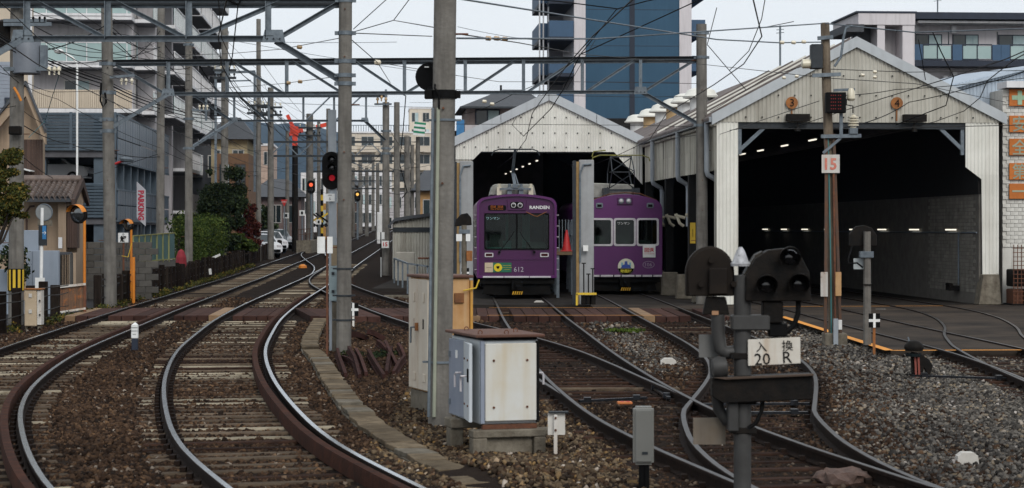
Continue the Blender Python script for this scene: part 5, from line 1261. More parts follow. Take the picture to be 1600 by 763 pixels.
# ---------------------------------------------------------------- pole fittings
def crossarm(t, px0, px1, py, Y, m=M_galv, w=0.09): MB().bar(P(px0, py, Y), P(px1, py, Y), w, w).build('crossarm', m, t)
def pin(t, px, py, Y, s=0.1, m=None):
    s *= 0.68
    c = P(px, py, Y); MB().lathe(c, [(s * .35, -s * 1.4), (s * .35, 0), (s * .8, 0.01), (s * .7, s * .5), (s * .8, s * .55), (s * .6, s * 1.1), (s * .3, s * 1.5)], 10).build('pin_insulator', m or M_ceramic_w, t, smooth=30)
# transformer and brackets on the far-left pole
c0 = P(42, 88, 47.9); MB().lathe(c0, [(0.30, -0.42), (0.32, -0.40), (0.32, 0.36), (0.30, 0.40), (0.12, 0.46)], 18).build('transformer', mat('transformer_grey', (0.17, 0.19, 0.22), (0.13, 0.145, 0.17), 0.5), p27, smooth=35)
MB().box(c0.x + 0.33, c0.x + 0.47, c0.y - 0.1, c0.y + 0.1, c0.z - 0.3, c0.z + 0.25).build('radiator', M_galv, p27)
MB().lathe(P(8, 55, 48.1), [(0.22, -0.35), (0.24, 0.3), (0.1, 0.36)], 14).build('small_transformer', M_black_w, p27, smooth=35)
for py, x1 in ((10, 70), (33, 72), (38, 80), (108, 95)): crossarm(p27, 6, x1, py, 47.75)
for x in (77, 85, 92): pin(p27, x, 111, 47.7, 0.10)
for x in (40, 52, 62, 70): pin(p27, x, 30, 47.7, 0.06, M_black); pin(p27, x + 3, 8, 47.7, 0.06, M_black)
MB().cbox(P(24, 204, 47.7), (0.28, 0.2, 0.2)).build('junction_box', M_black_w, p27, bevel=0.02)
mb = MB(); mb.tube([P(22, 137, 47.7), P(28, 147, 47.65), P(33, 158, 47.65)], 0.03, 6); mb.build('orange_cable', M_orange, p27)
# fittings on the other poles
band(p168, [PZ(205, 58), PZ(145, 58), PZ(100, 58), PZ(187, 58)], 0.10)
for x in (190, 197, 206):
    pin(p168, x, 128, 57.7, 0.09)
MB().bar(P(172, 121, 57.75), P(210, 118, 57.75), 0.07, 0.07).build('crossarm', M_galv, p168)
mb = MB(); mb.tube([P(158, 130, 57.7), P(157, 158, 57.7), P(161, 168, 57.7), P(166, 160, 57.7), P(164, 145, 57.7)], 0.03, 6); mb.build('cable_loop', M_cable, p168)
band(p540, [PZ(1, 36.6), PZ(52, 36.6), PZ(96, 36.6), PZ(118, 36.6), PZ(131, 36.6)], 0.07)
band(p540, [PZ(420, 36.6), PZ(462, 36.6), PZ(500, 36.6)], 0.03, M_steel_d)
band(p1095, [PZ(52, 58), PZ(90, 58), PZ(196, 58)], 0.08)
band(p295, [PZ(70, 83), PZ(186, 83), PZ(232, 83)], 0.10)
band(p602, [PZ(205, 95), PZ(232, 95), PZ(240, 95)], 0.10)
for x in (312, 318, 324): pin(p295, x, 168, 82.8, 0.10)
crossarm(p295, 300, 328, 172, 82.85)
for x, py in ((590, 157), (596, 154), (603, 157)): pin(p602, x, py, 94.6, 0.14, M_ceramic)
crossarm(p602, 585, 612, 163, 94.7); MB().bar(P(603, 140, 94.8), P(603, 165, 94.8), 0.1, 0.1).build('stub', M_galv, p602)
for t, px, Y in ((p404, 404, 117.8), (p422, 423, 122.8), (p485, 484, 159.6), (p352, 351, 105.8)):
    for k, dy in enumerate((0, 12)):
        py = {404: 165, 423: 168, 484: 200, 351: 110}[px] + dy
        crossarm(t, px - 18, px + 18, py, Y, M_steel_d, 0.12)
        for dx in (-15, -6, 7, 15): pin(t, px + dx, py - 4, Y, 0.11, M_black if k else M_ceramic_w)
# street lamp in front of the apartments
Yl = 95; lp = thing('street_lamp', 'thin white street lamp with curved arm in front of the apartments', 'street lamp', P(120, 165, Yl))
mb = MB(); mb.tube([P(120.5, 330, Yl), P(120.5, 105, Yl), P(119, 97, Yl), P(113, 90, Yl), P(96, 81, Yl)], 0.05, 8); mb.build('pole', M_white, lp, smooth=40)
MB().lathe(P(92, 80.5, Yl), [(0.05, -0.12), (0.2, -0.06), (0.24, 0.02), (0.12, 0.1)], 14).build('lamp_head', M_white, lp, smooth=40)
Yl = 70; lp = thing('street_lamp', 'street lamp head on a red arm beside the crossing pole', 'street lamp', P(180, 255, Yl))
mb = MB(); mb.tube([P(176, 258, Yl), P(185, 254, Yl), P(195, 251, Yl)], 0.04, 6); mb.build('arm', M_red, lp)
mb = MB(); mb.tube([P(176, 258, Yl), P(176, 430, Yl)], 0.05, 8); mb.build('pole', M_galv, lp)
MB().lathe(P(198, 250, Yl), [(0.05, -0.08), (0.22, -0.05), (0.25, 0.03), (0.1, 0.1)], 12, axis=(0.1, 0, 1)).build('lamp_head', M_galv, lp, smooth=40)
# ================================================================ BUILDINGS
M_mauve = mat('mauve_grey_render', (0.47, 0.45, 0.46), (0.40, 0.38, 0.39), 0.85, scale=0.5, streak=0.2, rand=0.04)
M_slab = mat('white_slab_edge', (0.70, 0.70, 0.71), (0.58, 0.58, 0.59), 0.7, scale=1, streak=0.2, rand=0.03)
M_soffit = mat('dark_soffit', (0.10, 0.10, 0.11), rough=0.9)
M_beige_p = mat('beige_ribbed_parapet', (0.55, 0.47, 0.37), (0.48, 0.41, 0.32), 0.8, scale=1, rand=0.05)
M_louvre = mat('blue_grey_louvre', (0.085, 0.115, 0.145), (0.065, 0.09, 0.115), 0.55, scale=2, rand=0.15)
M_panel = mat('slate_blue_mesh_panel', (0.075, 0.105, 0.14), (0.05, 0.075, 0.105), 0.35, scale=1.5, rand=0.2, spec=0.5)
M_navy = mat('navy_trim', (0.018, 0.026, 0.045), rough=0.6)
M_bluew = mat('blue_render', (0.030, 0.080, 0.135), (0.024, 0.066, 0.113), 0.75, scale=0.25, streak=0.25, streak_c=(0.04, 0.10, 0.16), rand=0.02)
M_bluep = mat('blue_balcony_panel', (0.045, 0.095, 0.17), (0.04, 0.085, 0.15), 0.6, rand=0.05)
M_pinkw = mat('pale_pinkish_wall', (0.60, 0.57, 0.585), (0.54, 0.51, 0.525), 0.8, scale=0.6, streak=0.15, rand=0.03)
M_beigew = mat('beige_house_wall', (0.36, 0.27, 0.19), (0.29, 0.215, 0.15), 0.88, scale=1.2, streak=0.3, bump=0.2, rand=0.04)
M_brownw = mat('brown_board_wall', (0.085, 0.052, 0.040), (0.055, 0.035, 0.028), 0.8, scale=2, streak=0.4, rand=0.2)
M_tile = mat('brown_roof_tile', (0.135, 0.098, 0.080), (0.08, 0.06, 0.052), 0.55, scale=5, rand=0.35, spec=0.5)
M_slate = mat('dark_grey_roof', (0.055, 0.06, 0.068), (0.04, 0.043, 0.05), 0.6, scale=3, bump=0.3, rand=0.1)
M_creamw = mat('cream_apartment_wall', (0.58, 0.52, 0.43), (0.52, 0.46, 0.38), 0.85, scale=0.3, streak=0.2, rand=0.05)
M_brickb = mat('brown_brick', (0.20, 0.115, 0.066), (0.15, 0.085, 0.05), 0.9, scale=3, bump=0.2, rand=0.15)
M_road = mat('street_asphalt', (0.045, 0.045, 0.047), (0.032, 0.032, 0.034), 0.92, spec=0.08, scale=1.5, bump=0.2, rand=0)
M_frame = mat('pale_window_frame', (0.48, 0.47, 0.45), rough=0.6)
def fb(fr, parent, name, m, x0, x1, y0, y1, z0, z1, **k):
    mb = MB(); fbox(mb, fr, x0, x1, y0, y1, z0, z1); return mb.build(name, m, parent, **k)
def window(fr, parent, x0, x1, z0, z1, y=0.0, m=None, curtain=False, split=True, side=None):
    """recessed window: frame with panes; side=x makes it stand in a wall that runs along y"""
    def bx(a0, a1, d0, d1, b0, b1, nm, mm, par):
        if side is None: return fb(fr, par, nm, mm, a0, a1, y + d0, y + d1, b0, b1)
        return fb(fr, par, nm, mm, side - d1, side - d0, a0, a1, b0, b1)
    w = bx(x0 - 0.06, x1 + 0.06, -0.04, 0.02, z0 - 0.06, z1 + 0.06, 'window', m or M_frame, parent)
    if split:
        xm = (x0 + x1) / 2
        bx(x0, xm - 0.03, -0.055, -0.045, z0, z1, 'pane', M_glass, w); bx(xm + 0.03, x1, -0.055, -0.045, z0, z1, 'pane', M_curtain if curtain else M_glass, w)
    else: bx(x0, x1, -0.055, -0.045, z0, z1, 'pane', M_curtain if curtain else M_glass, w)
    return w
sheet('road', [(-30, 36), (-11.5, 36), (-11.6, 56), (-13.0, 82), (-14.6, 110), (-16.6, 150), (-30, 150)], 0.015, M_road, 0.05)

# ---- grey apartment block at the upper left
Ya = 115.0; FA = Frame((PX(50, Ya), Ya, 0)); sA = FPX / Ya
def ax(px): return (px - 50) / sA
def az(py): return PZ(py, Ya)
apt = thing('apartment_block', 'tall mauve-grey apartment block with green glass balconies at upper left', 'building', (PX(50, Ya), Ya, 0))
WA = ax(226)
fb(FA, apt, 'wall', M_mauve, -0.5, WA - 0.9, 1.7, 50, 0.2, 26)
fl = [az(172), az(101), az(26), az(-49), az(-124)]
for z in fl[1:]:
    fb(FA, apt, 'balcony_slab', M_slab, -0.6, ax(204), 0.0, 1.69, z - 0.14, z + 0.05)
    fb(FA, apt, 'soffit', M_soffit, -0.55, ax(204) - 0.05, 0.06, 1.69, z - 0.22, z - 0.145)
    fb(FA, apt, 'slab_lip', M_slab, -0.6, ax(204), -0.06, 0.0, z + 0.07, z + 0.20)
    for k in range(6):
        x = -0.3 + k * 1.12; x1 = min(x + 1.06, ax(203))
        fb(FA, apt, 'glass_panel', M_glass_g, x, x1, 0.02, 0.06, z + 0.22, z + 1.22)
        fb(FA, apt, 'rail_post', M_slab, x - 0.05, x - 0.005, 0.0, 0.08, z + 0.06, z + 1.28)
    fb(FA, apt, 'handrail', M_slab, -0.4, ax(204), 0.0, 0.08, z + 1.24, z + 1.30)
    window(FA, apt, ax(94), ax(131), z + 1.15, z + 1.82, y=1.69)
window(FA, apt, ax(94), ax(132), fl[0] + 1.1, fl[0] + 1.75, y=1.69, curtain=True)
for k in range(46):
    x = ax(52) + k * 0.118
    if x < ax(203): fb(FA, apt, 'parapet_rib', M_beige_p, x, x + 0.09, -0.02 - 0.01 * (k % 2), 0.05, fl[0] + 0.12, az(140))
fb(FA, apt, 'parapet', M_beige_p, ax(51), ax(204), 0.05, 0.2, fl[0] + 0.1, az(140) - 0.01)
fb(FA, apt, 'slab_edge', M_slab, ax(51), ax(215), -0.05, 1.69, fl[0] - 0.14, fl[0] + 0.08)
# long side facing the line
for k, y in enumerate((4, 13.5, 23, 32.5, 42, 49.5)):
    fb(FA, apt, 'pier', M_mauve, WA - 0.89, WA + (0.12 if k else 0.1), y, y + 0.9, 0.2, 26)
for j, z in enumerate([3.3, 6.0] + fl + [fl[-1] + 2.7]):
    for k, (y0, y1) in enumerate(((1.72, 3.98), (4.95, 13.4), (14.45, 22.9), (23.95, 32.4), (33.45, 41.9), (42.95, 49.4))):
        if z < 6.5 and k < 2: continue
        xo = WA + (1.15 if k else 0.3)
        fb(FA, apt, 'balcony_slab', M_slab, WA - 0.88, xo, y0, y1, z - 0.14, z + 0.06)
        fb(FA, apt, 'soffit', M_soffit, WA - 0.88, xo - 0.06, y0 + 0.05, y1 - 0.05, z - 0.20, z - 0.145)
        if z < 5: fb(FA, apt, 'solid_rail', M_mauve, xo - 0.1, xo, y0, y1, z + 0.07, z + 1.15); continue
        if j % 2 == 0:
            fb(FA, apt, 'glass_panel', M_glass_g, xo - 0.06, xo - 0.03, y0, y1, z + 0.15, z + 1.1)
        n = int((y1 - y0) / 0.62)
        for q in range(n + 1):
            y = y0 + 0.02 + (y1 - y0 - 0.1) * q / max(n, 1); fb(FA, apt, 'rail_bar', M_slab, xo - 0.05, xo, y, y + 0.05, z + 0.07, z + 1.15)
        fb(FA, apt, 'handrail', M_slab, xo - 0.07, xo + 0.01, y0, y1, z + 1.16, z + 1.22)
        window(FA, apt, y0 + 0.8, y1 - 0.6, z + 0.3, z + 2.0, side=WA - 0.895, split=True, curtain=(k + j) % 3 == 0)
mb = MB(); mb.lathe(FA(ax(313), 30, 27.2), [(0.05, -0.6), (0.1, 0)], 6)
# ---- parking deck below it
Yp = 100.0; FP = Frame((PX(46, Yp), Yp, 0)); sP = FPX / Yp
pkx = lambda px: (px - 46) / sP
pk = thing('parking_deck', 'blue-grey louvred parking deck with dark openings below the apartments', 'parking deck', (PX(46, Yp), Yp, 0))
WP = pkx(180); zP = lambda py: PZ(py, Yp)
for z0, z1 in ((zP(235), zP(175)), (zP(340), zP(285))):
    n = int((z1 - z0) / 0.155)
    for k in range(n):
        z = z0 + k * 0.155; mb = MB(); mb.prism([FP(-4, 0.0, z), FP(-4, 0.09, z + 0.02), FP(-4, 0.09, z + 0.13), FP(-4, -0.02, z + 0.10)], AX * (4 + WP)); mb.build('louvre', M_louvre, pk)
    for x in (pkx(110), WP - 0.06): fb(FP, pk, 'mullion', M_louvre, x - 0.07, x + 0.07, -0.05, 0.1, z0, z1)
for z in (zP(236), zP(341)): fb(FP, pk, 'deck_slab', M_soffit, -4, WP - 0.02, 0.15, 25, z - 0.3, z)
fb(FP, pk, 'back_wall', M_dark_in, -4, WP - 0.3, 13, 13.3, 0, zP(175))
for x in (pkx(152), WP - 0.3, 0.5): fb(FP, pk, 'column', M_louvre, x - 0.25, x + 0.25, 0.3, 0.8, 0, zP(176))
for k in range(8):
    y = 0.2 + k * 3.1
    for z0, z1 in ((zP(252), zP(178)), (zP(345), zP(296))):
        for q in range(3):
            fb(FP, pk, 'side_panel', M_panel, WP + 0.02, WP + 0.07, y + q * 1.0, y + q * 1.0 + 0.95, z0 + 0.05, (z0 + z1) / 2 - 0.03); fb(FP, pk, 'side_panel', M_panel, WP + 0.02, WP + 0.07, y + q * 1.0, y + q * 1.0 + 0.95, (z0 + z1) / 2 + 0.03, z1 - 0.05)
        fb(FP, pk, 'panel_rail', M_louvre, WP, WP + 0.1, y - 0.1, y + 3.0, z1 - 0.045, z1 + 0.05); fb(FP, pk, 'panel_rail', M_louvre, WP, WP + 0.1, y - 0.1, y + 3.0, z0 - 0.05, z0 + 0.045)
    fb(FP, pk, 'column', M_louvre, WP - 0.4, WP - 0.05, y, y + 0.4, 0, zP(252))
strip_lights(FP, [(pkx(130), 6, zP(246))], 'small lit lamp in the dark parking deck opening', 'lamps in the parking deck')
fb(FP, pk, 'stair_wall', M_mauve, WP + 0.1, WP + 3.2, 19, 26, 0, 1.9)

# ---- beige block and tiled block at the left edge
Yb = 95.0; FB = Frame((PX(-40, Yb), Yb, 0)); bb = thing('apartment_block', 'plain beige building at the top left edge', 'building', (PX(-40, Yb), Yb, 0))
fb(FB, bb, 'wall', M_beige_p, 0, (47 + 40) / FPX * Yb, 0, 0.8, 0, 16); window(FB, bb, 1.3, 2.1, PZ(5, Yb), PZ(-25, Yb)); fb(FB, bb, 'white_trim', M_slab, (43 + 40) / FPX * Yb, (49 + 40) / FPX * Yb, -0.06, -0.01, 0, 14)
Yc = 72.0; FC = Frame((PX(-60, Yc), Yc, 0)); bt = thing('tiled_building', 'pale blue-grey tiled building at the left edge behind the utility pole', 'building', (PX(-60, Yc), Yc, 0))
M_bt = mat('pale_blue_tile', (0.26, 0.29, 0.34), (0.22, 0.25, 0.30), 0.5, scale=3)
for k in range(34):
    z = PZ(300, Yc) + k * 0.135
    if z < PZ(98, Yc): fb(FC, bt, 'tile_course', M_bt, 0, (24 + 60) / FPX * Yc, 0, 0.6, z, z + 0.127)
fb(FC, bt, 'wall', M_mauve, 0.03, (23.5 + 60) / FPX * Yc, 0.03, 0.6, 0, PZ(100, Yc)); window(FC, bt, (9 + 60) / FPX * Yc, (17 + 60) / FPX * Yc, PZ(225, Yc), PZ(155, Yc), m=M_navy, split=False)

# ---- tall brown house and the tile-roofed house in front of it
Yh = 68.0; FH = Frame((PX(-30, Yh), Yh, 0)); hx = lambda px: (px + 30) / FPX * Yh; hz = lambda py: PZ(py, Yh)
bh = thing('brown_house', 'tall brown timber house with beige eaves behind the tile-roofed house', 'house', (PX(-30, Yh), Yh, 0))
for k in range(9):
    x = hx(30) + k * 0.085; fb(FH, bh, 'board', M_brownw, x, x + 0.078, -0.02, 0.0, 1.0, hz(218))
fb(FH, bh, 'wall', M_beigew, 0, hx(60), 0.005, 1.2, 0, hz(205))
for sgn, (xa, za, xb, zb_) in enumerate(((hx(-24), hz(210), hx(44), hz(128)), (hx(44), hz(128), hx(74), hz(203)))):
    mb = MB(); mb.prism([FH(xa, -0.7, za), FH(xb, -0.7, zb_), FH(xb, -0.7, zb_ - 0.12), FH(xa, -0.7, za - 0.12)], AY * 0.35); mb.build('roof', M_slate, bh)
    mb = MB(); mb.prism([FH(xa, -0.6, za - 0.13), FH(xb, -0.6, zb_ - 0.13), FH(xb, -0.6, zb_ - 0.5), FH(xa, -0.6, za - 0.5)], AY * 0.3); mb.build('soffit', M_beigew, bh)
mb = MB(); mb.poly([FH(0, 0.004, hz(206)), FH(hx(64), 0.004, hz(206)), FH(hx(44), 0.004, hz(135))]); mb.build('gable', M_beigew, bh)
MB().bar(FH(hx(28), -0.2, hz(262)), FH(hx(52), -0.3, hz(268)), 0.4, 0.03).build('awning', M_white, bh)

Yt = 62.0; FT = Frame((PX(14, Yt), Yt, 0)); tx_ = lambda px: (px - 14) / FPX * Yt; tz_ = lambda py: PZ(py, Yt)
th = thing('tile_roofed_house', 'small beige house with brown tiled roof beside the crossing', 'house', (PX(14, Yt), Yt, 0))
fb(FT, th, 'wall', M_beigew, 0, tx_(117), 0.3, 1.6, 0, tz_(312))
fb(FT, th, 'porch_wall', M_beigew, tx_(93), tx_(105), -0.4, 0.295, 0, tz_(312)); fb(FT, th, 'porch_wall', M_beigew, tx_(105.2), tx_(120), -0.35, 0.29, 0, tz_(395)); fb(FT, th, 'shutter', M_brownw, tx_(106), tx_(121), -0.3, 0.28, tz_(388), tz_(322))
for k in range(4): fb(FT, th, 'shutter_board', M_brownw, tx_(106.4 + k * 3.6), tx_(109.4 + k * 3.6), -0.33, -0.301, tz_(387), tz_(330))
fb(FT, th, 'notice', M_slab, tx_(93.5), tx_(99.5), -0.43, -0.405, tz_(388), tz_(371))
mb = MB(); mb.tube([FT(tx_(40), 0.15, tz_(365)), FT(tx_(40), 0.15, tz_(330)), FT(tx_(45), 0.15, tz_(323)), FT(tx_(52), 0.15, tz_(322))], 0.035, 7); mb.build('drainpipe', M_brownw, th)
zr_, ze_ = tz_(280), tz_(311); x0r, x1r = tx_(26), tx_(116)
mb = MB(); mb.prism([FT(x0r, -0.75, ze_), FT(x1r, -0.75, ze_), FT(x1r, 1.0, zr_ - 0.08), FT(x0r, 1.0, zr_ - 0.08)], (0, 0, -0.10)); mb.build('roof', M_slate, th)
mb = MB(); mb.prism([FT(x0r, 1.0, zr_ - 0.08), FT(x1r, 1.0, zr_ - 0.08), FT(x1r, 2.3, ze_), FT(x0r, 2.3, ze_)], (0, 0, -0.10)); mb.build('roof', M_slate, th)
cols_, rows_ = 11, 7; tw = (x1r - x0r) / cols_
proto = None
for r_ in range(rows_):
    for c_ in range(cols_):
        f0, f1 = r_ / rows_, (r_ + 1.12) / rows_
        base_p = FT(x0r + c_ * tw, -0.78 + (1.75) * f0, ze_ + (zr_ - 0.08 - ze_) * f0 + 0.02)
        if proto is None:
            mb = MB(); vs = []; n = 8; up = Vector((0, 0, 1)); run = AY * (1.75 / rows_ * 1.12) + up * ((zr_ - 0.08 - ze_) / rows_ * 1.12)
            for k in range(n + 1):
                f = k / n; h = 0.075 * math.sin(f * math.pi * 1.3 + 0.2); a = base_p + AX * (f * tw * 1.06) + up * h
                vs += [a + up * 0.035, a + run, a - up * 0.012]
            fs = []
            for k in range(n): a = 3 * k; fs += [(a, a + 3, a + 4, a + 1), (a + 2, a + 5, a + 3, a)]
            mb.add(vs, fs); proto = mb.build('tile', M_tile, th, smooth=40); p0 = base_p.copy()
        else:
            part_copy(proto, th, tuple(base_p - p0))
mb = MB(); mb.tube([FT(x0r - 0.05, 1.0, zr_ + 0.02), FT(x1r + 0.05, 1.0, zr_ + 0.02)], 0.13, 10); mb.build('ridge_tile', M_tile, th, smooth=40)
mb = MB(); mb.prism([FT(x1r + 0.02, -0.85, ze_ - 0.02), FT(x1r + 0.02, 1.0, zr_ + 0.06), FT(x1r + 0.02, 2.3, ze_), FT(x1r + 0.02, 2.3, ze_ - 0.2), FT(x1r + 0.02, 1.0, zr_ - 0.2), FT(x1r + 0.02, -0.85, ze_ - 0.22)], AX * 0.1); mb.build('bargeboard', M_brownw, th)
mb = MB(); mb.prism([FT(x1r, -0.5, ze_ - 0.1), FT(x1r, 1.0, zr_ - 0.15), FT(x1r, 2.2, ze_ - 0.1)], AX * -0.1); mb.build('gable', M_beigew, th)
# yard walls in front of the house
M_bluegrey = mat('blue_grey_wall_paint', (0.25, 0.29, 0.345), (0.21, 0.25, 0.30), 0.75, scale=0.8, streak=0.12, rand=0.06)
Yg = 53.0
def wallp(name, label, pieces, Y, m):
    t = thing(name, label, 'wall', (PX(pieces[0][0], Y), Y, 0))
    for (a, b, c, d, dy) in pieces: MB().box(PX(a, Y), PX(b, Y), Y + dy, Y + dy + 0.18, max(0, PZ(d, Y)), PZ(c, Y)).build('wall_panel', m, t, bevel=0.01)
    return t
wallp('yard_wall', 'pale blue-grey stepped yard wall behind the rusty crossing box', [(-40, 16, 421, 520, 0), (-40, 54, 360, 398, 0.4), (36, 47, 392, 520, 0.3), (47.2, 88, 392, 520, 0.25), (16.2, 35.8, 470, 520, 0.3)], Yg, M_bluegrey)
Ybw = 64.0; bw_t = thing('block_wall', 'grey concrete block wall behind the crossing pole', 'wall', (PX(120, Ybw), Ybw, 0))
bp = None; M_blk = mat('concrete_block', (0.105, 0.10, 0.09), (0.075, 0.07, 0.064), 0.92, scale=4, bump=0.3, rand=0.2)
for r_ in range(9):
    for c_ in range(6):
        x = PX(117, Ybw) + c_ * 0.40 + (0.2 if r_ % 2 else 0); z = 0.02 + r_ * 0.2
        if bp is None: bp = MB().box(x, x + 0.39, Ybw, Ybw + 0.15, z, z + 0.19).build('block', M_blk, bw_t, bevel=0.006); b0 = (x, z)
        else: part_copy(bp, bw_t, (x - b0[0], rng.uniform(-0.006, 0.006), z - b0[1]))
gt = thing('garden_gate', 'dark slatted garden gate beside the beige porch', 'gate', (PX(100, 58), 58, 0))
for k in range(5): MB().box(PX(95 + k * 2.6, 58), PX(96.4 + k * 2.6, 58), 58, 58.04, 0.05, PZ(397, 58)).build('slat', M_black_w, gt)
MB().box(PX(92, 58), PX(112, 58), 57.98, 58.06, PZ(398, 58), PZ(394, 58)).build('lintel', M_slate, gt)
for a in (90, 109): MB().box(PX(a, 58), PX(a + 3, 58), 57.95, 58.2, 0, PZ(396, 58)).build('gate_post', M_blk, gt)

# ---- blue tower
Yt2 = 160.0; FW = Frame((PX(897, Yt2), Yt2, 0)); sx2 = lambda px: (px - 897) / FPX * Yt2; sz2 = lambda py: PZ(py, Yt2)
tw_ = thing('tower_block', 'tall blue apartment tower with white corner strips behind the sheds', 'building', (PX(897, Yt2), Yt2, 0))
fb(FW, tw_, 'blue_wall', M_bluew, sx2(915), sx2(1063), 0.1, 14, 0, 30)
for a, b in ((897, 915), (1063, 1082)): fb(FW, tw_, 'white_strip', M_pinkw, sx2(a), sx2(b), 0.0, 14, 0, 30)
fb(FW, tw_, 'dark_groove', M_navy, sx2(984.5), sx2(992.5), 0.06, 0.11, 0, 30)
for k in range(11):
    z = sz2(130) - 5.6 + k * 2.84; fb(FW, tw_, 'floor_joint', M_navy, sx2(915.5), sx2(1062.5), 0.092, 0.101, z, z + 0.035)
    zb = sz2(115) - 8.5 + k * 2.84
    fb(FW, tw_, 'balcony', M_bluep, sx2(858), sx2(896), -0.2, 2.4, zb, zb + 1.25); fb(FW, tw_, 'balcony_slab', M_navy, sx2(858), sx2(896), -0.25, 2.4, zb - 0.28, zb - 0.01)
    fb(FW, tw_, 'side_balcony', M_bluep, sx2(845), sx2(857.6), 2.0, 9, zb, zb + 1.25); fb(FW, tw_, 'balcony_slab', M_navy, sx2(845), sx2(896), 2.41, 9, zb - 0.28, zb - 0.01)
    fb(FW, tw_, 'rear_wall', M_mauve, sx2(870), sx2(896.5), 9.01, 9.2, zb - 0.3, zb + 2.6)
    fb(FW, tw_, 'right_balcony', M_bluep, sx2(1082.5), sx2(1107), 1.0, 9, zb + 0.3, zb + 1.5); fb(FW, tw_, 'right_window', M_glass, sx2(1083), sx2(1088), 3, 3.1, zb + 1.6, zb + 2.6)
for px in (846, 852, 860): MB().cyl(FW(sx2(px), 1.9, 0), FW(sx2(px), 1.9, 30), 0.06, n=8).build('drainpipe', M_slab, tw_)

# ---- white apartment block at the upper right
Yr = 118.0; FR = Frame((PX(1330, Yr), Yr, 0)); rx = lambda px: (px - 1330) / FPX * Yr; rz = lambda py: PZ(py, Yr)
ra = thing('apartment_block', 'pale apartment block with blue balcony panels at the upper right', 'building', (PX(1330, Yr), Yr, 0))
fb(FR, ra, 'stair_tower', M_pinkw, rx(1368), rx(1380), -0.5, 6, 0, rz(40)); fb(FR, ra, 'stair_tower', M_pinkw, rx(1408), rx(1427), -0.5, 6, 0, rz(24)); fb(FR, ra, 'tower_top', M_pinkw, rx(1338), rx(1427.5), -0.55, 6, rz(40), rz(22)); fb(FR, ra, 'tower_roof', M_navy, rx(1334), rx(1430), -0.6, 6, rz(21.5), rz(19))
fb(FR, ra, 'tower_recess', M_mauve, rx(1381), rx(1407.5), 1.0, 1.2, 0, rz(41)); fb(FR, ra, 'tower_recess', M_soffit, rx(1340), rx(1367), 1.0, 1.2, 0, rz(41)); fb(FR, ra, 'tower_canopy', M_slate, rx(1318), rx(1345), -0.8, 4, rz(52), rz(40))
fb(FR, ra, 'wall', M_pinkw, rx(1428), rx(1640), 1.4, 8, 0, rz(30)); fb(FR, ra, 'roof_band', M_navy, rx(1428), rx(1640), -0.3, 8, rz(29.5), rz(19))
for pz in (30.5,): fb(FR, ra, 'eave', M_slab, rx(1436), rx(1640), 0.0, 1.39, rz(35), rz(31.5))
for k, (a, b) in enumerate(((1443, 1483), (1503, 1542), (1577, 1620))):
    for zoff in (0, 3.05):
        window(FR, ra, rx(a), rx(b), rz(88) - zoff, rz(51) - zoff, y=1.39, m=M_navy, curtain=True)
for zoff in (0, 3.05):
    fb(FR, ra, 'balcony_slab', M_navy, rx(1428), rx(1640), -0.12, 1.39, rz(103) - zoff, rz(94) - zoff)
    for a, b in ((1428, 1443), (1491, 1506), (1554.5, 1568), (1568.5, 1582)): fb(FR, ra, 'blue_panel', M_bluep, rx(a), rx(b), -0.05, 0.02, rz(93.5) - zoff, rz(69) - zoff)
    for a, b in ((1443.5, 1490), (1506.5, 1554), (1582.5, 1630)):
        fb(FR, ra, 'rail_frame', M_navy, rx(a), rx(b), -0.04, 0.02, rz(70) - zoff, rz(68) - zoff); fb(FR, ra, 'rail_frame', M_navy, rx(a), rx(b), -0.04, 0.02, rz(93.4) - zoff, rz(91.8) - zoff)
        m_ = (a + b) / 2
        for x in (a + 0.5, m_, b - 0.5): fb(FR, ra, 'rail_post', M_navy, rx(x) - 0.03, rx(x) + 0.03, -0.03, 0.01, rz(91.7) - zoff, rz(70.2) - zoff)
        fb(FR, ra, 'glass_panel', M_glass_g, rx(a + 1.5), rx(m_ - 1), -0.01, 0.005, rz(91) - zoff, rz(71) - zoff); fb(FR, ra, 'glass_panel', M_glass_g, rx(m_ + 1), rx(b - 1.5), -0.01, 0.005, rz(91) - zoff, rz(71) - zoff)
for px, py in ((1440, 40), (1501, 42), (1502, 113), (1487, 121)): fb(FR, ra, 'cooler_unit', M_slab, rx(px - 3.5), rx(px + 3.5), 0.9, 1.38, rz(py + 6), rz(py - 5))
for px in (1433, 1486, 1564): fb(FR, ra, 'drying_pole_bracket', M_steel_d, rx(px), rx(px + 1.2), 0.2, 0.3, rz(68), rz(48))
# antenna mast on its roof and on the shed
for px, ty, by, lab, Yq in ((1465, -10, 20, 'thin antenna mast on the roof of the right apartment block', 118), (1219, 40, 130, 'thin aerial mast rising behind the large shed roof', 80)):
    b = P(px, by, Yq); t = thing('antenna', lab, 'antenna', b); MB().cyl(b, P(px, ty, Yq), 0.04, n=6).build('mast', M_galv, t)
    for k in range(3): MB().bar(P(px - 6, ty + 2 + k * 5, Yq), P(px + 6, ty + 1 + k * 5, Yq), 0.025, 0.025).build('element', M_galv, t)

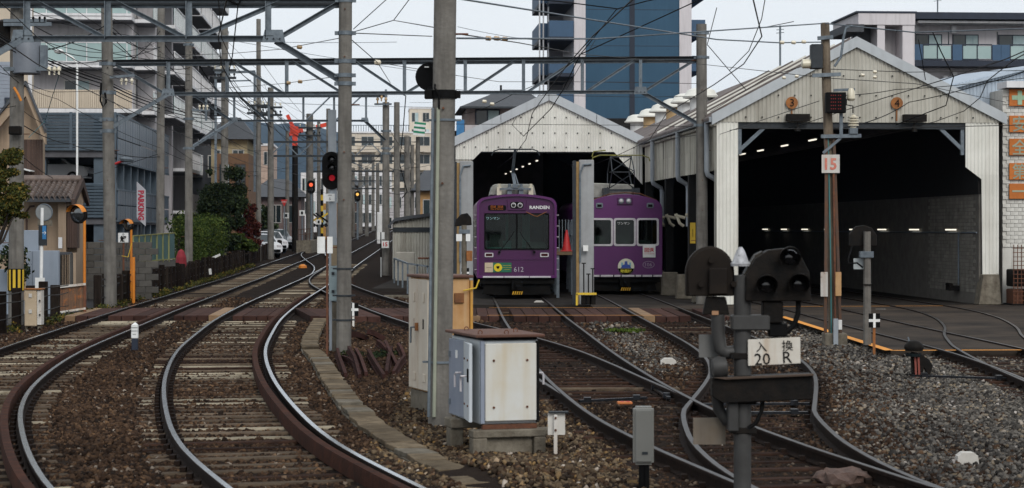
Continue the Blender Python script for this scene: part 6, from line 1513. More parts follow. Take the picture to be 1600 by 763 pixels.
# ---- house with the grey roof behind the small shed
Yk2 = 95.0; FK = Frame((PX(722, Yk2), Yk2, 0)); kx = lambda px: (px - 722) / FPX * Yk2; kz = lambda py: PZ(py, Yk2)
kh = thing('grey_roofed_house', 'house with dark grey hipped roof behind the small shed', 'house', (PX(722, Yk2), Yk2, 0))
fb(FK, kh, 'wall', mat('pinkish_brown_wall', (0.25, 0.20, 0.185), rough=0.85), kx(730), kx(850), 0.4, 6, 0, kz(166)); window(FK, kh, kx(745), kx(780), kz(196), kz(172), y=0.4, curtain=True, m=M_navy)
fb(FK, kh, 'balcony', M_mauve, kx(726), kx(790), -0.3, 0.38, kz(215), kz(196))
mb = MB(); a, b, c_, d = FK(kx(718), -0.6, kz(168)), FK(kx(862), -0.6, kz(168)), FK(kx(862), 7, kz(168)), FK(kx(718), 7, kz(168)); e, f = FK(kx(792), 3, kz(133)), FK(kx(826), 3, kz(133))
mb.add([a, b, c_, d, e, f], [(0, 1, 5, 4), (1, 2, 5), (2, 3, 4, 5), (3, 0, 4), (0, 3, 2, 1)]); mb.build('roof', M_slate, kh)
fb(FK, kh, 'eave', M_steel_d, kx(718), kx(862), -0.64, -0.5, kz(170.5), kz(167.5)); fb(FK, kh, 'blue_lean_to', mat('bright_blue_sheet', (0.05, 0.2, 0.42)), kx(713), kx(725), -0.3, 0.0, 0, kz(188))
for px in (789, 826): MB().cyl(FK(kx(px), 3, kz(136)), FK(kx(px), 3, kz(126)), 0.05, n=6).build('lightning_rod', M_black, kh)

# ---- far buildings seen along the line
def block(label, Y, x0, x1, y_top, m, dep=12, floors=0, wins=0, name='far_building', roof=None, wm=None, zt_extra=0):
    fr = Frame((PX(x0, Y), Y, 0)); w = (x1 - x0) / FPX * Y; zt = PZ(y_top, Y); t = thing(name, label, 'building', (PX(x0, Y), Y, gz(Y)))
    fb(fr, t, 'wall', m, 0, w, 0, dep, 0, zt)
    if roof == 'flat': fb(fr, t, 'parapet', M_slab, -0.1, w + 0.1, -0.1, dep, zt, zt + 0.25)
    if roof == 'gable':
        mb = MB(); h = w * 0.22; mb.prism([fr(-0.5, -0.6, zt), fr(w + 0.5, -0.6, zt), fr(w / 2, -0.6, zt + h)], AY * (dep + 1)); mb.build('roof', M_slate, t)
    if roof == 'hip':
        h = 1.6; mb = MB(); q = [fr(-0.6, -0.6, zt), fr(w + 0.6, -0.6, zt), fr(w + 0.6, dep, zt), fr(-0.6, dep, zt), fr(w * 0.3, dep / 2, zt + h), fr(w * 0.7, dep / 2, zt + h)]
        mb.add(q, [(0, 1, 5, 4), (1, 2, 5), (2, 3, 4, 5), (3, 0, 4), (0, 3, 2, 1)]); mb.build('roof', M_slate, t)
    for f in range(floors):
        for k in range(wins):
            a = w * (k + 0.22) / wins; b = w * (k + 0.78) / wins; z = zt - 2.7 * (f + 1) + 0.6
            window(fr, t, a, b, z, z + 1.4, m=wm, curtain=(f * 3 + k * 5) % 4 == 0)
    return t, fr, w, zt
t, fr, w, zt = block('long cream apartment building with rows of balconies in the far middle', 330, 530, 676, 208, M_creamw, 14, 0, 0, roof='flat')
for f in range(6):
    z = zt - 2.9 * (f + 1)
    for k in range(5):
        a = 0.4 + k * w / 5; window(fr, t, a + 0.2, a + w / 5 - 0.9, z + 0.9, z + 2.3); fb(fr, t, 'balcony', M_creamw, a, a + w / 5 - 0.5, -1.0, -0.02, z - 0.2, z + 0.75)
t, fr, w, zt = block('upper cream stair tower above the long apartment building', 335, 640, 674, 170, M_creamw, 10, 2, 2, roof='flat')
MB().bar(fr(0, 0, zt + 1), fr(w, 0, zt + 1), 0.05, 0.05).build('roof_rail', M_galv, t)
# roof fence
t = thing('roof_fence', 'pale railing along the roof of the long cream building', 'fence', P(570, 204, 331))
MB().bar(P(532, 196, 331), P(640, 196, 331), 0.12, 0.12).build('rail', M_galv, t)
for k in range(28): MB().bar(P(533 + k * 3.9, 196, 331), P(533 + k * 3.9, 207, 331), 0.09, 0.09).build('post', M_galv, t)
block('far white building low behind the vanishing tracks', 300, 548, 612, 268, M_slab, 8, 3, 5)
block('tan house with dark roof beside the middle pole', 150, 654, 690, 298, mat('tan_wall', (0.42, 0.25, 0.11), rough=0.85), 8, 1, 1, roof='hip', name='tan_house')
block('brown brick house with cream upper storey beside the dark tree', 128, 338, 388, 240, M_brickb, 9, 2, 2, name='brick_house', wm=M_brownw)
t, fr, w, zt = block('cream upper storey under a dark hipped roof above the brick house', 130, 330, 386, 218, mat('cream_siding', (0.40, 0.33, 0.2), rough=0.85), 8, 1, 2, roof='hip', name='roofed_house')
block('pale salmon building under the red crane', 230, 392, 426, 228, mat('salmon_wall', (0.42, 0.31, 0.25), rough=0.85), 10, 1, 2, roof='flat')
block('mauve house behind the parked cars', 170, 392, 470, 308, mat('mauve_house_wall', (0.17, 0.125, 0.12), rough=0.85), 9, 2, 3, name='mauve_house', roof='hip')
block('grey house with dark roof behind the hedge', 140, 296, 345, 228, M_slate, 9, 1, 2, name='dark_house')
block('ochre building behind the crossing barrier', 200, 497, 540, 318, mat('ochre_wall', (0.45, 0.24, 0.08), rough=0.85), 6, 2, 3, name='ochre_building')
block('white low building behind the crossing signal', 240, 470, 520, 270, M_slab, 8, 2, 4, name='white_building')
block('brown house far behind the main tracks', 260, 520, 560, 290, M_brownw, 8, 2, 3, roof='hip', name='brown_far_house')
block('grey flat-roofed building far left of the number 15 pole', 270, 600, 660, 300, M_mauve, 8, 2, 4, name='grey_far_building')
# red tower crane
Yq = 420; ck = thing('tower_crane', 'red tower crane above the far roofs', 'crane', P(461, 240, Yq))
M_crane = mat('crane_red', (0.62, 0.05, 0.02), rough=0.5)
MB().bar(P(461, 260, Yq), P(461, 208, Yq), 1.0, 1.0).build('mast', M_crane, ck); MB().cbox(P(460, 205, Yq), (1.7, 1.4, 1.9)).build('cab', M_crane, ck)
MB().bar(P(460, 203, Yq), P(449, 180, Yq), 0.7, 0.7).build('a_frame', M_crane, ck); MB().bar(P(462, 205, Yq), P(449, 212, Yq), 1.0, 0.7).build('counter_jib', M_crane, ck)
for k in range(5): MB().bar(P(464 + k * 10, 206 - k * 2.4, Yq), P(464 + (k + 1) * 10, 206 - (k + 1) * 2.4, Yq), 0.8, 0.8).build('boom_section', M_slab if k in (1, 2) else M_crane, ck)

# ---- white brick building with orange safety boards at the right edge
Yz = 57.9; FZ = Frame((PX(1566, Yz), Yz, 0)); zx = lambda px: (px - 1566) / FPX * Yz; zz = lambda py: PZ(py, Yz)
wb = thing('white_brick_building', 'white painted brick building with corrugated roof at the right edge', 'building', (PX(1566, Yz), Yz, 0))
M_brick_p = mat('white_painted_brick', (0.60, 0.59, 0.55), (0.48, 0.47, 0.43), 0.8, scale=2.5, streak=0.25, bump=0.2, rust=0.06, rand=0.07)
fb(FZ, wb, 'wall', M_brick_p, zx(1567), zx(1680), 0.03, 8, 0, zz(140))
bpz = None
for r_ in range(40):
    for c_ in range(4):
        x = zx(1567) + c_ * 0.225 + (0.11 if r_ % 2 else 0); z = zz(386) + r_ * 0.112
        if z > zz(146): continue
        if bpz is None:
            bpz = fb(FZ, wb, 'brick', M_brick_p, x, x + 0.215, 0.0, 0.028, z, z + 0.10); bx0 = (x, z)
        else: part_copy(bpz, wb, tuple(AX * (x - bx0[0]) + AY * rng.uniform(-0.008, 0.004) + Vector((0, 0, z - bx0[1]))))
M_bluesheet = mat('pale_blue_sheet', (0.40, 0.47, 0.54), (0.34, 0.40, 0.47), 0.55, scale=1, streak=0.2, rand=0.05)
mb = MB(); mb.prism([FZ(zx(1478), 1.0, zz(137)), FZ(zx(1640), 1.0, zz(96)), FZ(zx(1640), 9, zz(96) + 0.3), FZ(zx(1478), 9, zz(137) + 0.3)], (0, 0, -0.08)); mb.build('roof', M_bluesheet, wb)
corr_sheets(FZ, wb, zx(1480), zx(1640), lambda x: zz(134) + (x - zx(1480)) * 0.24, lambda x: zz(200), M_bluesheet, y=1.2, width=0.7)
fb(FZ, wb, 'eave_board', M_slab, zx(1568), zx(1680), -0.3, 0.6, zz(138), zz(128))
for k, (py0, py1, ch) in enumerate(((140, 166, '+'), (181, 207, '安'), (217, 243, '全'), (255, 281, '第'), (287, 311, '一'))):
    c = FZ(zx(1592.5), -0.06, (zz(py0) + zz(py1)) / 2); t = thing('safety_board', 'orange board ' + ('bearing a pale green cross at the top of the column', 'lettered 安 below the green cross', 'lettered 全 in the middle of the column', 'lettered 第 second from the bottom', 'lettered 一 at the bottom of the column')[k], 'sign', c, 'orange safety boards on the white wall')
    fb(FZ, t, 'board', mat('faded_orange_board', (0.50, 0.155, 0.03), (0.40, 0.12, 0.025), 0.75, scale=5, rust=0.15), zx(1576), zx(1609), -0.08, -0.04, zz(py1), zz(py0), bevel=0.006)
    mm = mat('faded_grey_green_letter', (0.33, 0.36, 0.27), rough=0.8)
    if ch == '+':
        g = mat('pale_green_cross', (0.36, 0.52, 0.36)); q = c - AY * 0.03
        fb(FZ, t, 'cross_bar', g, zx(1580), zx(1605), -0.092, -0.083, zz(156.5), zz(149.5)); fb(FZ, t, 'cross_bar', g, zx(1589), zx(1596), -0.096, -0.083, zz(164), zz(142))
    else: text_part('lettering', ch, 0.46, mm, t, c - AY * 0.026, YAW, bold=0.006)
cg = thing('wire_cage', 'dark rusty wire mesh cage at the foot of the white wall', 'cage', FZ(zx(1582), -1.0, 0.1))
for k in range(9):
    x = zx(1563) + k * 0.11; fb(FZ, cg, 'wire', M_rust, x, x + 0.018, -1.2, -1.18, 0.12, zz(382))
for k in range(14): fb(FZ, cg, 'wire', M_rust, zx(1562), zx(1620), -1.22, -1.2, 0.12 + k * 0.12, 0.138 + k * 0.12)
for k in range(6):
    fb(FZ, cg, 'content', M_black_w if k % 2 else M_rust, zx(1565) + (k % 3) * 0.3, zx(1565) + (k % 3) * 0.3 + 0.28, -1.1, -0.4, 0.12 + (k // 3) * 0.5, 0.55 + (k // 3) * 0.55, bevel=0.03)
fb(FZ, cg, 'caster_base', M_black_w, zx(1562), zx(1640), -1.25, -0.3, 0.105, 0.15)
# ================================================================ CABINETS AND SIGNALS NEAR THE CAMERA
M_cream = mat('cream_cabinet_paint', (0.58, 0.53, 0.44), (0.50, 0.44, 0.36), 0.55, scale=3, streak=0.3, streak_c=(0.34, 0.20, 0.09), rust=0.12, rust_c=(0.28, 0.13, 0.05), rand=0.03)
M_creamr = mat('rust_washed_panel', (0.54, 0.33, 0.15), (0.40, 0.20, 0.07), 0.7, scale=2.5, streak=0.7, streak_c=(0.55, 0.40, 0.24), rust=0.2, sscale=8)
M_bluebox = mat('pale_blue_cabinet_paint', (0.50, 0.54, 0.57), (0.44, 0.48, 0.51), 0.5, scale=3, streak=0.22, streak_c=(0.40, 0.33, 0.22), rust=0.06, rand=0.02)
M_bluebox2 = mat('tan_washed_cabinet_panel', (0.57, 0.58, 0.56), (0.53, 0.50, 0.42), 0.5, scale=1.6, streak=0.45, streak_c=(0.46, 0.36, 0.2), rust=0.08, sscale=7, rand=0.02)
M_bluebox3 = mat('shaded_blue_door_paint', (0.24, 0.27, 0.33), (0.19, 0.22, 0.28), 0.5, scale=3, streak=0.2, rand=0.02)  # darker copy of the cabinet blue, with the side's shade in the colour
M_rusttop = mat('rusty_cabinet_lid', (0.135, 0.062, 0.040), (0.085, 0.04, 0.028), 0.75, scale=6, bump=0.2)
# cream cabinet behind the middle pole
Yc1 = 24.6; yaw1 = -0.34
C1 = Vector((PX(672, Yc1), Yc1, 0.26)); X1c = XF(C1, yaw1)
# local: x to the right along the front, y backwards; the left side carries the doors
c1 = thing('cream_cabinet', 'tall rust-streaked cream equipment cabinet behind the middle pole', 'cabinet', C1)
w1, d1, h1 = 0.50, 0.84, 1.38
X1c = XF(C1, -yaw1 * -1)
X1c = XF(C1, 0.33)
MB(X1c).box(0, w1, 0, d1, 0, h1).build('body', M_creamr, c1, bevel=0.008)
MB(X1c).prism([(-0.04, -0.04, h1), (w1 + 0.04, -0.04, h1), (w1 + 0.04, d1 + 0.04, h1), (-0.04, d1 + 0.04, h1)], (0, 0, 0.035)).build('lid', M_rusttop, c1, bevel=0.008)
for k in (0, 1):
    y0 = 0.015 + k * (d1 - 0.02) / 2; dr = MB(X1c).box(-0.03, -0.002, y0, y0 + (d1 - 0.02) / 2 - 0.012, 0.02, h1 - 0.02).build('door', M_cream, c1, bevel=0.006)
    MB(X1c).box(-0.04, -0.031, y0 + 0.12, y0 + 0.2, h1 - 0.30, h1 - 0.18).build('vent_plate', M_cream, dr, bevel=0.004); MB(X1c).box(-0.04, -0.031, y0 + 0.08, y0 + 0.2, 0.12, 0.22).build('vent_plate', M_cream, dr, bevel=0.004)
    MB(X1c).box(-0.036, -0.031, y0 + 0.15, y0 + 0.19, h1 - 0.62, h1 - 0.5).build('notice', M_black_w if k == 0 else M_white_r, dr)
mb = MB(X1c); mb.tube([(-0.03, 0.47, h1 * 0.56), (-0.09, 0.47, h1 * 0.56), (-0.09, 0.52, h1 * 0.56), (-0.09, 0.53, h1 * 0.42)], 0.012, 6); mb.build('handle', M_galv, c1)
MB(X1c).box(-0.06, -0.031, 0.40, 0.46, h1 * 0.53, h1 * 0.6).build('lock', M_rust_o, c1)
for z in (0.2, 1.08): MB(X1c).box(0.30, 0.42, -0.03, -0.002, z, z + 0.12).build('hinge_plate', M_rust_o, c1, bevel=0.005)
MB(X1c).box(w1 + 0.003, w1 + 0.035, -0.02, 0.05, 0.05, h1 - 0.03).build('yellow_post', mat('ochre_post', (0.5, 0.27, 0.05), (0.36, 0.17, 0.04), 0.7), c1)
mb = MB(X1c); mb.tube([(w1 - 0.1, -0.05, h1 - 0.15), (w1 + 0.06, -0.06, h1 - 0.12), (w1 + 0.1, -0.06, h1 - 0.02)], 0.01, 6); mb.build('yellow_cable', M_yellow, c1)
MB(X1c).prism([(0.0, 0.0, -0.28), (w1, 0.0, -0.28), (w1, 0.0, -0.005), (0.0, 0.0, -0.005)], (0, 0.08, 0)).build('base_beam', M_conc2, c1); MB(X1c).box(0.0, 0.07, 0.085, d1, -0.26, -0.005).build('base_beam', M_conc2, c1); MB(X1c).box(-0.02, 0.12, d1 - 0.12, d1, -0.28, -0.26).build('base_foot', M_conc2, c1)

# pale blue cabinet in front of it
Yc2 = 20.5; C2 = Vector((PX(751, Yc2), Yc2, 0.275)); X2c = XF(C2, 0.29)
c2 = thing('blue_cabinet', 'pale blue-grey equipment cabinet with rusty lid on concrete feet', 'cabinet', C2)
w2, d2, h2 = 0.61, 1.12, 0.84
MB(X2c).box(0, w2, 0.03, d2, 0, h2).build('body', M_bluebox, c2, bevel=0.008)
MB(X2c).prism([(-0.06, -0.05, h2 + 0.03), (w2 + 0.05, -0.05, h2 + 0.03), (w2 + 0.05, d2 + 0.05, h2 + 0.03), (-0.06, d2 + 0.05, h2 + 0.03)], (0, 0, 0.03)).build('lid', M_rusttop, c2, bevel=0.006)
MB(X2c).box(0.02, w2 - 0.02, 0.0, d2, h2 + 0.001, h2 + 0.029).build('lid_gap', M_black, c2)
fp_ = MB(X2c).box(0.045, w2 - 0.03, -0.022, 0.028, 0.03, h2 - 0.03).build('front_panel', M_bluebox2, c2, bevel=0.008)
MB(X2c).box(0.0, 0.04, -0.006, 0.029, 0.01, h2 - 0.005).build('corner_strip', M_bluebox3, c2); MB(X2c).box(w2 - 0.026, w2 + 0.004, -0.004, 0.028, 0.01, h2 - 0.01).build('corner_strip', M_black, c2)
for x in (0.13, w2 - 0.13):
    for z in (0.17, h2 - 0.2): MB(X2c).cyl((x, -0.022, z), (x, -0.034, z), 0.012, n=8).build('bolt', M_rust, fp_)
# doors on the left side: the nearer stands ajar
Xd = X2c @ Matrix.Translation((-0.005, 0.50, 0)) @ Matrix.Rotation(R(-9), 4, 'Z')
dr = MB(Xd).box(-0.035, 0.0, -0.49, 0.0, 0.02, h2 - 0.03).build('door', M_bluebox, c2, bevel=0.006)
for y in (-0.12, -0.40):
    for z in (0.18, h2 - 0.2): MB(Xd).cyl((-0.035, y, z), (-0.046, y, z), 0.011, n=8).build('bolt', M_rust, dr)
mb = MB(Xd); mb.tube([(-0.035, -0.40, 0.48), (-0.10, -0.40, 0.48), (-0.10, -0.37, 0.48), (-0.10, -0.33, 0.46), (-0.10, -0.33, 0.32)], 0.011, 6); mb.build('handle', M_silver, dr)
MB(Xd).box(-0.05, -0.036, -0.47, -0.42, 0.42, 0.56).build('lock_plate', M_black, dr, bevel=0.008)
dr = MB(X2c).box(-0.035, -0.004, 0.52, d2 - 0.01, 0.02, h2 - 0.03).build('door', M_bluebox3, c2, bevel=0.006)
mb = MB(X2c); mb.tube([(-0.035, 0.62, 0.48), (-0.09, 0.62, 0.48), (-0.09, 0.66, 0.46), (-0.09, 0.66, 0.33)], 0.011, 6); mb.build('handle', M_silver, dr)
for z in (0.12, 0.62): MB(X2c).box(-0.045, -0.036, d2 - 0.08, d2 - 0.03, z, z + 0.06).build('hinge', M_galv, dr)
MB(X2c).box(-0.042, -0.036, 0.75, 0.82, 0.62, 0.70).build('notice', M_white, dr)
mb = MB(X2c); mb.tube([(w2, 0.1, 0.50), (w2 + 0.07, 0.1, 0.50), (w2 + 0.08, 0.1, 0.47), (w2 + 0.08, 0.1, 0.38)], 0.011, 6); mb.build('handle', M_silver, c2)
for x, y in ((0.03, 0.12), (0.30, 0.1), (0.5, 0.45), (0.1, 0.9)):
    mb = MB(X2c); mb.tube([(x + 0.022 * math.cos(R(a)), y, h2 + 0.075 + 0.022 * math.sin(R(a))) for a in range(0, 361, 40)], 0.006, 5); mb.build('lifting_eye', M_rust, c2)
MB(X2c).box(0.02, w2 - 0.02, 0.0, 0.05, -0.05, -0.004).build('plinth_rail', M_rust, c2)
for nm, a in (('concrete_foot', (-0.10, 0.66, -0.08, 0.10, -0.13, -0.052)), ('concrete_foot', (-0.12, 0.6, 0.68, 0.98, -0.10, -0.004)), ('concrete_leg', (-0.10, 0.05, -0.08, 0.08, -0.36, -0.131)), ('concrete_leg', (0.54, 0.66, -0.08, 0.08, -0.36, -0.131)), ('concrete_leg', (-0.12, 0.02, 0.72, 0.9, -0.36, -0.101)), ('concrete_back', (0.051, 0.539, -0.02, 0.04, -0.36, -0.131))):
    MB(X2c).box(*a).build(nm, M_conc2, c2, bevel=0.01)
MB(X2c).box(0.62, 0.95, 0.15, 0.5, -0.14, -0.09).build('concrete_slab', M_conc2, c2, bevel=0.01)

# small rusty white sign post in front of it
Ys = 20.3; b = Vector((PX(868, Ys), Ys, 0)); sp = thing('marker_sign', 'small rust-stained white plate on a short post right of the blue cabinet', 'sign', b)
MB().box(b.x - 0.018, b.x + 0.018, Ys - 0.02, Ys + 0.02, -0.1, PZ(648, Ys)).build('post', M_white_r, sp, bevel=0.004); MB().box(PX(856, Ys), PX(883, Ys), Ys + 0.021, Ys + 0.03, PZ(680, Ys), PZ(646, Ys)).build('plate', M_white_r, sp)
MB().box(PX(857, Ys), PX(888, Ys), Ys - 0.02, Ys + 0.05, PZ(645.6, Ys), PZ(643, Ys)).build('cap', M_steel_d, sp)
for z in (PZ(653, Ys), PZ(672, Ys)): MB().cyl((b.x, Ys - 0.02, z), (b.x, Ys - 0.032, z), 0.012, n=8).build('bolt', M_rust, sp)
# grey junction box on a black post
Yj = 17.4; bj = Vector((PX(1007, Yj), Yj, 0)); jb = thing('junction_box', 'grey plastic junction box on a black post in the near foreground', 'junction box', bj)
MB().box(PX(990, Yj), PX(1022, Yj), Yj, Yj + 0.13, PZ(727, Yj), PZ(636, Yj)).build('housing', mat('grey_plastic', (0.20, 0.20, 0.185), (0.175, 0.175, 0.16), 0.5), jb, bevel=0.02, seg=3, smooth=30)
MB().box(PX(993, Yj), PX(1019, Yj), Yj - 0.012, Yj - 0.001, PZ(722, Yj), PZ(641, Yj)).build('cover', MATS['grey_plastic'], jb, bevel=0.005)
MB().box(PX(1003, Yj), PX(1012, Yj), Yj - 0.018, Yj - 0.013, PZ(710, Yj), PZ(706, Yj)).build('latch', M_steel_d, jb)
for dx in (-0.02, 0.02): MB().cyl((bj.x + dx, Yj + 0.06, -0.1), (bj.x + dx, Yj + 0.06, PZ(727.5, Yj)), 0.026, n=10).build('cable_duct', M_black, jb, smooth=40)

# ---------------- shunting signal 20R
Yn = 15.5
def N(px, py, dy=0.0): return P(px, py, Yn) + Vector((0, dy, 0))
sn = thing('shunting_signal', 'black shunting signal on a grey mast with rusty sign 入換 20R', 'signal', (PX(1159, Yn), Yn, 0))
M_mast = mat('grey_mast_paint', (0.055, 0.055, 0.054), (0.034, 0.033, 0.032), 0.5, scale=5, rust=0.06, spec=0.2)
mb = MB(); mb.tube([(PX(1160, Yn), Yn, -0.2), N(1160, 430)], 0.066, 18); mb.build('mast', M_mast, sn, smooth=40)
MB().lathe(N(1157, 412), [(0.075, -0.02), (0.078, 0.0), (0.06, 0.02), (0.03, 0.10), (0.012, 0.125)], 16).build('finial', mat('chipped_white_cap', (0.48, 0.49, 0.51), (0.2, 0.2, 0.21), 0.4, scale=20, rust=0.3, rust_c=(0.03, 0.03, 0.03)), sn, smooth=35)
# right head: hexagonal body with three hooded lenses
hex_ = [(1163, 470), (1163, 430), (1192, 392), (1225, 388), (1250, 400), (1264, 440), (1264, 470)]
def plate_px(name, pts, dy, th, m, parent, bevel=0.006):
    mb = MB(); mb.prism([N(a, b, dy) for a, b in pts], (0, th, 0)); return mb.build(name, m, parent, bevel=bevel)
hd_ = plate_px('signal_head', [(1163, 470), (1163, 432), (1178, 404), (1198, 391), (1225, 388), (1248, 398), (1262, 425), (1265, 470)], -0.10, 0.18, M_black_w, sn)
plate_px('head_side', [(1162, 471), (1162, 428), (1180, 398), (1192, 392), (1178, 418), (1178, 471)], -0.04, 0.16, mat('olive_black_side', (0.03, 0.026, 0.021), rough=0.5, spec=0.1), sn)
for px, py in ((1232, 402), (1196, 445), (1246, 443)):
    c = N(px, py, -0.10); ax_ = Vector((-0.12, -1, 0.0)); mb = MB(); n = 18; vs = []; fs = []
    for k in range(n + 1):
        a = R(-35 + 250 * k / n); q = Vector((math.cos(a), 0, math.sin(a))) * 0.082; ln = 0.24 * (0.55 + 0.45 * math.sin(max(0, min(math.pi, a))))
        vs += [c + q, c + q + ax_ * ln, c + q * 0.93, c + q * 0.93 + ax_ * ln]
    for k in range(n): a = 4 * k; fs += [(a, a + 4, a + 5, a + 1), (a + 2, a + 3, a + 7, a + 6), (a + 1, a + 5, a + 7, a + 3)]
    mb.add(vs, fs); hdv = mb.build('hood', M_black_w, hd_, smooth=40)
    MB().lathe(c + Vector((0, 0.002, 0)), [(0.058, 0), (0.055, 0.012), (0.03, 0.022)], 16, axis=(0, -1, 0)).build('lens', M_lamp_off, hd_, smooth=50)
MB().box(PX(1190, Yn), PX(1222, Yn), Yn - 0.07, Yn + 0.05, PZ(505, Yn), PZ(470.5, Yn)).build('head_bracket', M_black_w, sn, bevel=0.01)
MB().box(PX(1200, Yn), PX(1229, Yn), Yn - 0.05, Yn + 0.05, PZ(526, Yn), PZ(505.5, Yn)).build('head_bracket', M_black, sn, bevel=0.01)
mb = MB(); mb.tube([N(1247, 468, -0.02), N(1246, 490, -0.03), N(1240, 508, -0.03), N(1228, 519, -0.03), N(1208, 524, -0.03)], 0.02, 8); mb.build('cable_hose', M_black, sn, smooth=50)
MB().box(PX(1142, Yn), PX(1201, Yn), Yn - 0.09, Yn + 0.07, PZ(516, Yn), PZ(492, Yn)).build('arm_clamp', M_mast, sn, bevel=0.012)
# left head seen from behind: half-round backplate
arc = [(1110 + 38 * math.cos(R(a)), 426 - 41 * math.sin(R(a))) for a in range(0, 181, 12)]
bk = plate_px('rear_head', [(1148, 463), *arc, (1072, 463)], 0.02, 0.10, mat('brown_black_head', (0.017, 0.013, 0.010), (0.010, 0.008, 0.007), 0.6, scale=4, spec=0.08), sn, 0.01)
plate_px('rear_rim', [(1146, 462), *[(1110 + 35 * math.cos(R(a)), 426 - 38 * math.sin(R(a))) for a in range(0, 181, 12)], (1076, 462)], -0.005, 0.024, MATS['brown_black_head'], sn, 0.004)
MB().box(PX(1107, Yn), PX(1136, Yn), Yn - 0.06, Yn - 0.006, PZ(460, Yn), PZ(419, Yn)).build('rear_box', MATS['brown_black_head'], bk, bevel=0.008)
for px, py in ((1111, 407), (1095, 444), (1146, 444)): MB().cyl(N(px, py, -0.006), N(px, py, -0.045), 0.022, n=12).build('boss', MATS['brown_black_head'], bk)
mb = MB(); mb.prism([N(1104, 464, 0.0), N(1134, 464, 0.0), N(1140, 492, 0.0), N(1098, 492, 0.0)], (0, 0.07, 0)); mb.build('rear_bracket', M_black_w, sn, bevel=0.006)
MB().cbox(N(1117, 489, -0.02), (0.05, 0.02, 0.03)).build('amber_tag', mat('dull_peach', (0.4, 0.22, 0.12)), sn)
mb = MB(); mb.tube([N(1122, 492, 0.03), N(1123, 525, 0.03), N(1126, 545, 0.03), N(1135, 552, 0.03), N(1155, 550, 0.03)], 0.052, 12); mb.build('pipe_elbow', M_mast, sn, smooth=50)
mb = MB(); mb.tube([N(1118, 560, 0.05), N(1120, 600, 0.05), N(1124, 640, 0.05), N(1135, 658, 0.05), N(1158, 658, 0.05)], 0.045, 12); mb.build('lower_pipe', M_mast, sn, smooth=50)
MB().lathe(N(1124, 574, -0.02), [(0.04, -0.06), (0.075, -0.05), (0.085, 0.0), (0.075, 0.05), (0.04, 0.06)], 14, axis=(1, 0, 0.1)).build('pipe_joint', M_mast, sn, smooth=40)
MB().box(PX(1094, Yn), PX(1125, Yn), Yn + 0.10, Yn + 0.11, PZ(560, Yn), PZ(524, Yn)).build('rear_sign', mat('grey_sign_back', (0.13, 0.13, 0.125), rough=0.6), sn)
MB().box(PX(1085, Yn), PX(1136, Yn), Yn + 0.1, Yn + 0.11, PZ(697, Yn), PZ(655, Yn)).build('lower_rear_sign', mat('tan_sign_back', (0.16, 0.14, 0.115), (0.12, 0.09, 0.06), 0.7, streak=0.5), sn)
for py in (556, 626, 672): MB().box(PX(1140, Yn), PX(1181, Yn), Yn - 0.07, Yn + 0.085, PZ(py + 5, Yn), PZ(py - 5, Yn)).build('clamp', M_black_w, sn, bevel=0.006)
MB().box(PX(1136, Yn), PX(1152, Yn), Yn - 0.09, Yn + 0.07, PZ(673, Yn), PZ(628, Yn)).build('cable_box', M_mast, sn, bevel=0.008)
pt = plate_px('sign_plate', [(1166.5, 530), (1248, 526), (1248.5, 567), (1167, 571)], -0.085, 0.012, mat('rust_run_white_plate', (0.66, 0.63, 0.57), (0.56, 0.52, 0.45), 0.55, scale=4, streak=0.6, streak_c=(0.36, 0.20, 0.07), sscale=10), sn, 0.003)
rl = math.atan(4 / 82)
for ch, px, py, sz in (('入', 1187.5, 541, 0.085), ('換', 1228, 539, 0.085), ('20', 1189, 560, 0.125), ('R', 1228, 557, 0.125)):
    text_part('lettering', ch, sz, M_black, pt, N(px, py, -0.089), 0.0, roll=-rl, bold=0.0)
plate_px('sun_shield', [(1110, 588), (1265, 582), (1266, 622), (1127, 628), (1110, 618)], -0.14, 0.16, M_black_w, sn)
plate_px('shield_lip', [(1112, 588), (1266, 581.5), (1266, 585), (1130, 591)], -0.18, 0.035, mat('rusty_dark_edge', (0.07, 0.045, 0.03), rough=0.6), sn, 0.003)
mb = MB(); mb.tube([N(1190, 626, -0.06), N(1188, 642, -0.06), N(1180, 660, -0.06), N(1168, 668, -0.06)], 0.016, 8); mb.build('cable_hose', M_black, sn, smooth=50)

# ---------------- right pole made of old rails, with boards and insulator
Yv = 39.2
def V(px, py, dy=0.0): return P(px, py, Yv) + Vector((0, dy, 0))
rp = thing('timber_pole', 'weathered pole with twin rusty rails and number 15 plate before the large shed', 'pole', (PX(1298, Yv), Yv, 0))
M_wpole = mat('grey_weathered_wood', (0.20, 0.16, 0.115), (0.11, 0.085, 0.06), 0.9, scale=3, streak=0.7, streak_c=(0.06, 0.045, 0.035), bump=0.5, bscale=30, sscale=14)
mb = MB(); mb.tube([V(1303, 545), V(1298, 300), V(1292, 150), V(1289, 36)], [0.10, 0.095, 0.09, 0.085], 14); mb.build('shaft', M_wpole, rp, smooth=40)
for a, b in ((1288, 1291), (1312, 1301)): MB().bar(V(a, 530, -0.12), V(b if a > 1300 else 1290, 210, -0.12), 0.055, 0.06).build('rusty_rail', mat('dark_rusted_rail', (0.075, 0.055, 0.045), (0.13, 0.06, 0.03), 0.8, scale=6), rp)
mb = MB(); mb.tube([V(1297, 530, -0.16), V(1296, 420, -0.16), V(1294, 300, -0.14), V(1292, 215, -0.14)], 0.014, 6); mb.build('green_cable', mat('teal_cable', (0.05, 0.18, 0.18)), rp)
mb = MB(); mb.tube([V(1303, 530, -0.16), V(1302, 400, -0.16), V(1300, 250, -0.16)], 0.022, 6); mb.build('rust_conduit', M_rust, rp)
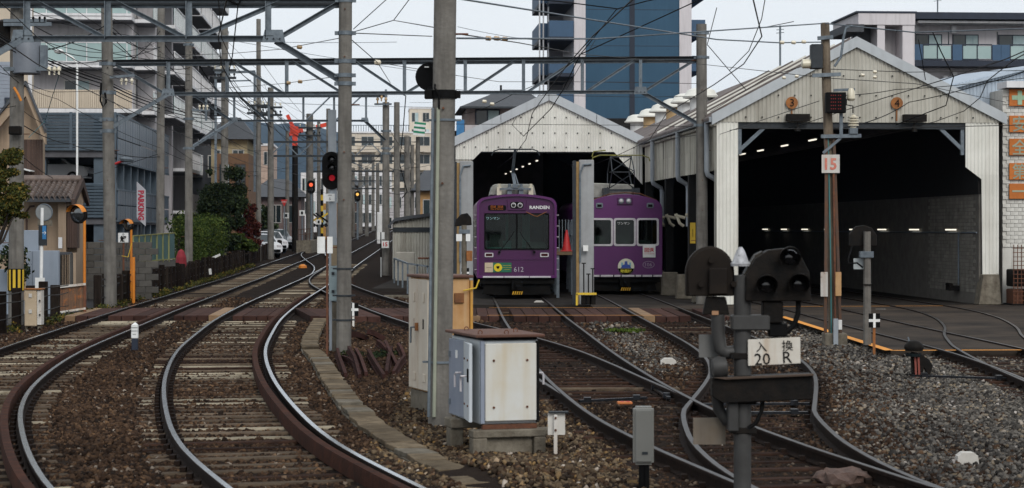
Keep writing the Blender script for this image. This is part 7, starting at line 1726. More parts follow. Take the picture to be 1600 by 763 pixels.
MB().box(PX(1286, Yv), PX(1321, Yv), Yv - 0.25, Yv + 0.2, -0.1, PZ(520, Yv)).build('concrete_base', M_conc2, rp, bevel=0.02)
s15 = MB().box(PX(1281.5, Yv), PX(1309.5, Yv), Yv - 0.20, Yv - 0.185, PZ(271, Yv), PZ(242.5, Yv)).build('number_plate', M_white_r, rp, bevel=0.003)
text_part('lettering', '15', 0.30, M_red_l, s15, V(1295.5, 257, -0.205), bold=0.008, sx=0.95)
led = MB().box(PX(1287, Yv), PX(1318, Yv), Yv - 0.32, Yv - 0.14, PZ(178, Yv), PZ(146, Yv)).build('led_board', M_black, rp, bevel=0.01)
for r_ in range(5): text_part('led_row', '▪▪▪ ▪▪', 0.07, M_led_red, led, V(1302, 151 + r_ * 5.2, -0.325))
MB().bar(V(1300, 142.5, -0.2), V(1333, 141, -0.2), 0.06, 0.05).build('lamp_arm', M_galv, rp)
MB().lathe(V(1327, 154, -0.2), [(0.05, -0.06), (0.085, -0.02), (0.075, 0.12), (0.05, 0.18)], 12).build('lamp_head', M_ceramic_w, rp, smooth=40)
mb = MB(); mb.tube([V(1320, 156, -0.2), V(1320, 165, -0.2), V(1330, 167, -0.2), V(1330, 178, -0.2)], 0.012, 6); mb.build('lamp_lead', M_cable, rp)
MB().bar(V(1281, 214, -0.16), V(1343, 213, -0.16), 0.09, 0.07).build('bracket_arm', M_galv, rp); MB().bar(V(1284, 240, -0.16), V(1312, 216, -0.16), 0.04, 0.05).build('bracket_strut', M_galv, rp)
MB().bar(V(1312, 212, -0.16), V(1312, 178, -0.16), 0.06, 0.06).build('bracket_post', M_galv, rp)
mb = MB(); prof = [(0.06, -0.12)]
for k in range(4): prof += [(0.06, -0.05 + k * 0.05), (0.105, -0.045 + k * 0.05), (0.105, -0.02 + k * 0.05), (0.06, -0.012 + k * 0.05)]
mb.lathe(V(1331, 194, -0.16), prof + [(0.03, 0.17)], 16); mb.build('post_insulator', M_ceramic_w, rp, smooth=30); MB().cbox(V(1331, 206, -0.16), (0.16, 0.14, 0.12)).build('insulator_base', M_galv, rp, bevel=0.01)
for py, a, b in ((118, 1268, 1312), (60, 1276, 1300)): MB().bar(V(a, py + 1, -0.12), V(b, py - 1, -0.12), 0.06, 0.07).build('crossarm', M_galv, rp)
MB().box(PX(1266, Yv), PX(1284, Yv), Yv - 0.15, Yv + 0.1, PZ(108, Yv), PZ(70, Yv)).build('switch_box', M_steel_d, rp, bevel=0.012)
MB().lathe(V(1260, 100, -0.02), [(0.05, -0.1), (0.09, -0.08), (0.09, 0.08), (0.05, 0.1)], 12, axis=(1, 0, 0)).build('motor', M_ceramic_w, rp, smooth=40)
mb = MB(); mb.tube([V(1302, 105, -0.15), V(1312, 90, -0.15), V(1316, 60, -0.15), V(1320, 45, -0.15), V(1330, 42, -0.15)], 0.024, 8); mb.build('cable_hose', M_galv, rp, smooth=50)
for a, b, c, d in ((1280, 1291, 425, 463), (1303, 1312, 425, 462)): MB().box(PX(a, Yv), PX(b, Yv), Yv - 0.20, Yv - 0.17, PZ(d, Yv), PZ(c, Yv)).build('striped_board', M_white_r if a < 1300 else M_creamr, rp)
MB().box(PX(1298, Yv), PX(1305, Yv), Yv - 0.36, Yv - 0.28, -0.1, PZ(497, Yv)).build('channel_post', M_pipe, rp); MB().box(PX(1305.3, Yv), PX(1311, Yv), Yv - 0.36, Yv - 0.28, PZ(514, Yv), PZ(499, Yv)).build('terminal_box', M_white, rp, bevel=0.005)
# dwarf signal on a concrete post, seen from behind
Yd = 37.5
def D_(px, py, dy=0.0): return P(px, py, Yd) + Vector((0, dy, 0))
ds = thing('dwarf_signal', 'black hooded signal on a slim concrete post before the large shed', 'signal', (PX(1355, Yd), Yd, 0))
mb = MB(); mb.tube([(PX(1355, Yd), Yd, -0.1), D_(1355, 362)], [0.075, 0.066], 8); mb.build('post', M_concrete, ds)
mb = MB(); mb.prism([D_(a, b, 0.09) for a, b in ((1329, 385), (1329, 366), (1339, 354), (1352, 352), (1364, 356), (1372, 368), (1372, 385))], (0, 0.16, 0)); mb.build('head', M_black_w, ds, bevel=0.012)
MB().box(PX(1343, Yd), PX(1364, Yd), Yd - 0.09, Yd + 0.085, PZ(403, Yd), PZ(393, Yd)).build('clamp', M_galv, ds, bevel=0.006)
MB().box(PX(1335, Yd), PX(1360, Yd), Yd + 0.09, Yd + 0.10, PZ(421, Yd), PZ(404, Yd)).build('sign_back', mat('pale_sign_back', (0.42, 0.46, 0.47)), ds)
mb = MB(); mb.tube([D_(1333, 384, 0.1), D_(1326, 404, 0.05), D_(1326, 412, 0.0), D_(1338, 411, -0.08), D_(1347, 418, -0.08)], 0.018, 6); mb.build('cable_hose', M_cable, ds, smooth=50)
for py in (445, 540): MB().box(PX(1348.5, Yd), PX(1361.5, Yd), Yd - 0.085, Yd + 0.085, PZ(py + 1, Yd), PZ(py - 1, Yd)).build('strap', M_black_w, ds)
# cross markers
def cross_marker(px, py0, py1, pyb, Y, label, post):
    w = (py1 - py0) * 0.80 / FPX * Y / 2; b = Vector((PX(px, Y), Y, 0)); t = thing('cross_marker', label, 'marker', b); c = P(px, (py0 + py1) / 2, Y); h = (py1 - py0) / FPX * Y / 2
    MB().box(b.x - 0.022, b.x + 0.022, Y, Y + 0.04, gz(Y) - 0.05, c.z).build('post', post, t); MB().box(c.x - w, c.x + w, Y - 0.012, Y - 0.002, c.z - h, c.z + h).build('plate', M_black, t)
    MB().box(c.x - w, c.x + w, Y - 0.018, Y - 0.013, c.z - h * 0.2, c.z + h * 0.2).build('white_bar', M_white, t); MB().box(c.x - w * 0.22, c.x + w * 0.22, Y - 0.020, Y - 0.0185, c.z - h, c.z + h).build('white_bar', M_white, t)
cross_marker(1366, 490, 512, 553, 36.4, 'black plate with white cross on an orange stake by the apron', M_rust_o)
cross_marker(727, 419, 434, 470, 50, 'small white cross plate left of tram 612', M_black)
cross_marker(552, 474, 494, 502, 47, 'weathered white cross stake beside the timber crossing', M_white_r)
# signals left of tram 612
t = thing('dwarf_signal', 'black hooded signal on a rusty mast left of tram 612', 'signal', (PX(726, 48), 48, 0)); q = lambda a, b, dy=0.0: P(a, b, 48) + Vector((0, dy, 0))
mb = MB(); mb.tube([(PX(726, 48), 48, -0.1), q(725, 352)], 0.06, 10); mb.build('mast', M_conc2, t, smooth=40)
mb = MB(); mb.prism([q(a, b, 0.08) for a, b in ((710, 354), (712, 344), (720, 335), (730, 333), (736, 340), (737, 352))], (0, 0.16, 0)); mb.build('head', M_black_w, t, bevel=0.012)
MB().box(PX(713, 48), PX(722, 48), 47.9, 47.91, PZ(377, 48), PZ(366, 48)).build('plate', M_white, t); MB().box(PX(728, 48), PX(735, 48), 47.9, 47.91, PZ(377, 48), PZ(366, 48)).build('plate', M_white, t); MB().box(PX(717, 48), PX(734, 48), 47.9, 48.1, PZ(365, 48), PZ(359, 48)).build('clamp', M_galv, t); MB().box(PX(729, 48), PX(738, 48), 47.9, 48.1, PZ(408, 48), PZ(392, 48)).build('motor_box', M_rust_o, t)
# point lever
Yx = 31.0; W_ = lambda a, b, dy=0.0: P(a, b, Yx) + Vector((0, dy, 0))
pl_ = thing('point_lever', 'black weighted point lever with red stand on the grey gravel', 'point lever', (PX(1432, Yx), Yx, 0))
MB().lathe(W_(1428, 543), [(0.13, -0.05), (0.15, -0.01), (0.14, 0.04), (0.09, 0.09), (0.02, 0.11)], 18).build('weight', M_black_w, pl_, smooth=40)
mb = MB(); mb.prism([W_(a, b, 0.0) for a, b in ((1426, 592), (1424, 550), (1437, 552), (1452, 562), (1458, 572), (1452, 590), (1444, 575), (1440, 592))], (0, 0.10, 0)); mb.build('stand', M_black_w, pl_, bevel=0.008)
for px in (1431, 1436): MB().bar(W_(px, 592, -0.03), W_(px - 2, 552, -0.03), 0.03, 0.02).build('red_strip', mat('faded_red_strip', (0.22, 0.06, 0.045), rough=0.8), pl_)
MB().bar(W_(1419, 527, 0), W_(1422, 540, 0), 0.02, 0.02).build('handle', M_galv, pl_); MB().bar(W_(1422, 593, 0), W_(1460, 591, 0), 0.12, 0.03).build('base_plate', M_black_w, pl_)
MB().lathe(W_(1427, 552, 0.0), [(0.11, -0.05), (0.13, 0.0)], 16).build('glass_ring', M_glass, pl_, smooth=40)

# ---------------- tall colour-light signal beside the gantry pole
Ys1 = 37.3; S_ = lambda a, b, dy=0.0: P(a, b, Ys1) + Vector((0, dy, 0))
cl = thing('colour_light_signal', 'tall black colour-light signal showing red beside the gantry pole', 'signal', (PX(518, Ys1), Ys1, 0))
mb = MB(); mb.tube([(PX(521, Ys1), Ys1, -0.1), S_(519, 172)], 0.075, 12); mb.build('mast', M_pipe, cl, smooth=40)
mb = MB(); mb.prism([S_(518.5, 267, -0.10) + Vector((x, 0, z)) for x, z in rr(-0.17, 0.17, -0.345, 0.345, 0.165)], (0, 0.03, 0)); bp_ = mb.build('backplate', M_black, cl)
for k, py in enumerate((250, 262.5, 278.5)):
    c = S_(519.5, py, -0.1); MB().lathe(c, [(0.055, 0), (0.055, 0.02), (0.045, 0.025)], 16, axis=(0, -1, 0)).build('lens', M_lamp_red if k == 2 else M_lamp_off, bp_, smooth=40)
    mb = MB(); vs = []; fs = []
    for j in range(13):
        a = R(-10 + 200 * j / 12); qv = Vector((math.cos(a), 0, math.sin(a))) * 0.07; vs += [c + qv, c + qv + Vector((0, -0.13, 0))]
    for j in range(12): fs.append((2 * j, 2 * j + 2, 2 * j + 3, 2 * j + 1))
    mb.add(vs, fs); mb.build('hood', M_black, bp_)
p5 = MB().box(PX(509, Ys1), PX(524, Ys1), Ys1 - 0.13, Ys1 - 0.12, PZ(315, Ys1), PZ(303, Ys1)).build('number_plate', M_white, cl); text_part('lettering', '━\n5', 0.065, M_black, p5, S_(516.5, 309, -0.135))
MB().box(PX(516, Ys1), PX(528, Ys1), Ys1 - 0.20, Ys1 - 0.08, PZ(470, Ys1), PZ(416, Ys1)).build('relay_box', mat('pale_teal_box', (0.30, 0.38, 0.40)), cl, bevel=0.008)
for py in (427, 455): MB().cbox(S_(522, py, -0.22), (0.05, 0.03, 0.05)).build('catch', M_steel_d, cl)
MB().box(PX(519, Ys1), PX(528, Ys1), Ys1 - 0.16, Ys1 - 0.09, PZ(415, Ys1), PZ(383, Ys1)).build('duct', mat('tan_duct', (0.30, 0.235, 0.15)), cl); MB().box(PX(520, Ys1), PX(529, Ys1), Ys1 - 0.16, Ys1 - 0.09, 0, PZ(471, Ys1)).build('duct', M_conc2, cl)
ws_ = thing('twin_plate_marker', 'pair of blank white plates on a dark stake left of the gantry pole', 'marker', (PX(511, 35.6), 35.6, 0))
MB().box(PX(509.5, 35.6), PX(512.5, 35.6), 35.6, 35.64, -0.05, PZ(369, 35.6)).build('stake', M_rust, ws_)
for a, b in ((496, 508), (511.5, 520)): MB().box(PX(a, 35.6), PX(b, 35.6), 35.57, 35.58, PZ(396, 35.6), PZ(370, 35.6)).build('plate', M_white, ws_)
t = thing('twin_plate_marker', 'pair of small white plates on a stake beside the number 15 pole', 'marker', (PX(597, 93), 93, gz(93)))
for a, b in ((589.5, 594), (596, 601)): MB().box(PX(a, 93), PX(b, 93), 92.95, 92.97, PZ(374, 93), PZ(363, 93)).build('plate', M_white, t)
MB().box(PX(594.2, 93), PX(596, 93), 93, 93.05, 0, PZ(363, 93)).build('stake', M_black_w, t); MB().box(PX(595, 93), PX(596.5, 93), 92.8, 92.85, 0, PZ(402, 93)).build('low_stake', M_white, t)
c = P(602, 382, 94.5); n15 = thing('number_sign', 'white plate with red number 15 on the pole right of the main tracks', 'sign', c); MB().cbox(c, (0.33, 0.02, 0.33)).build('plate', M_white, n15); text_part('lettering', '15', 0.26, M_red, n15, c + Vector((0, -0.016, 0)), bold=0.006)

# ---------------- small things on the ground
def white_block(px, py, s, label):
    b = G(px, py); mb = MB(); w = s; mb.prism([b + Vector((-w, 0, -0.03)), b + Vector((w, 0, -0.03)), b + Vector((w * 0.9, 0, w * 0.55)), b + Vector((w * 0.5, 0, w * 0.85)), b + Vector((-w * 0.5, 0, w * 0.85)), b + Vector((-w * 0.95, 0, w * 0.5))], (0, w * 1.2, 0))
    tag(mb.build('marker_block', mat('dirty_white_block', (0.55, 0.53, 0.49), (0.45, 0.43, 0.39), 0.8, scale=9), at=b, bevel=0.003), label, 'marker block', 'white marker blocks on the ballast')
white_block(1045, 571, 0.135, 'white marker block on gravel between the tram tracks'); white_block(1513, 722, 0.105, 'white marker block in the lower right gravel'); white_block(1009, 662, 0.09, 'pale block half hidden by the grey junction box')
white_block(842, 478, 0.17, 'white lump on the deck under tram 612'); white_block(632, 498, 0.14, 'white lump left of the cream cabinet')
b = G(1316, 752); bm = bmesh.new(); bmesh.ops.create_icosphere(bm, subdivisions=3, radius=1)
for v in bm.verts:
    f = 1 + 0.45 * mnoise.noise(v.co * 1.3 + Vector((4, 1, 0))) + 0.2 * mnoise.noise(v.co * 4); v.co = Vector((v.co.x * 0.23 * f, v.co.y * 0.26 * f, max(-0.04, min(0.06, v.co.z * 0.13 * f)) + 0.04 * mnoise.noise(v.co * 2)))
me = bpy.data.meshes.new('flat_stone'); bm.to_mesh(me); bm.free(); me.materials.append(mat('mauve_stone', (0.105, 0.066, 0.052), (0.055, 0.036, 0.03), 0.9, scale=12, bump=0.7, bscale=25))
o = bpy.data.objects.new('flat_stone', me); col.objects.link(o); o.location = b + Vector((0, 0, 0.03)); tag(o, 'flat mauve-brown slab of stone lying on the near yard track', 'stone')
b = G(976, 634, 0.05); t = thing('orange_tag', 'orange tag with black marks lying between the yard rails', 'tag', b); mb = MB(XF(b, 0.05)); mb.box(-0.09, 0.09, -0.07, 0.07, 0.02, 0.05); mb.build('plate', mat('orange_plate', (0.62, 0.20, 0.06)), t, bevel=0.006)
for dx in (-0.03, 0.04): MB(XF(b, 0.05)).box(dx - 0.02, dx + 0.02, -0.04, 0.03, 0.051, 0.054).build('mark', M_red, t)
b = G(473, 419, 0.0); tag(MB().lathe(b, [(0.22, 0), (0.2, 0.12), (0.05, 0.2)], 12).build('orange_marker', M_orange, at=b, smooth=40), 'orange marker dome between the far main tracks', 'marker')
b = G(210, 548); wp = thing('kilometre_post', 'white post with black lettering and dark foot between the main tracks', 'post', b); zt = PZ(505, b.y)
MB().box(b.x - 0.055, b.x + 0.055, b.y, b.y + 0.10, 0, 0.22).build('foot', M_navy, wp, bevel=0.01); MB().box(b.x - 0.06, b.x + 0.06, b.y - 0.005, b.y + 0.105, 0.221, zt - 0.04).build('white_part', M_white, wp, bevel=0.01)
MB().prism([(b.x - 0.06, b.y - 0.005, zt - 0.039), (b.x + 0.06, b.y - 0.005, zt - 0.039), (b.x, b.y + 0.03, zt + 0.01)], (0, 0.09, 0)).build('tip', M_white, wp)
text_part('lettering', '━━\n━━\n━', 0.06, M_black, wp, (b.x, b.y - 0.012, 0.36))
# heap of bent scrap rails
sc_i = 0
for (x0, y0, x1, y1, h) in ((527, 548, 540, 588, 0.10), (545, 545, 562, 590, 0.16), (556, 548, 572, 586, 0.1), (576, 550, 600, 590, 0.13), (602, 536, 620, 572, 0.14), (612, 545, 604, 585, 0.1), (590, 535, 610, 556, 0.2), (622, 540, 632, 560, 0.16), (632, 560, 615, 585, 0.1), (548, 522, 575, 530, 0.18), (575, 518, 600, 530, 0.2), (535, 560, 560, 575, 0.06)):
    a, b = G(x0, y0, h), G(x1, y1, 0.03); m_ = a.lerp(b, 0.45) + Vector((rng.uniform(-.03, .03), 0, 0.03)); mb = MB()
    for p, q in ((a, m_), (m_, b)): mb.bar(p, q, 0.05, 0.10); mb.bar(p - Vector((0, 0, 0.05)), q - Vector((0, 0, 0.05)), 0.10, 0.02)
    tag(mb.build('scrap_rail', mat('plum_rust', (0.060, 0.028, 0.024), (0.03, 0.016, 0.014), 0.9, scale=7, rand=0.3, spec=0.05), at=b), ('longest', 'second', 'third', 'broadest', 'upper middle', 'steep', 'short upper', 'rightmost', 'lower right', 'flat rear', 'second flat rear', 'lowest')[sc_i] + ' bent plum-rust scrap rail in the heap by the gantry pole', 'scrap rail', 'heap of scrap rails'); sc_i += 1
b = G(985, 518); 

# ================================================================ LEFT SIDE: fence, boxes, mirrors, signs
fx = spline([(36, -10.75), (45, -11.05), (59, -11.55), (72, -12.2), (83, -12.95), (100, -13.75), (120, -14.6), (140, -15.6)], 1)
fn = thing('post_fence', 'fence of dark tarred posts along the left side of the line', 'fence', (fx(45), 45, 0))
y = 38.0; pp = None
while y < 138:
    if not 51.6 < y < 56.2:
        if pp is None: pp = MB().box(fx(y) - 0.10, fx(y) + 0.10, y - 0.07, y + 0.07, -0.1, 0.92).build('post', M_wood_d, fn, bevel=0.012); p0_ = Vector((fx(y), y, 0))
        else: part_copy(pp, fn, (fx(y) - p0_.x, y - p0_.y, gz(y) + rng.uniform(-0.10, 0.06)), rot=(0, rng.uniform(-.03, .03), 0), scale=(rng.uniform(.85, 1.15), 1, 1)) if False else None
        if pp is not None and y > 38.01:
            o = MB().box(fx(y) - 0.10 * rng.uniform(.8, 1.2), fx(y) + 0.10, y - 0.07, y + 0.07, gz(y) - 0.1, gz(y) + 0.92 + rng.uniform(-.08, .06)).build('post', M_wood_d, fn, bevel=0.012)
    y += 1.28 if y > 58 else 1.55
for z in (0.3, 0.62, 0.82):
    mb = MB(); mb.tube([(fx(v) + 0.11, v, gz(v) + z + rng.uniform(-.02, .02)) for v in np.linspace(38, 51.5, 12)], 0.012, 5); mb.build('fence_wire', M_wire, fn)
    mb = MB(); mb.tube([(fx(v) + 0.0, v, gz(v) + z + rng.uniform(-.02, .02)) for v in np.linspace(57, 137, 50)], 0.018, 5); mb.build('fence_wire', M_wire, fn)
# boards behind the far fence (weathered sheet)
for k in range(17):
    y0 = 58.5 + k * 4.5; mb = MB(); a, b = Vector((fx(y0) - 0.14, y0, 0)), Vector((fx(y0 + 4.4) - 0.14, y0 + 4.4, 0))
    mb.prism([a + Vector((0, 0, gz(y0))), b + Vector((0, 0, gz(y0 + 4.4))), b + Vector((0, 0, gz(y0 + 4.4) + 0.72)), a + Vector((0, 0, gz(y0) + 0.72))], (-0.03, 0, 0)); mb.build('board', M_wood_d, fn)
# rusty gate in the fence and the crossing box
Yo = 52.0; rg = thing('rusty_gate', 'low rusty sheet-metal gate at the crossing', 'gate', (PX(110, Yo), Yo, 0))
M_rustgate = mat('flaking_rust_sheet', (0.17, 0.095, 0.055), (0.10, 0.055, 0.035), 0.85, scale=3, rust=0.5, rust_c=(0.33, 0.11, 0.03), bump=0.3, rand=0.1)
for k in range(10): MB().box(PX(89 + k * 4.4, Yo), PX(93 + k * 4.4, Yo), Yo, Yo + 0.02, PZ(487 - k * 0.6, Yo), PZ(450 - k * 0.5, Yo)).build('panel', M_rustgate, rg)
MB().bar(P(88, 449, Yo - 0.03), P(134, 444, Yo - 0.03), 0.05, 0.06).build('top_rail', M_white_r, rg); MB().bar(P(88, 489, Yo - 0.03), P(134, 482, Yo - 0.03), 0.05, 0.05).build('bottom_rail', M_white_r, rg)
for px in (89, 133): MB().bar((PX(px, Yo), Yo - 0.02, 0), (PX(px, Yo), Yo - 0.02, PZ(446, Yo)), 0.06, 0.06).build('post', M_rust, rg)
Yb2 = 45.5; cb = thing('crossing_box', 'rust-streaked cream control box standing by the fence', 'control box', (PX(50, Yb2), Yb2, 0))
MB().box(PX(38, Yb2), PX(57, Yb2), Yb2, Yb2 + 0.3, 0.06, PZ(453, Yb2)).build('body', mat('stained_cream_box', (0.52, 0.42, 0.30), (0.44, 0.34, 0.22), 0.65, streak=0.5, streak_c=(0.32, 0.15, 0.05), rust=0.25), cb, bevel=0.02)
MB().box(PX(57.3, Yb2), PX(64, Yb2), Yb2 + 0.02, Yb2 + 0.3, 0.09, PZ(454, Yb2)).build('door', M_white_r, cb, bevel=0.01); MB().box(PX(37, Yb2), PX(65, Yb2), Yb2 - 0.03, Yb2 + 0.33, PZ(453, Yb2), PZ(451, Yb2)).build('lid', M_rust_o, cb, bevel=0.006)
for py in (462, 487): MB().box(PX(45, Yb2), PX(50, Yb2), Yb2 - 0.02, Yb2 - 0.001, PZ(py + 3, Yb2), PZ(py - 3, Yb2)).build('hatch', M_white_r, cb, bevel=0.004)
for py in (470, 492): MB().cyl(P(62, py, Yb2 + 0.01), P(62, py, Yb2 - 0.03), 0.02, n=8).build('knob', M_black, cb)
for a in (40, 60): MB().box(PX(a - 2, Yb2), PX(a + 2, Yb2), Yb2 + 0.05, Yb2 + 0.25, -0.05, 0.059).build('foot', M_conc2, cb)
# white signpost with round sign seen from behind and blue arrow
Yw2 = 49.5; sp2 = thing('road_sign', 'white post with the back of a round road sign and a blue arrow plate', 'road sign', (PX(64, Yw2), Yw2, 0))
MB().cyl((PX(63.5, Yw2), Yw2, 0), P(66, 325, Yw2), 0.04, n=10).build('post', M_white, sp2, smooth=40)
MB().cyl(P(69, 332, Yw2 + 0.05), P(69, 332, Yw2 + 0.07), 0.20, n=28).build('round_plate', mat('sign_back_grey', (0.20, 0.215, 0.22), rough=0.5), sp2); mb = MB(); mb.tube([P(69, 332, Yw2 + 0.04) + Vector((0.2 * math.cos(R(a)), 0, 0.2 * math.sin(R(a)))) for a in range(0, 361, 20)], 0.012, 6); mb.build('rim', M_galv, sp2)
MB().box(PX(58, Yw2), PX(81, Yw2), Yw2 + 0.05, Yw2 + 0.06, PZ(353, Yw2), PZ(344, Yw2)).build('aux_plate', M_conc2, sp2)
bl = MB().box(PX(67, Yw2), PX(73, Yw2), Yw2 - 0.06, Yw2 - 0.05, PZ(374, Yw2), PZ(353, Yw2)).build('blue_plate', mat('sign_blue', (0.03, 0.16, 0.36)), sp2); text_part('arrow', '→', 0.14, M_white, bl, P(70, 364, Yw2) + Vector((0, -0.065, 0)))
MB().box(PX(61, Yw2), PX(73, Yw2), Yw2 - 0.05, Yw2 + 0.04, PZ(384, Yw2), PZ(352, Yw2)).build('clamp_box', M_steel_d, sp2); MB().box(PX(56, Yw2), PX(71, Yw2), Yw2 - 0.08, Yw2 - 0.06, PZ(456, Yw2), PZ(434, Yw2)).build('white_board', M_white, sp2)
# convex mirrors
def mirror(px, py, rpx, Y, pbx, label, hood=True):
    b = Vector((PX(pbx, Y), Y, 0)); t = thing('convex_mirror', label, 'mirror', b, 'convex mirrors on orange posts'); c = P(px, py, Y); r_ = rpx / FPX * Y; d = Vector((-0.45, -1, -0.1)).normalized()
    MB().cyl(b, P(pbx, py - 8, Y), 0.038, n=10).build('post', M_orange, t, smooth=40)
    MB().lathe(c, [(r_ * 0.8, 0.10), (r_, 0.07), (r_, 0.0), (r_ * 0.9, -0.02), (r_ * 0.5, -0.04), (0.01, -0.05)], 24, axis=-d).build('rim', M_black_w, t, smooth=40)
    MB().lathe(c, [(r_ * 0.88, 0.01), (r_ * 0.7, 0.045), (r_ * 0.35, 0.065), (0.01, 0.07)], 24, axis=d).build('mirror_glass', mat('mirror_glass', (0.20, 0.21, 0.21), rough=0.12, metal=0.9, rand=0), t, smooth=60)
    mb = MB(); vs = []; fs = []; a_ = d.cross(Vector((0, 0, 1))).normalized(); u_ = a_.cross(d)
    for k in range(13):
        an = R(15 + 150 * k / 12); q = (a_ * math.cos(an) + u_ * math.sin(an)) * r_ * 1.05; vs += [c + q - d * 0.02, c + q + d * 0.18]
    for k in range(12): fs.append((2 * k, 2 * k + 2, 2 * k + 3, 2 * k + 1))
    mb.add(vs, fs); mb.build('hood', M_orange, t)
    MB().bar(c - d * 0.08, P(pbx, py + 2, Y), 0.05, 0.05).build('arm', M_black, t)
mirror(122, 335, 15, 53.5, 132, 'larger convex mirror on an orange post above the rusty gate')
mirror(200, 352, 9.5, 63, 205, 'smaller convex mirror on an orange post behind the crossing pole')
Yq2 = 62; ks = thing('crossing_sign', 'small white sign with character 解 on a thin dark stake', 'sign', (PX(193, Yq2), Yq2, 0))
MB().cyl((PX(193, Yq2), Yq2, 0), P(193, 365, Yq2), 0.03, n=8).build('stake', M_rust, ks); kp = MB().box(PX(185, Yq2), PX(201, Yq2), Yq2 - 0.05, Yq2 - 0.035, PZ(379, Yq2), PZ(364, Yq2)).build('plate', M_white, ks); text_part('lettering', '解', 0.19, M_black, kp, P(193, 373.5, Yq2) + Vector((0, -0.055, 0)), bold=0.006); text_part('lettering', '②', 0.08, M_black, kp, P(193, 366.5, Yq2) + Vector((0, -0.055, 0)))
pst = thing('warning_post', 'short orange and yellow post by the small mirror', 'post', (PX(208, 61), 61, 0)); MB().cyl((PX(208.5, 61), 61, 0), P(208.5, 402, 61), 0.05, n=10).build('post', M_orange, pst)
mb = MB(); mb.tube([P(206, 380, 61), P(200, 402, 61), P(190, 400, 61)], 0.012, 5); mb.build('chain', M_yellow, pst)
Yk3 = 71; ps = thing('parking_sign', 'slanted white sign with red word PARKING on the deck column', 'sign', P(220, 330, Yk3))
mb = MB(); mb.prism([P(a, b, Yk3) for a, b in ((213.5, 284), (227.5, 297), (227.5, 354), (213.5, 341))], (0, 0.06, 0)); mb.build('board', mat('pale_grey_board', (0.42, 0.42, 0.45), (0.36, 0.36, 0.39), 0.6), ps, bevel=0.006)
text_part('lettering', 'PARKING', 0.27, mat('crimson_letters', (0.42, 0.03, 0.06)), ps, P(220.5, 321, Yk3) + Vector((0, -0.008, 0)), roll=R(90), bold=0.012, sx=0.92)
MB().cyl(P(221, 280, Yk3 + 0.1), P(221, 420, Yk3 + 0.1), 0.04, n=8).build('post', M_steel_d, ps)
# green mesh fence and the concrete kerb wall below it
gf = thing('green_fence', 'blue-green panel fence with yellowish posts below the parking deck', 'fence', (PX(210, 69), 69, 0))
M_gpan = mat('teal_fence_panel', (0.055, 0.125, 0.12), (0.04, 0.10, 0.10), 0.4, scale=1.5, rand=0.15, spec=0.5); M_gpost = mat('olive_post', (0.27, 0.26, 0.09), rough=0.6)
for k in range(7):
    pa, pb = 208 + k * 9.3, 208 + (k + 1) * 9.3; Ya_, Yb_ = 68 + k * 1.1, 68 + (k + 1) * 1.1; ta, tb = 369.5 - k * 0.7, 369.5 - (k + 1) * 0.7; ba, bb_ = 410 - k * 0.8, 410 - (k + 1) * 0.8
    mb = MB(); mb.prism([P(pa + 0.6, ta, Ya_), P(pb - 0.6, tb, Yb_), P(pb - 0.6, bb_, Yb_), P(pa + 0.6, ba, Ya_)], (0, 0.03, 0)); mb.build('panel', M_gpan, gf)
    MB().bar(P(pa, ta - 1, Ya_), P(pa, ba + 4, Ya_), 0.04, 0.04).build('post', M_gpost, gf); MB().bar(P(pa, ta - 0.5, Ya_ - 0.03), P(pb, tb - 0.5, Yb_ - 0.03), 0.035, 0.035).build('rail', M_gpost, gf); MB().bar(P(pa, ba, Ya_ - 0.03), P(pb, bb_, Yb_ - 0.03), 0.035, 0.035).build('rail', M_gpost, gf)
    mb = MB(); mb.prism([P(pa, ba + 1.5, Ya_), P(pb, bb_ + 1.5, Yb_), Vector((PX(pb, Yb_), Yb_, 0)), Vector((PX(pa, Ya_), Ya_, 0))], (0, 0.15, 0)); mb.build('kerb_wall', M_blk, gf)
b = P(283, 410, 79); tag(MB().lathe(b, [(0.12, -0.3), (0.22, -0.1), (0.2, 0.2), (0.12, 0.42), (0.03, 0.5)], 9).build('red_cover', mat('dark_red_cloth', (0.24, 0.02, 0.03), rough=0.8), at=b), 'red cloth cover hanging beside the hedge', 'cover')
# leaning white notice boards by the hedge
for pts, Y, lab, tx in ((((341, 352), (347, 351), (355, 391), (348, 393)), 104, 'leaning white notice board with black writing by the hedge', '━━\n━\n━━'),):
    t = thing('notice_board', lab, 'sign', P(351, 392, Y)); mb = MB(); mb.prism([P(a, b, Y) for a, b in pts], (0, 0.05, 0)); mb.build('board', M_white, t); text_part('lettering', tx, 0.2, M_black, t, P(348, 371, Y) + Vector((0, -0.01, 0)), roll=R(10))
t = thing('level_barrier', 'white bent barrier end beside the left track', 'barrier', P(333, 400, 92)); MB().bar(P(331, 404, 92), P(344, 398, 92), 0.08, 0.1).build('arm', M_white, t); MB().bar(P(333, 403, 92), P(333, 425, 92), 0.08, 0.08).build('post', M_white, t)
MB().bar(P(328, 420, 88), P(329, 429, 88), 0.1, 0.1).build('stub', M_white, t)

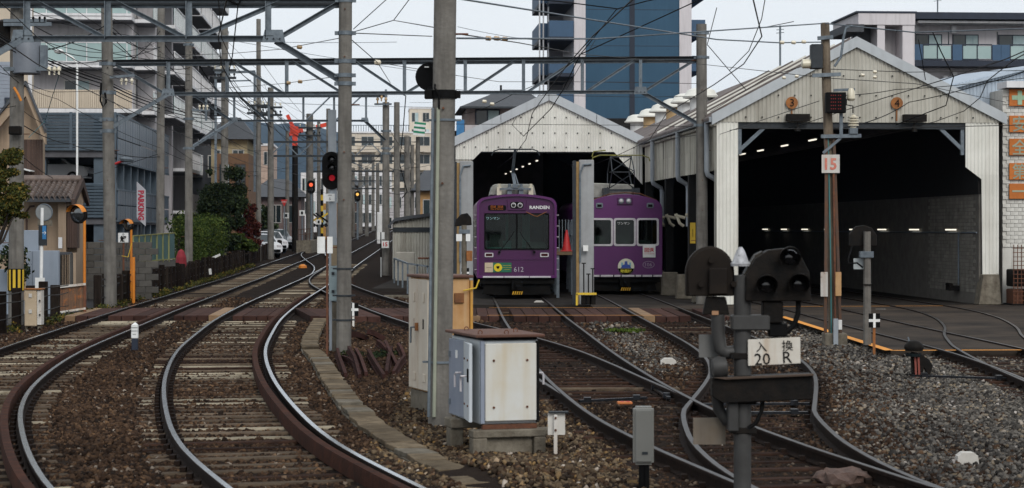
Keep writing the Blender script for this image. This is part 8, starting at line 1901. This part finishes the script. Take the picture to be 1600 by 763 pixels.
# ---------------- crossing equipment in the distance
def sig_far(px, py, Y, r, lampm, label, k_lit):
    t = thing('crossing_signal', label, 'signal', Vector((PX(px, Y), Y, gz(Y)))); c = P(px, py, Y)
    mb = MB(); mb.prism([c + Vector((x, 0, z)) for x, z in rr(-r * 2.0, r * 2.0, -r * 4.6, r * 2.3, r * 1.8)], (0, 0.1, 0)); bp = mb.build('backplate', M_black, t)
    for k, dz in enumerate((0, -2.6)): MB().lathe(c + Vector((0, -0.01, dz * r)), [(r, 0), (r * 0.8, 0.03)], 14, axis=(0, -1, 0)).build('lens', lampm if k == k_lit else M_lamp_off, bp)
    MB().cyl(Vector((PX(px, Y), Y + 0.15, gz(Y))), c + Vector((0, 0.15, 0)), 0.09, n=8).build('mast', M_galv, t)
sig_far(486, 289, 158, 0.15, M_lamp_red2, 'crossing signal lit orange-red at the far left crossing', 0)
sig_far(558.5, 304, 190, 0.14, M_lamp_amb, 'far signal lit amber above the main tracks', 0)
for px, Y, lab in ((503, 168, 'yellow and black striped crossing post left of the signal'), (497, 172, 'thinner yellow and black striped crossing post')):
    t = thing('crossing_post', lab, 'post', Vector((PX(px, Y), Y, gz(Y))))
    for k in range(10): z0 = gz(Y) + k * 0.45; MB().cyl((PX(px, Y), Y, z0), (PX(px, Y), Y, z0 + 0.45), 0.11, n=10).build('band', M_black if k % 2 else M_yellow, t)
    for sg_ in (-1, 1): mb = MB(); mb.bar(P(px, 340, Y) + Vector((-0.5, -0.15, -sg_ * 0.35)), P(px, 340, Y) + Vector((0.5, -0.15, sg_ * 0.35)), 0.1, 0.14); mb.build('crossbuck', M_yellow if sg_ > 0 else M_black, t)
    for dx in (-0.35, 0.35): MB().cyl(P(px, 352, Y) + Vector((dx, -0.1, 0)), P(px, 352, Y) + Vector((dx, -0.25, 0)), 0.16, n=12).build('lamp', M_lamp_off, t)
for k in range(4):
    px0 = 492 + k * 5; t = None
bt_ = thing('barrier', 'yellow and black striped barrier board at the far crossing', 'barrier', P(503, 385, 166))
for k in range(6): mb = MB(); a = 490 + k * 4.4; mb.prism([P(a, 388, 166), P(a + 4.2, 388, 166), P(a + 5.4, 372, 166), P(a + 1.2, 372, 166)], (0, 0.06, 0)); mb.build('stripe', M_yellow if k % 2 else M_black, bt_)
for px, py, Y, lab in ((447, 337, 145, 'small white square signal sign left of the black column'), (472, 333, 150, 'small white square signal sign right of the black column'), (498, 347, 165, 'narrow white sign at the crossing')):
    t = thing('square_sign', lab, 'sign', Vector((PX(px, Y), Y, gz(Y)))); MB().cbox(P(px, py, Y), (0.40, 0.03, 0.40)).build('plate', M_white, t); MB().cbox(P(px, py, Y) + Vector((0, -0.02, 0)), (0.16, 0.01, 0.22)).build('symbol', M_black, t); MB().cyl(Vector((PX(px, Y), Y + 0.05, gz(Y))), P(px, py, Y) + Vector((0, 0.05, 0)), 0.05, n=8).build('post', M_galv, t)
t = thing('stop_sign', 'red triangular stop sign by the far crossing', 'road sign', Vector((PX(444, 140), 140, gz(140)))); mb = MB(); mb.prism([P(438.5, 312, 140), P(449.5, 312, 140), P(444, 323, 140)], (0, 0.03, 0)); tp_ = mb.build('triangle', M_red, t); text_part('lettering', '止まれ', 0.13, M_white, tp_, P(444, 315.5, 140) + Vector((0, -0.01, 0))); MB().cyl(Vector((PX(444, 140), 140.1, gz(140))), P(444, 312, 140.1), 0.04, n=8).build('post', M_galv, t)
# platform end with handrail beside the crossing
t = thing('platform_end', 'low station platform end with brown handrail at the far crossing', 'platform', Vector((PX(480, 138), 138, gz(138)))); MB().box(PX(463, 138), PX(486, 138), 138, 150, gz(138) - 0.3, PZ(376, 138)).build('deck', M_conc2, t)
for k in range(5): MB().cyl(P(466 + k * 4.5, 376, 138), P(466 + k * 4.5, 358, 138), 0.03, n=6).build('rail_post', M_brownw, t)
for py in (359, 367): MB().bar(P(465, py, 138), P(486, py - 1.5, 138), 0.05, 0.05).build('handrail', M_brownw, t)
# dark signal column cabinet, white box far
t = thing('white_relay_box', 'white relay cabinet beside the far tracks', 'cabinet', Vector((PX(594, 170), 170, gz(170)))); MB().box(PX(589, 170), PX(598, 170), 170, 170.5, gz(170), PZ(332, 170)).build('body', M_slab, t, bevel=0.03); MB().box(PX(590, 170), PX(597, 170), 169.96, 169.99, gz(170) + 0.3, PZ(334, 170)).build('door', M_white, t)
b = P(655, 202, 139.5); t = thing('striped_board', 'tilted green and white striped board on a far pole', 'sign board', b)
for k in range(6): mb = MB(); mb.prism([b + Vector((-0.42 + 0.02 * k, -0.2, -0.40 + k * 0.15)), b + Vector((0.36 + 0.02 * k, -0.2, -0.48 + k * 0.15)), b + Vector((0.38 + 0.02 * k, -0.2, -0.34 + k * 0.15)), b + Vector((-0.40 + 0.02 * k, -0.2, -0.26 + k * 0.15))], (0, 0.04, 0)); mb.build('stripe', mat('board_green', (0.02, 0.22, 0.12)) if k % 2 else M_white, t)
# corrugated hut right of the number 15 pole and its gate
Yu = 88; FU = Frame((PX(612, Yu), Yu, 0)); ux = lambda px: (px - 612) / FPX * Yu; hut = thing('corrugated_hut', 'low beige corrugated hut with curved roof left of the middle pole', 'hut', (PX(612, Yu), Yu, 0))
corr_sheets(FU, hut, 0.05, ux(690), lambda x: PZ(346, Yu) + 0.33 * min(1, x / ux(665)), lambda x: 0, M_cor_g, width=0.55, pitch=0.12, amp=0.02)
mb = MB(); n = 8; top = [FU(-0.15 + (ux(690) + 0.2) * k / n, -0.2, PZ(344, Yu) - (0.22 if k == 0 else 0) + 0.36 * (k / n) ** 0.7) for k in range(n + 1)]; mb.prism(top + [p + Vector((0, 0, -0.14)) for p in reversed(top)], AY * 3.5); mb.build('roof', M_slate, hut)
fb(FU, hut, 'side_wall', M_cor_g, 0.06, 0.12, 0.05, 3.2, 0, PZ(350, Yu)); fb(FU, hut, 'dado_rail', M_steel_d, 0.05, ux(690), -0.05, -0.025, PZ(350, Yu) - 0.35, PZ(350, Yu) - 0.15)
mg = thing('mesh_gate', 'galvanised mesh gate and railing in front of the corrugated hut', 'gate', (PX(640, 70), 70, 0))
for (a, b, c, d) in (((616, 404, 80), (637, 412, 70), 0, 0), ((637, 412, 70), (672, 417, 70), 0, 0)): MB().bar(P(*a), P(*b), 0.06, 0.06).build('top_rail', M_galv, mg)
for px, py, Y in ((616, 404, 80), (622, 406, 77), (629, 409, 74), (637, 412, 70), (652, 414, 70), (668, 416, 70)): MB().bar(P(px, py, Y), Vector((PX(px, Y), Y, 0)), 0.06, 0.06).build('post', M_galv, mg)
MB().box(PX(618, 84), PX(648, 84), 84, 84.1, 0, PZ(394, 84)).build('white_panel', mat('grubby_white_panel', (0.40, 0.38, 0.33), (0.30, 0.28, 0.24), 0.8), mg, bevel=0.03)
b = Vector((PX(628, 66), 66, 0)); MB().box(PX(600, 66), PX(642, 66), 66, 66.4, -0.05, 0.08).build('kerb', M_conc2, mg)

# ================================================================ VEGETATION
def leaves(name, clumps, n, size, m, parent=None, label=None, cat=None, seed=1, kind=None, at=None):
    """many small leaf faces spread through uneven clumps; clumps = [(centre, radii, weight)]"""
    r = np.random.default_rng(seed); wts = np.array([c[2] for c in clumps], float); wts /= wts.sum(); idx = r.choice(len(clumps), n, p=wts)
    C = np.array([tuple(c[0]) for c in clumps])[idx]; RR = np.array([c[1] for c in clumps])[idx]
    d = r.normal(size=(n, 3)); d /= np.linalg.norm(d, axis=1)[:, None]; rad = r.random(n) ** 0.6 * (1 + 0.35 * (r.random(n) < 0.12))
    pos = C + d * RR * rad[:, None]
    a = r.normal(size=(n, 3)); a /= np.linalg.norm(a, axis=1)[:, None]; b = np.cross(a, r.normal(size=(n, 3))); b /= np.linalg.norm(b, axis=1)[:, None]
    s = size * r.uniform(0.6, 1.4, n); a *= s[:, None]; b *= (s * 0.6)[:, None]
    v = np.stack([pos - a, pos + b, pos + a, pos - b], 1).reshape(-1, 3)
    base = np.array(WLOC[parent.name]) if parent is not None else np.array(at if at is not None else (0, 0, 0)); v = v - base
    me = bpy.data.meshes.new(name); me.vertices.add(4 * n); me.vertices.foreach_set('co', v.reshape(-1).astype(np.float32)); me.loops.add(4 * n); me.loops.foreach_set('vertex_index', np.arange(4 * n, dtype=np.int32))
    me.polygons.add(n); me.polygons.foreach_set('loop_start', np.arange(0, 4 * n, 4, dtype=np.int32)); me.update(calc_edges=True); me.materials.append(m)
    o = bpy.data.objects.new(name, me); col.objects.link(o)
    if parent is not None: o.parent = parent
    else: o.location = Vector(base)
    if kind: o['kind'] = kind
    return o
M_leaf_d = island_mat('dark_green_leaves', [(0, (0.010, 0.018, 0.010)), (0.5, (0.022, 0.036, 0.018)), (0.9, (0.04, 0.058, 0.026)), (1, (0.075, 0.085, 0.035))])
M_leaf_h = island_mat('hedge_leaves', [(0, (0.014, 0.030, 0.008)), (0.5, (0.042, 0.068, 0.016)), (0.9, (0.075, 0.105, 0.026)), (1, (0.13, 0.15, 0.035))])
M_leaf_y = island_mat('yellow_green_leaves', [(0, (0.018, 0.028, 0.010)), (0.45, (0.05, 0.062, 0.018)), (0.8, (0.10, 0.095, 0.025)), (1, (0.22, 0.14, 0.03))])
M_leaf_r = island_mat('maple_red_leaves', [(0, (0.02, 0.008, 0.008)), (0.5, (0.055, 0.015, 0.014)), (0.9, (0.10, 0.026, 0.02)), (1, (0.15, 0.06, 0.03))])
M_bark = mat('bark', (0.055, 0.042, 0.033), (0.03, 0.024, 0.02), 0.95, scale=8, bump=0.6)
def tree(name, label, Y, px, py_base, blobs, n, size, m, seed):
    b = Vector((PX(px, Y), Y, gz(Y))); t = thing(name, label, 'tree', b); r = random.Random(seed); cl = []; limbs = MB(); top = P(px, blobs[0][1], Y)
    limbs.tube([b, b.lerp(top, 0.5) + Vector((r.uniform(-.1, .1), 0, 0)), top], [0.16, 0.11, 0.04], 8)
    for (x, y_, rx_, ry_) in blobs:
        c = P(x, y_, Y); R1 = (rx_ / FPX * Y, rx_ / FPX * Y * 0.9, ry_ / FPX * Y)
        for k in range(22):
            q = c + Vector((r.uniform(-.9, .9) * R1[0], r.uniform(-.8, .8) * R1[1], r.uniform(-.9, .9) * R1[2])); f = r.uniform(0.14, 0.5); cl.append((q, (R1[0] * f * 1.25, R1[1] * f, R1[2] * f * 0.75), f * f))
            if k < 4: limbs.tube([b.lerp(top, r.uniform(0.3, 0.7)), b.lerp(q, 0.7) + Vector((0, 0, 0.1)), q], [0.05, 0.03, 0.012], 5)
    limbs.build('trunk', M_bark, t, smooth=40); leaves('crown', cl, n, size, m, t, seed=seed)
    return t
tree('broadleaf_tree', 'dark green bushy tree standing behind the hedge', 104, 345, 390, [(348, 300, 28, 36), (335, 340, 24, 40), (362, 335, 20, 40), (345, 365, 30, 26)], 36000, 0.065, M_leaf_d, 3)
tree('maple_tree', 'dark red maple beside the brownish utility pole', 112, 385, 385, [(385, 340, 15, 24), (378, 362, 14, 18), (392, 365, 14, 18)], 16000, 0.055, M_leaf_r, 4)
tree('garden_tree', 'yellow-green leafy tree at the left edge', 43, -45, 420, [(0, 262, 26, 26), (12, 305, 26, 26), (-12, 320, 30, 40), (20, 325, 16, 14)], 34000, 0.032, M_leaf_y, 5)
tree('broadleaf_tree', 'small green tree beyond the parked cars', 150, 410, 380, [(405, 340, 16, 20), (418, 352, 12, 14)], 4000, 0.12, M_leaf_d, 6)
tree('broadleaf_tree', 'small shrubby tree below the red maple', 108, 368, 395, [(366, 378, 18, 12), (384, 384, 14, 9)], 4000, 0.08, M_leaf_h, 8)
hg = thing('hedge', 'dense clipped green hedge behind the fence on the left', 'hedge', (PX(310, 88), 88, 0)); cl = []
for k in range(40):
    f = k / 39; Y = 84 + 17 * f; px = 279 + 62 * f; x = PX(px, Y)
    for z in (0.55, 1.0, 1.5, 2.0, 2.45 + 0.12 * math.sin(k * 1.7)): cl.append(((x + rng.uniform(-.15, .15), Y, z + rng.uniform(-.1, .1)), (0.5, 0.5, 0.40), 1))
leaves('foliage', cl, 22000, 0.055, M_leaf_h, hg, seed=9)
mb = MB()
for k in range(14): f = k / 13; Y = 84 + 17 * f; mb.cyl((PX(279 + 62 * f, Y), Y, 0), (PX(279 + 62 * f, Y) + rng.uniform(-.1, .1), Y, 1.8), 0.04, n=6)
mb.build('stems', M_bark, hg, kind='stuff')
# weeds along the fence and in the yard
cl = []
for k in range(90):
    y = rng.uniform(44, 110); cl.append(((fx(y) + rng.uniform(0.05, 0.45), y, gz(y) + 0.06), (0.18, 0.25, 0.12), 1))
tag(leaves('weeds', cl, 5200, 0.035, M_leaf_y, seed=12, kind='stuff'), 'straggling weeds along the foot of the dark fence', 'weeds')
b = G(985, 519); tag(leaves('moss', [((b.x + dx, b.y + dy, 0.03), (0.22, 0.4, 0.04), 1) for dx, dy in ((-0.35, 0.3), (0.0, 0), (0.12, 0.25), (-0.12, 0.1))], 1200, 0.022, island_mat('bright_green_moss', [(0, (0.03, 0.055, 0.01)), (1, (0.085, 0.13, 0.025))]), seed=13, kind='stuff', at=b), 'small patch of bright green moss between the tram tracks', 'moss')
b = G(575, 560); tag(leaves('weeds', [((b.x + dx, b.y + dy, 0.06), (0.25, 0.4, 0.06), 1) for dx, dy in ((-0.3, 0.3), (0.2, 0), (0.3, 0.6))], 700, 0.025, M_leaf_d, seed=14, kind='stuff', at=b), 'sparse dark weeds among the scrap rails', 'weeds')
tag(leaves('potted_shrub', [((PX(16, 52), 52.4, PZ(400, 52)), (0.35, 0.3, 0.35), 1), ((PX(22, 52), 52.5, PZ(425, 52)), (0.3, 0.3, 0.3), 1)], 1500, 0.05, M_leaf_d, seed=15, at=(PX(16, 52), 52.4, 0)), 'dark shrub above the blue-grey yard wall', 'shrub')

# ================================================================ PARKED CARS
def car(px, Y, yaw, body, label, s=1.0, z0=None):
    b = Vector((PX(px, Y), Y, gz(Y) if z0 is None else z0)); X = XF(b, yaw); t = thing('parked_car', label, 'car', b, 'parked cars'); w = 0.82
    prof = [(-1.95, 0.30), (1.95, 0.30), (2.0, 0.62), (1.88, 0.86), (1.15, 0.98), (0.55, 1.42), (-0.9, 1.48), (-1.65, 1.30), (-1.95, 0.92)]
    mb = MB(X); mb.prism([(x, -w, z) for x, z in prof], (0, 2 * w, 0)); mb.build('body', body, t, bevel=0.07, seg=2, smooth=40)
    for sy in (-1, 1):
        MB(X).prism([(x, sy * (w + 0.004) - 0.006, z) for x, z in ((1.02, 0.98), (0.5, 1.36), (-0.05, 1.38), (-0.05, 0.98))], (0, 0.012, 0)).build('side_window', M_glass, t); MB(X).prism([(x, sy * (w + 0.004) - 0.006, z) for x, z in ((-0.12, 0.98), (-0.12, 1.38), (-0.9, 1.40), (-1.5, 1.25), (-1.6, 0.98))], (0, 0.012, 0)).build('side_window', M_glass, t)
        for x in (-1.25, 1.25):
            wh = MB(X); wh.cyl((x, sy * (w - 0.14), 0.31), (x, sy * (w + 0.02), 0.31), 0.31, n=20); who = wh.build('wheel', M_black, t, smooth=30); MB(X).cyl((x, sy * (w + 0.021), 0.31), (x, sy * (w + 0.03), 0.31), 0.19, n=14).build('rim', M_silver, who)
        MB(X).cbox((1.93, sy * 0.6, 0.74), (0.12, 0.3, 0.14)).build('headlight', M_silver, t, bevel=0.02); MB(X).cbox((-1.93, sy * 0.64, 0.85), (0.1, 0.2, 0.24)).build('tail_light', M_red, t, bevel=0.02)
    MB(X).prism([(1.165, -0.7, 1.0), (0.60, -0.62, 1.41), (0.60, 0.62, 1.41), (1.165, 0.7, 1.0)], (0.012, 0, 0.012)).build('windscreen', M_glass, t); MB(X).cbox((2.0, 0, 0.45), (0.06, 1.3, 0.16)).build('bumper', M_black, t)
    return t
M_carw = mat('white_car_paint', (0.62, 0.63, 0.65), (0.58, 0.59, 0.61), 0.25, spec=0.6); M_cars = mat('silver_car_paint', (0.36, 0.38, 0.40), rough=0.25, metal=0.3)
car(404, 126, R(-62), M_carw, 'nearest white car parked behind the fence'); car(416, 138, R(-62), M_carw, 'middle white car parked behind the nearest one'); car(428, 150, R(-62), M_cars, 'silver car parked farthest along the row')
car(80, 103, R(0), M_carw, 'white van parked up in the dark parking deck', z0=PZ(288, 103))

# ================================================================ air
hz_m = bpy.data.materials.new('haze'); hz_m.use_nodes = True; nt = hz_m.node_tree; nt.nodes.remove(nt.nodes['Principled BSDF'])
pv = nt.nodes.new('ShaderNodeVolumePrincipled'); pv.inputs['Color'].default_value = (0.5, 0.7, 1.0, 1); pv.inputs['Density'].default_value = 0.00004; pv.inputs['Anisotropy'].default_value = 0.2
nt.links.new(pv.outputs[0], nt.nodes['Material Output'].inputs['Volume'])
hz_o = MB().box(-2900, 2900, -70, 2800, -2, 175).build('haze', hz_m); hz_o['kind'] = 'stuff'; hz_o['label'] = 'thin bluish haze over the far hill'; hz_o['category'] = 'haze'
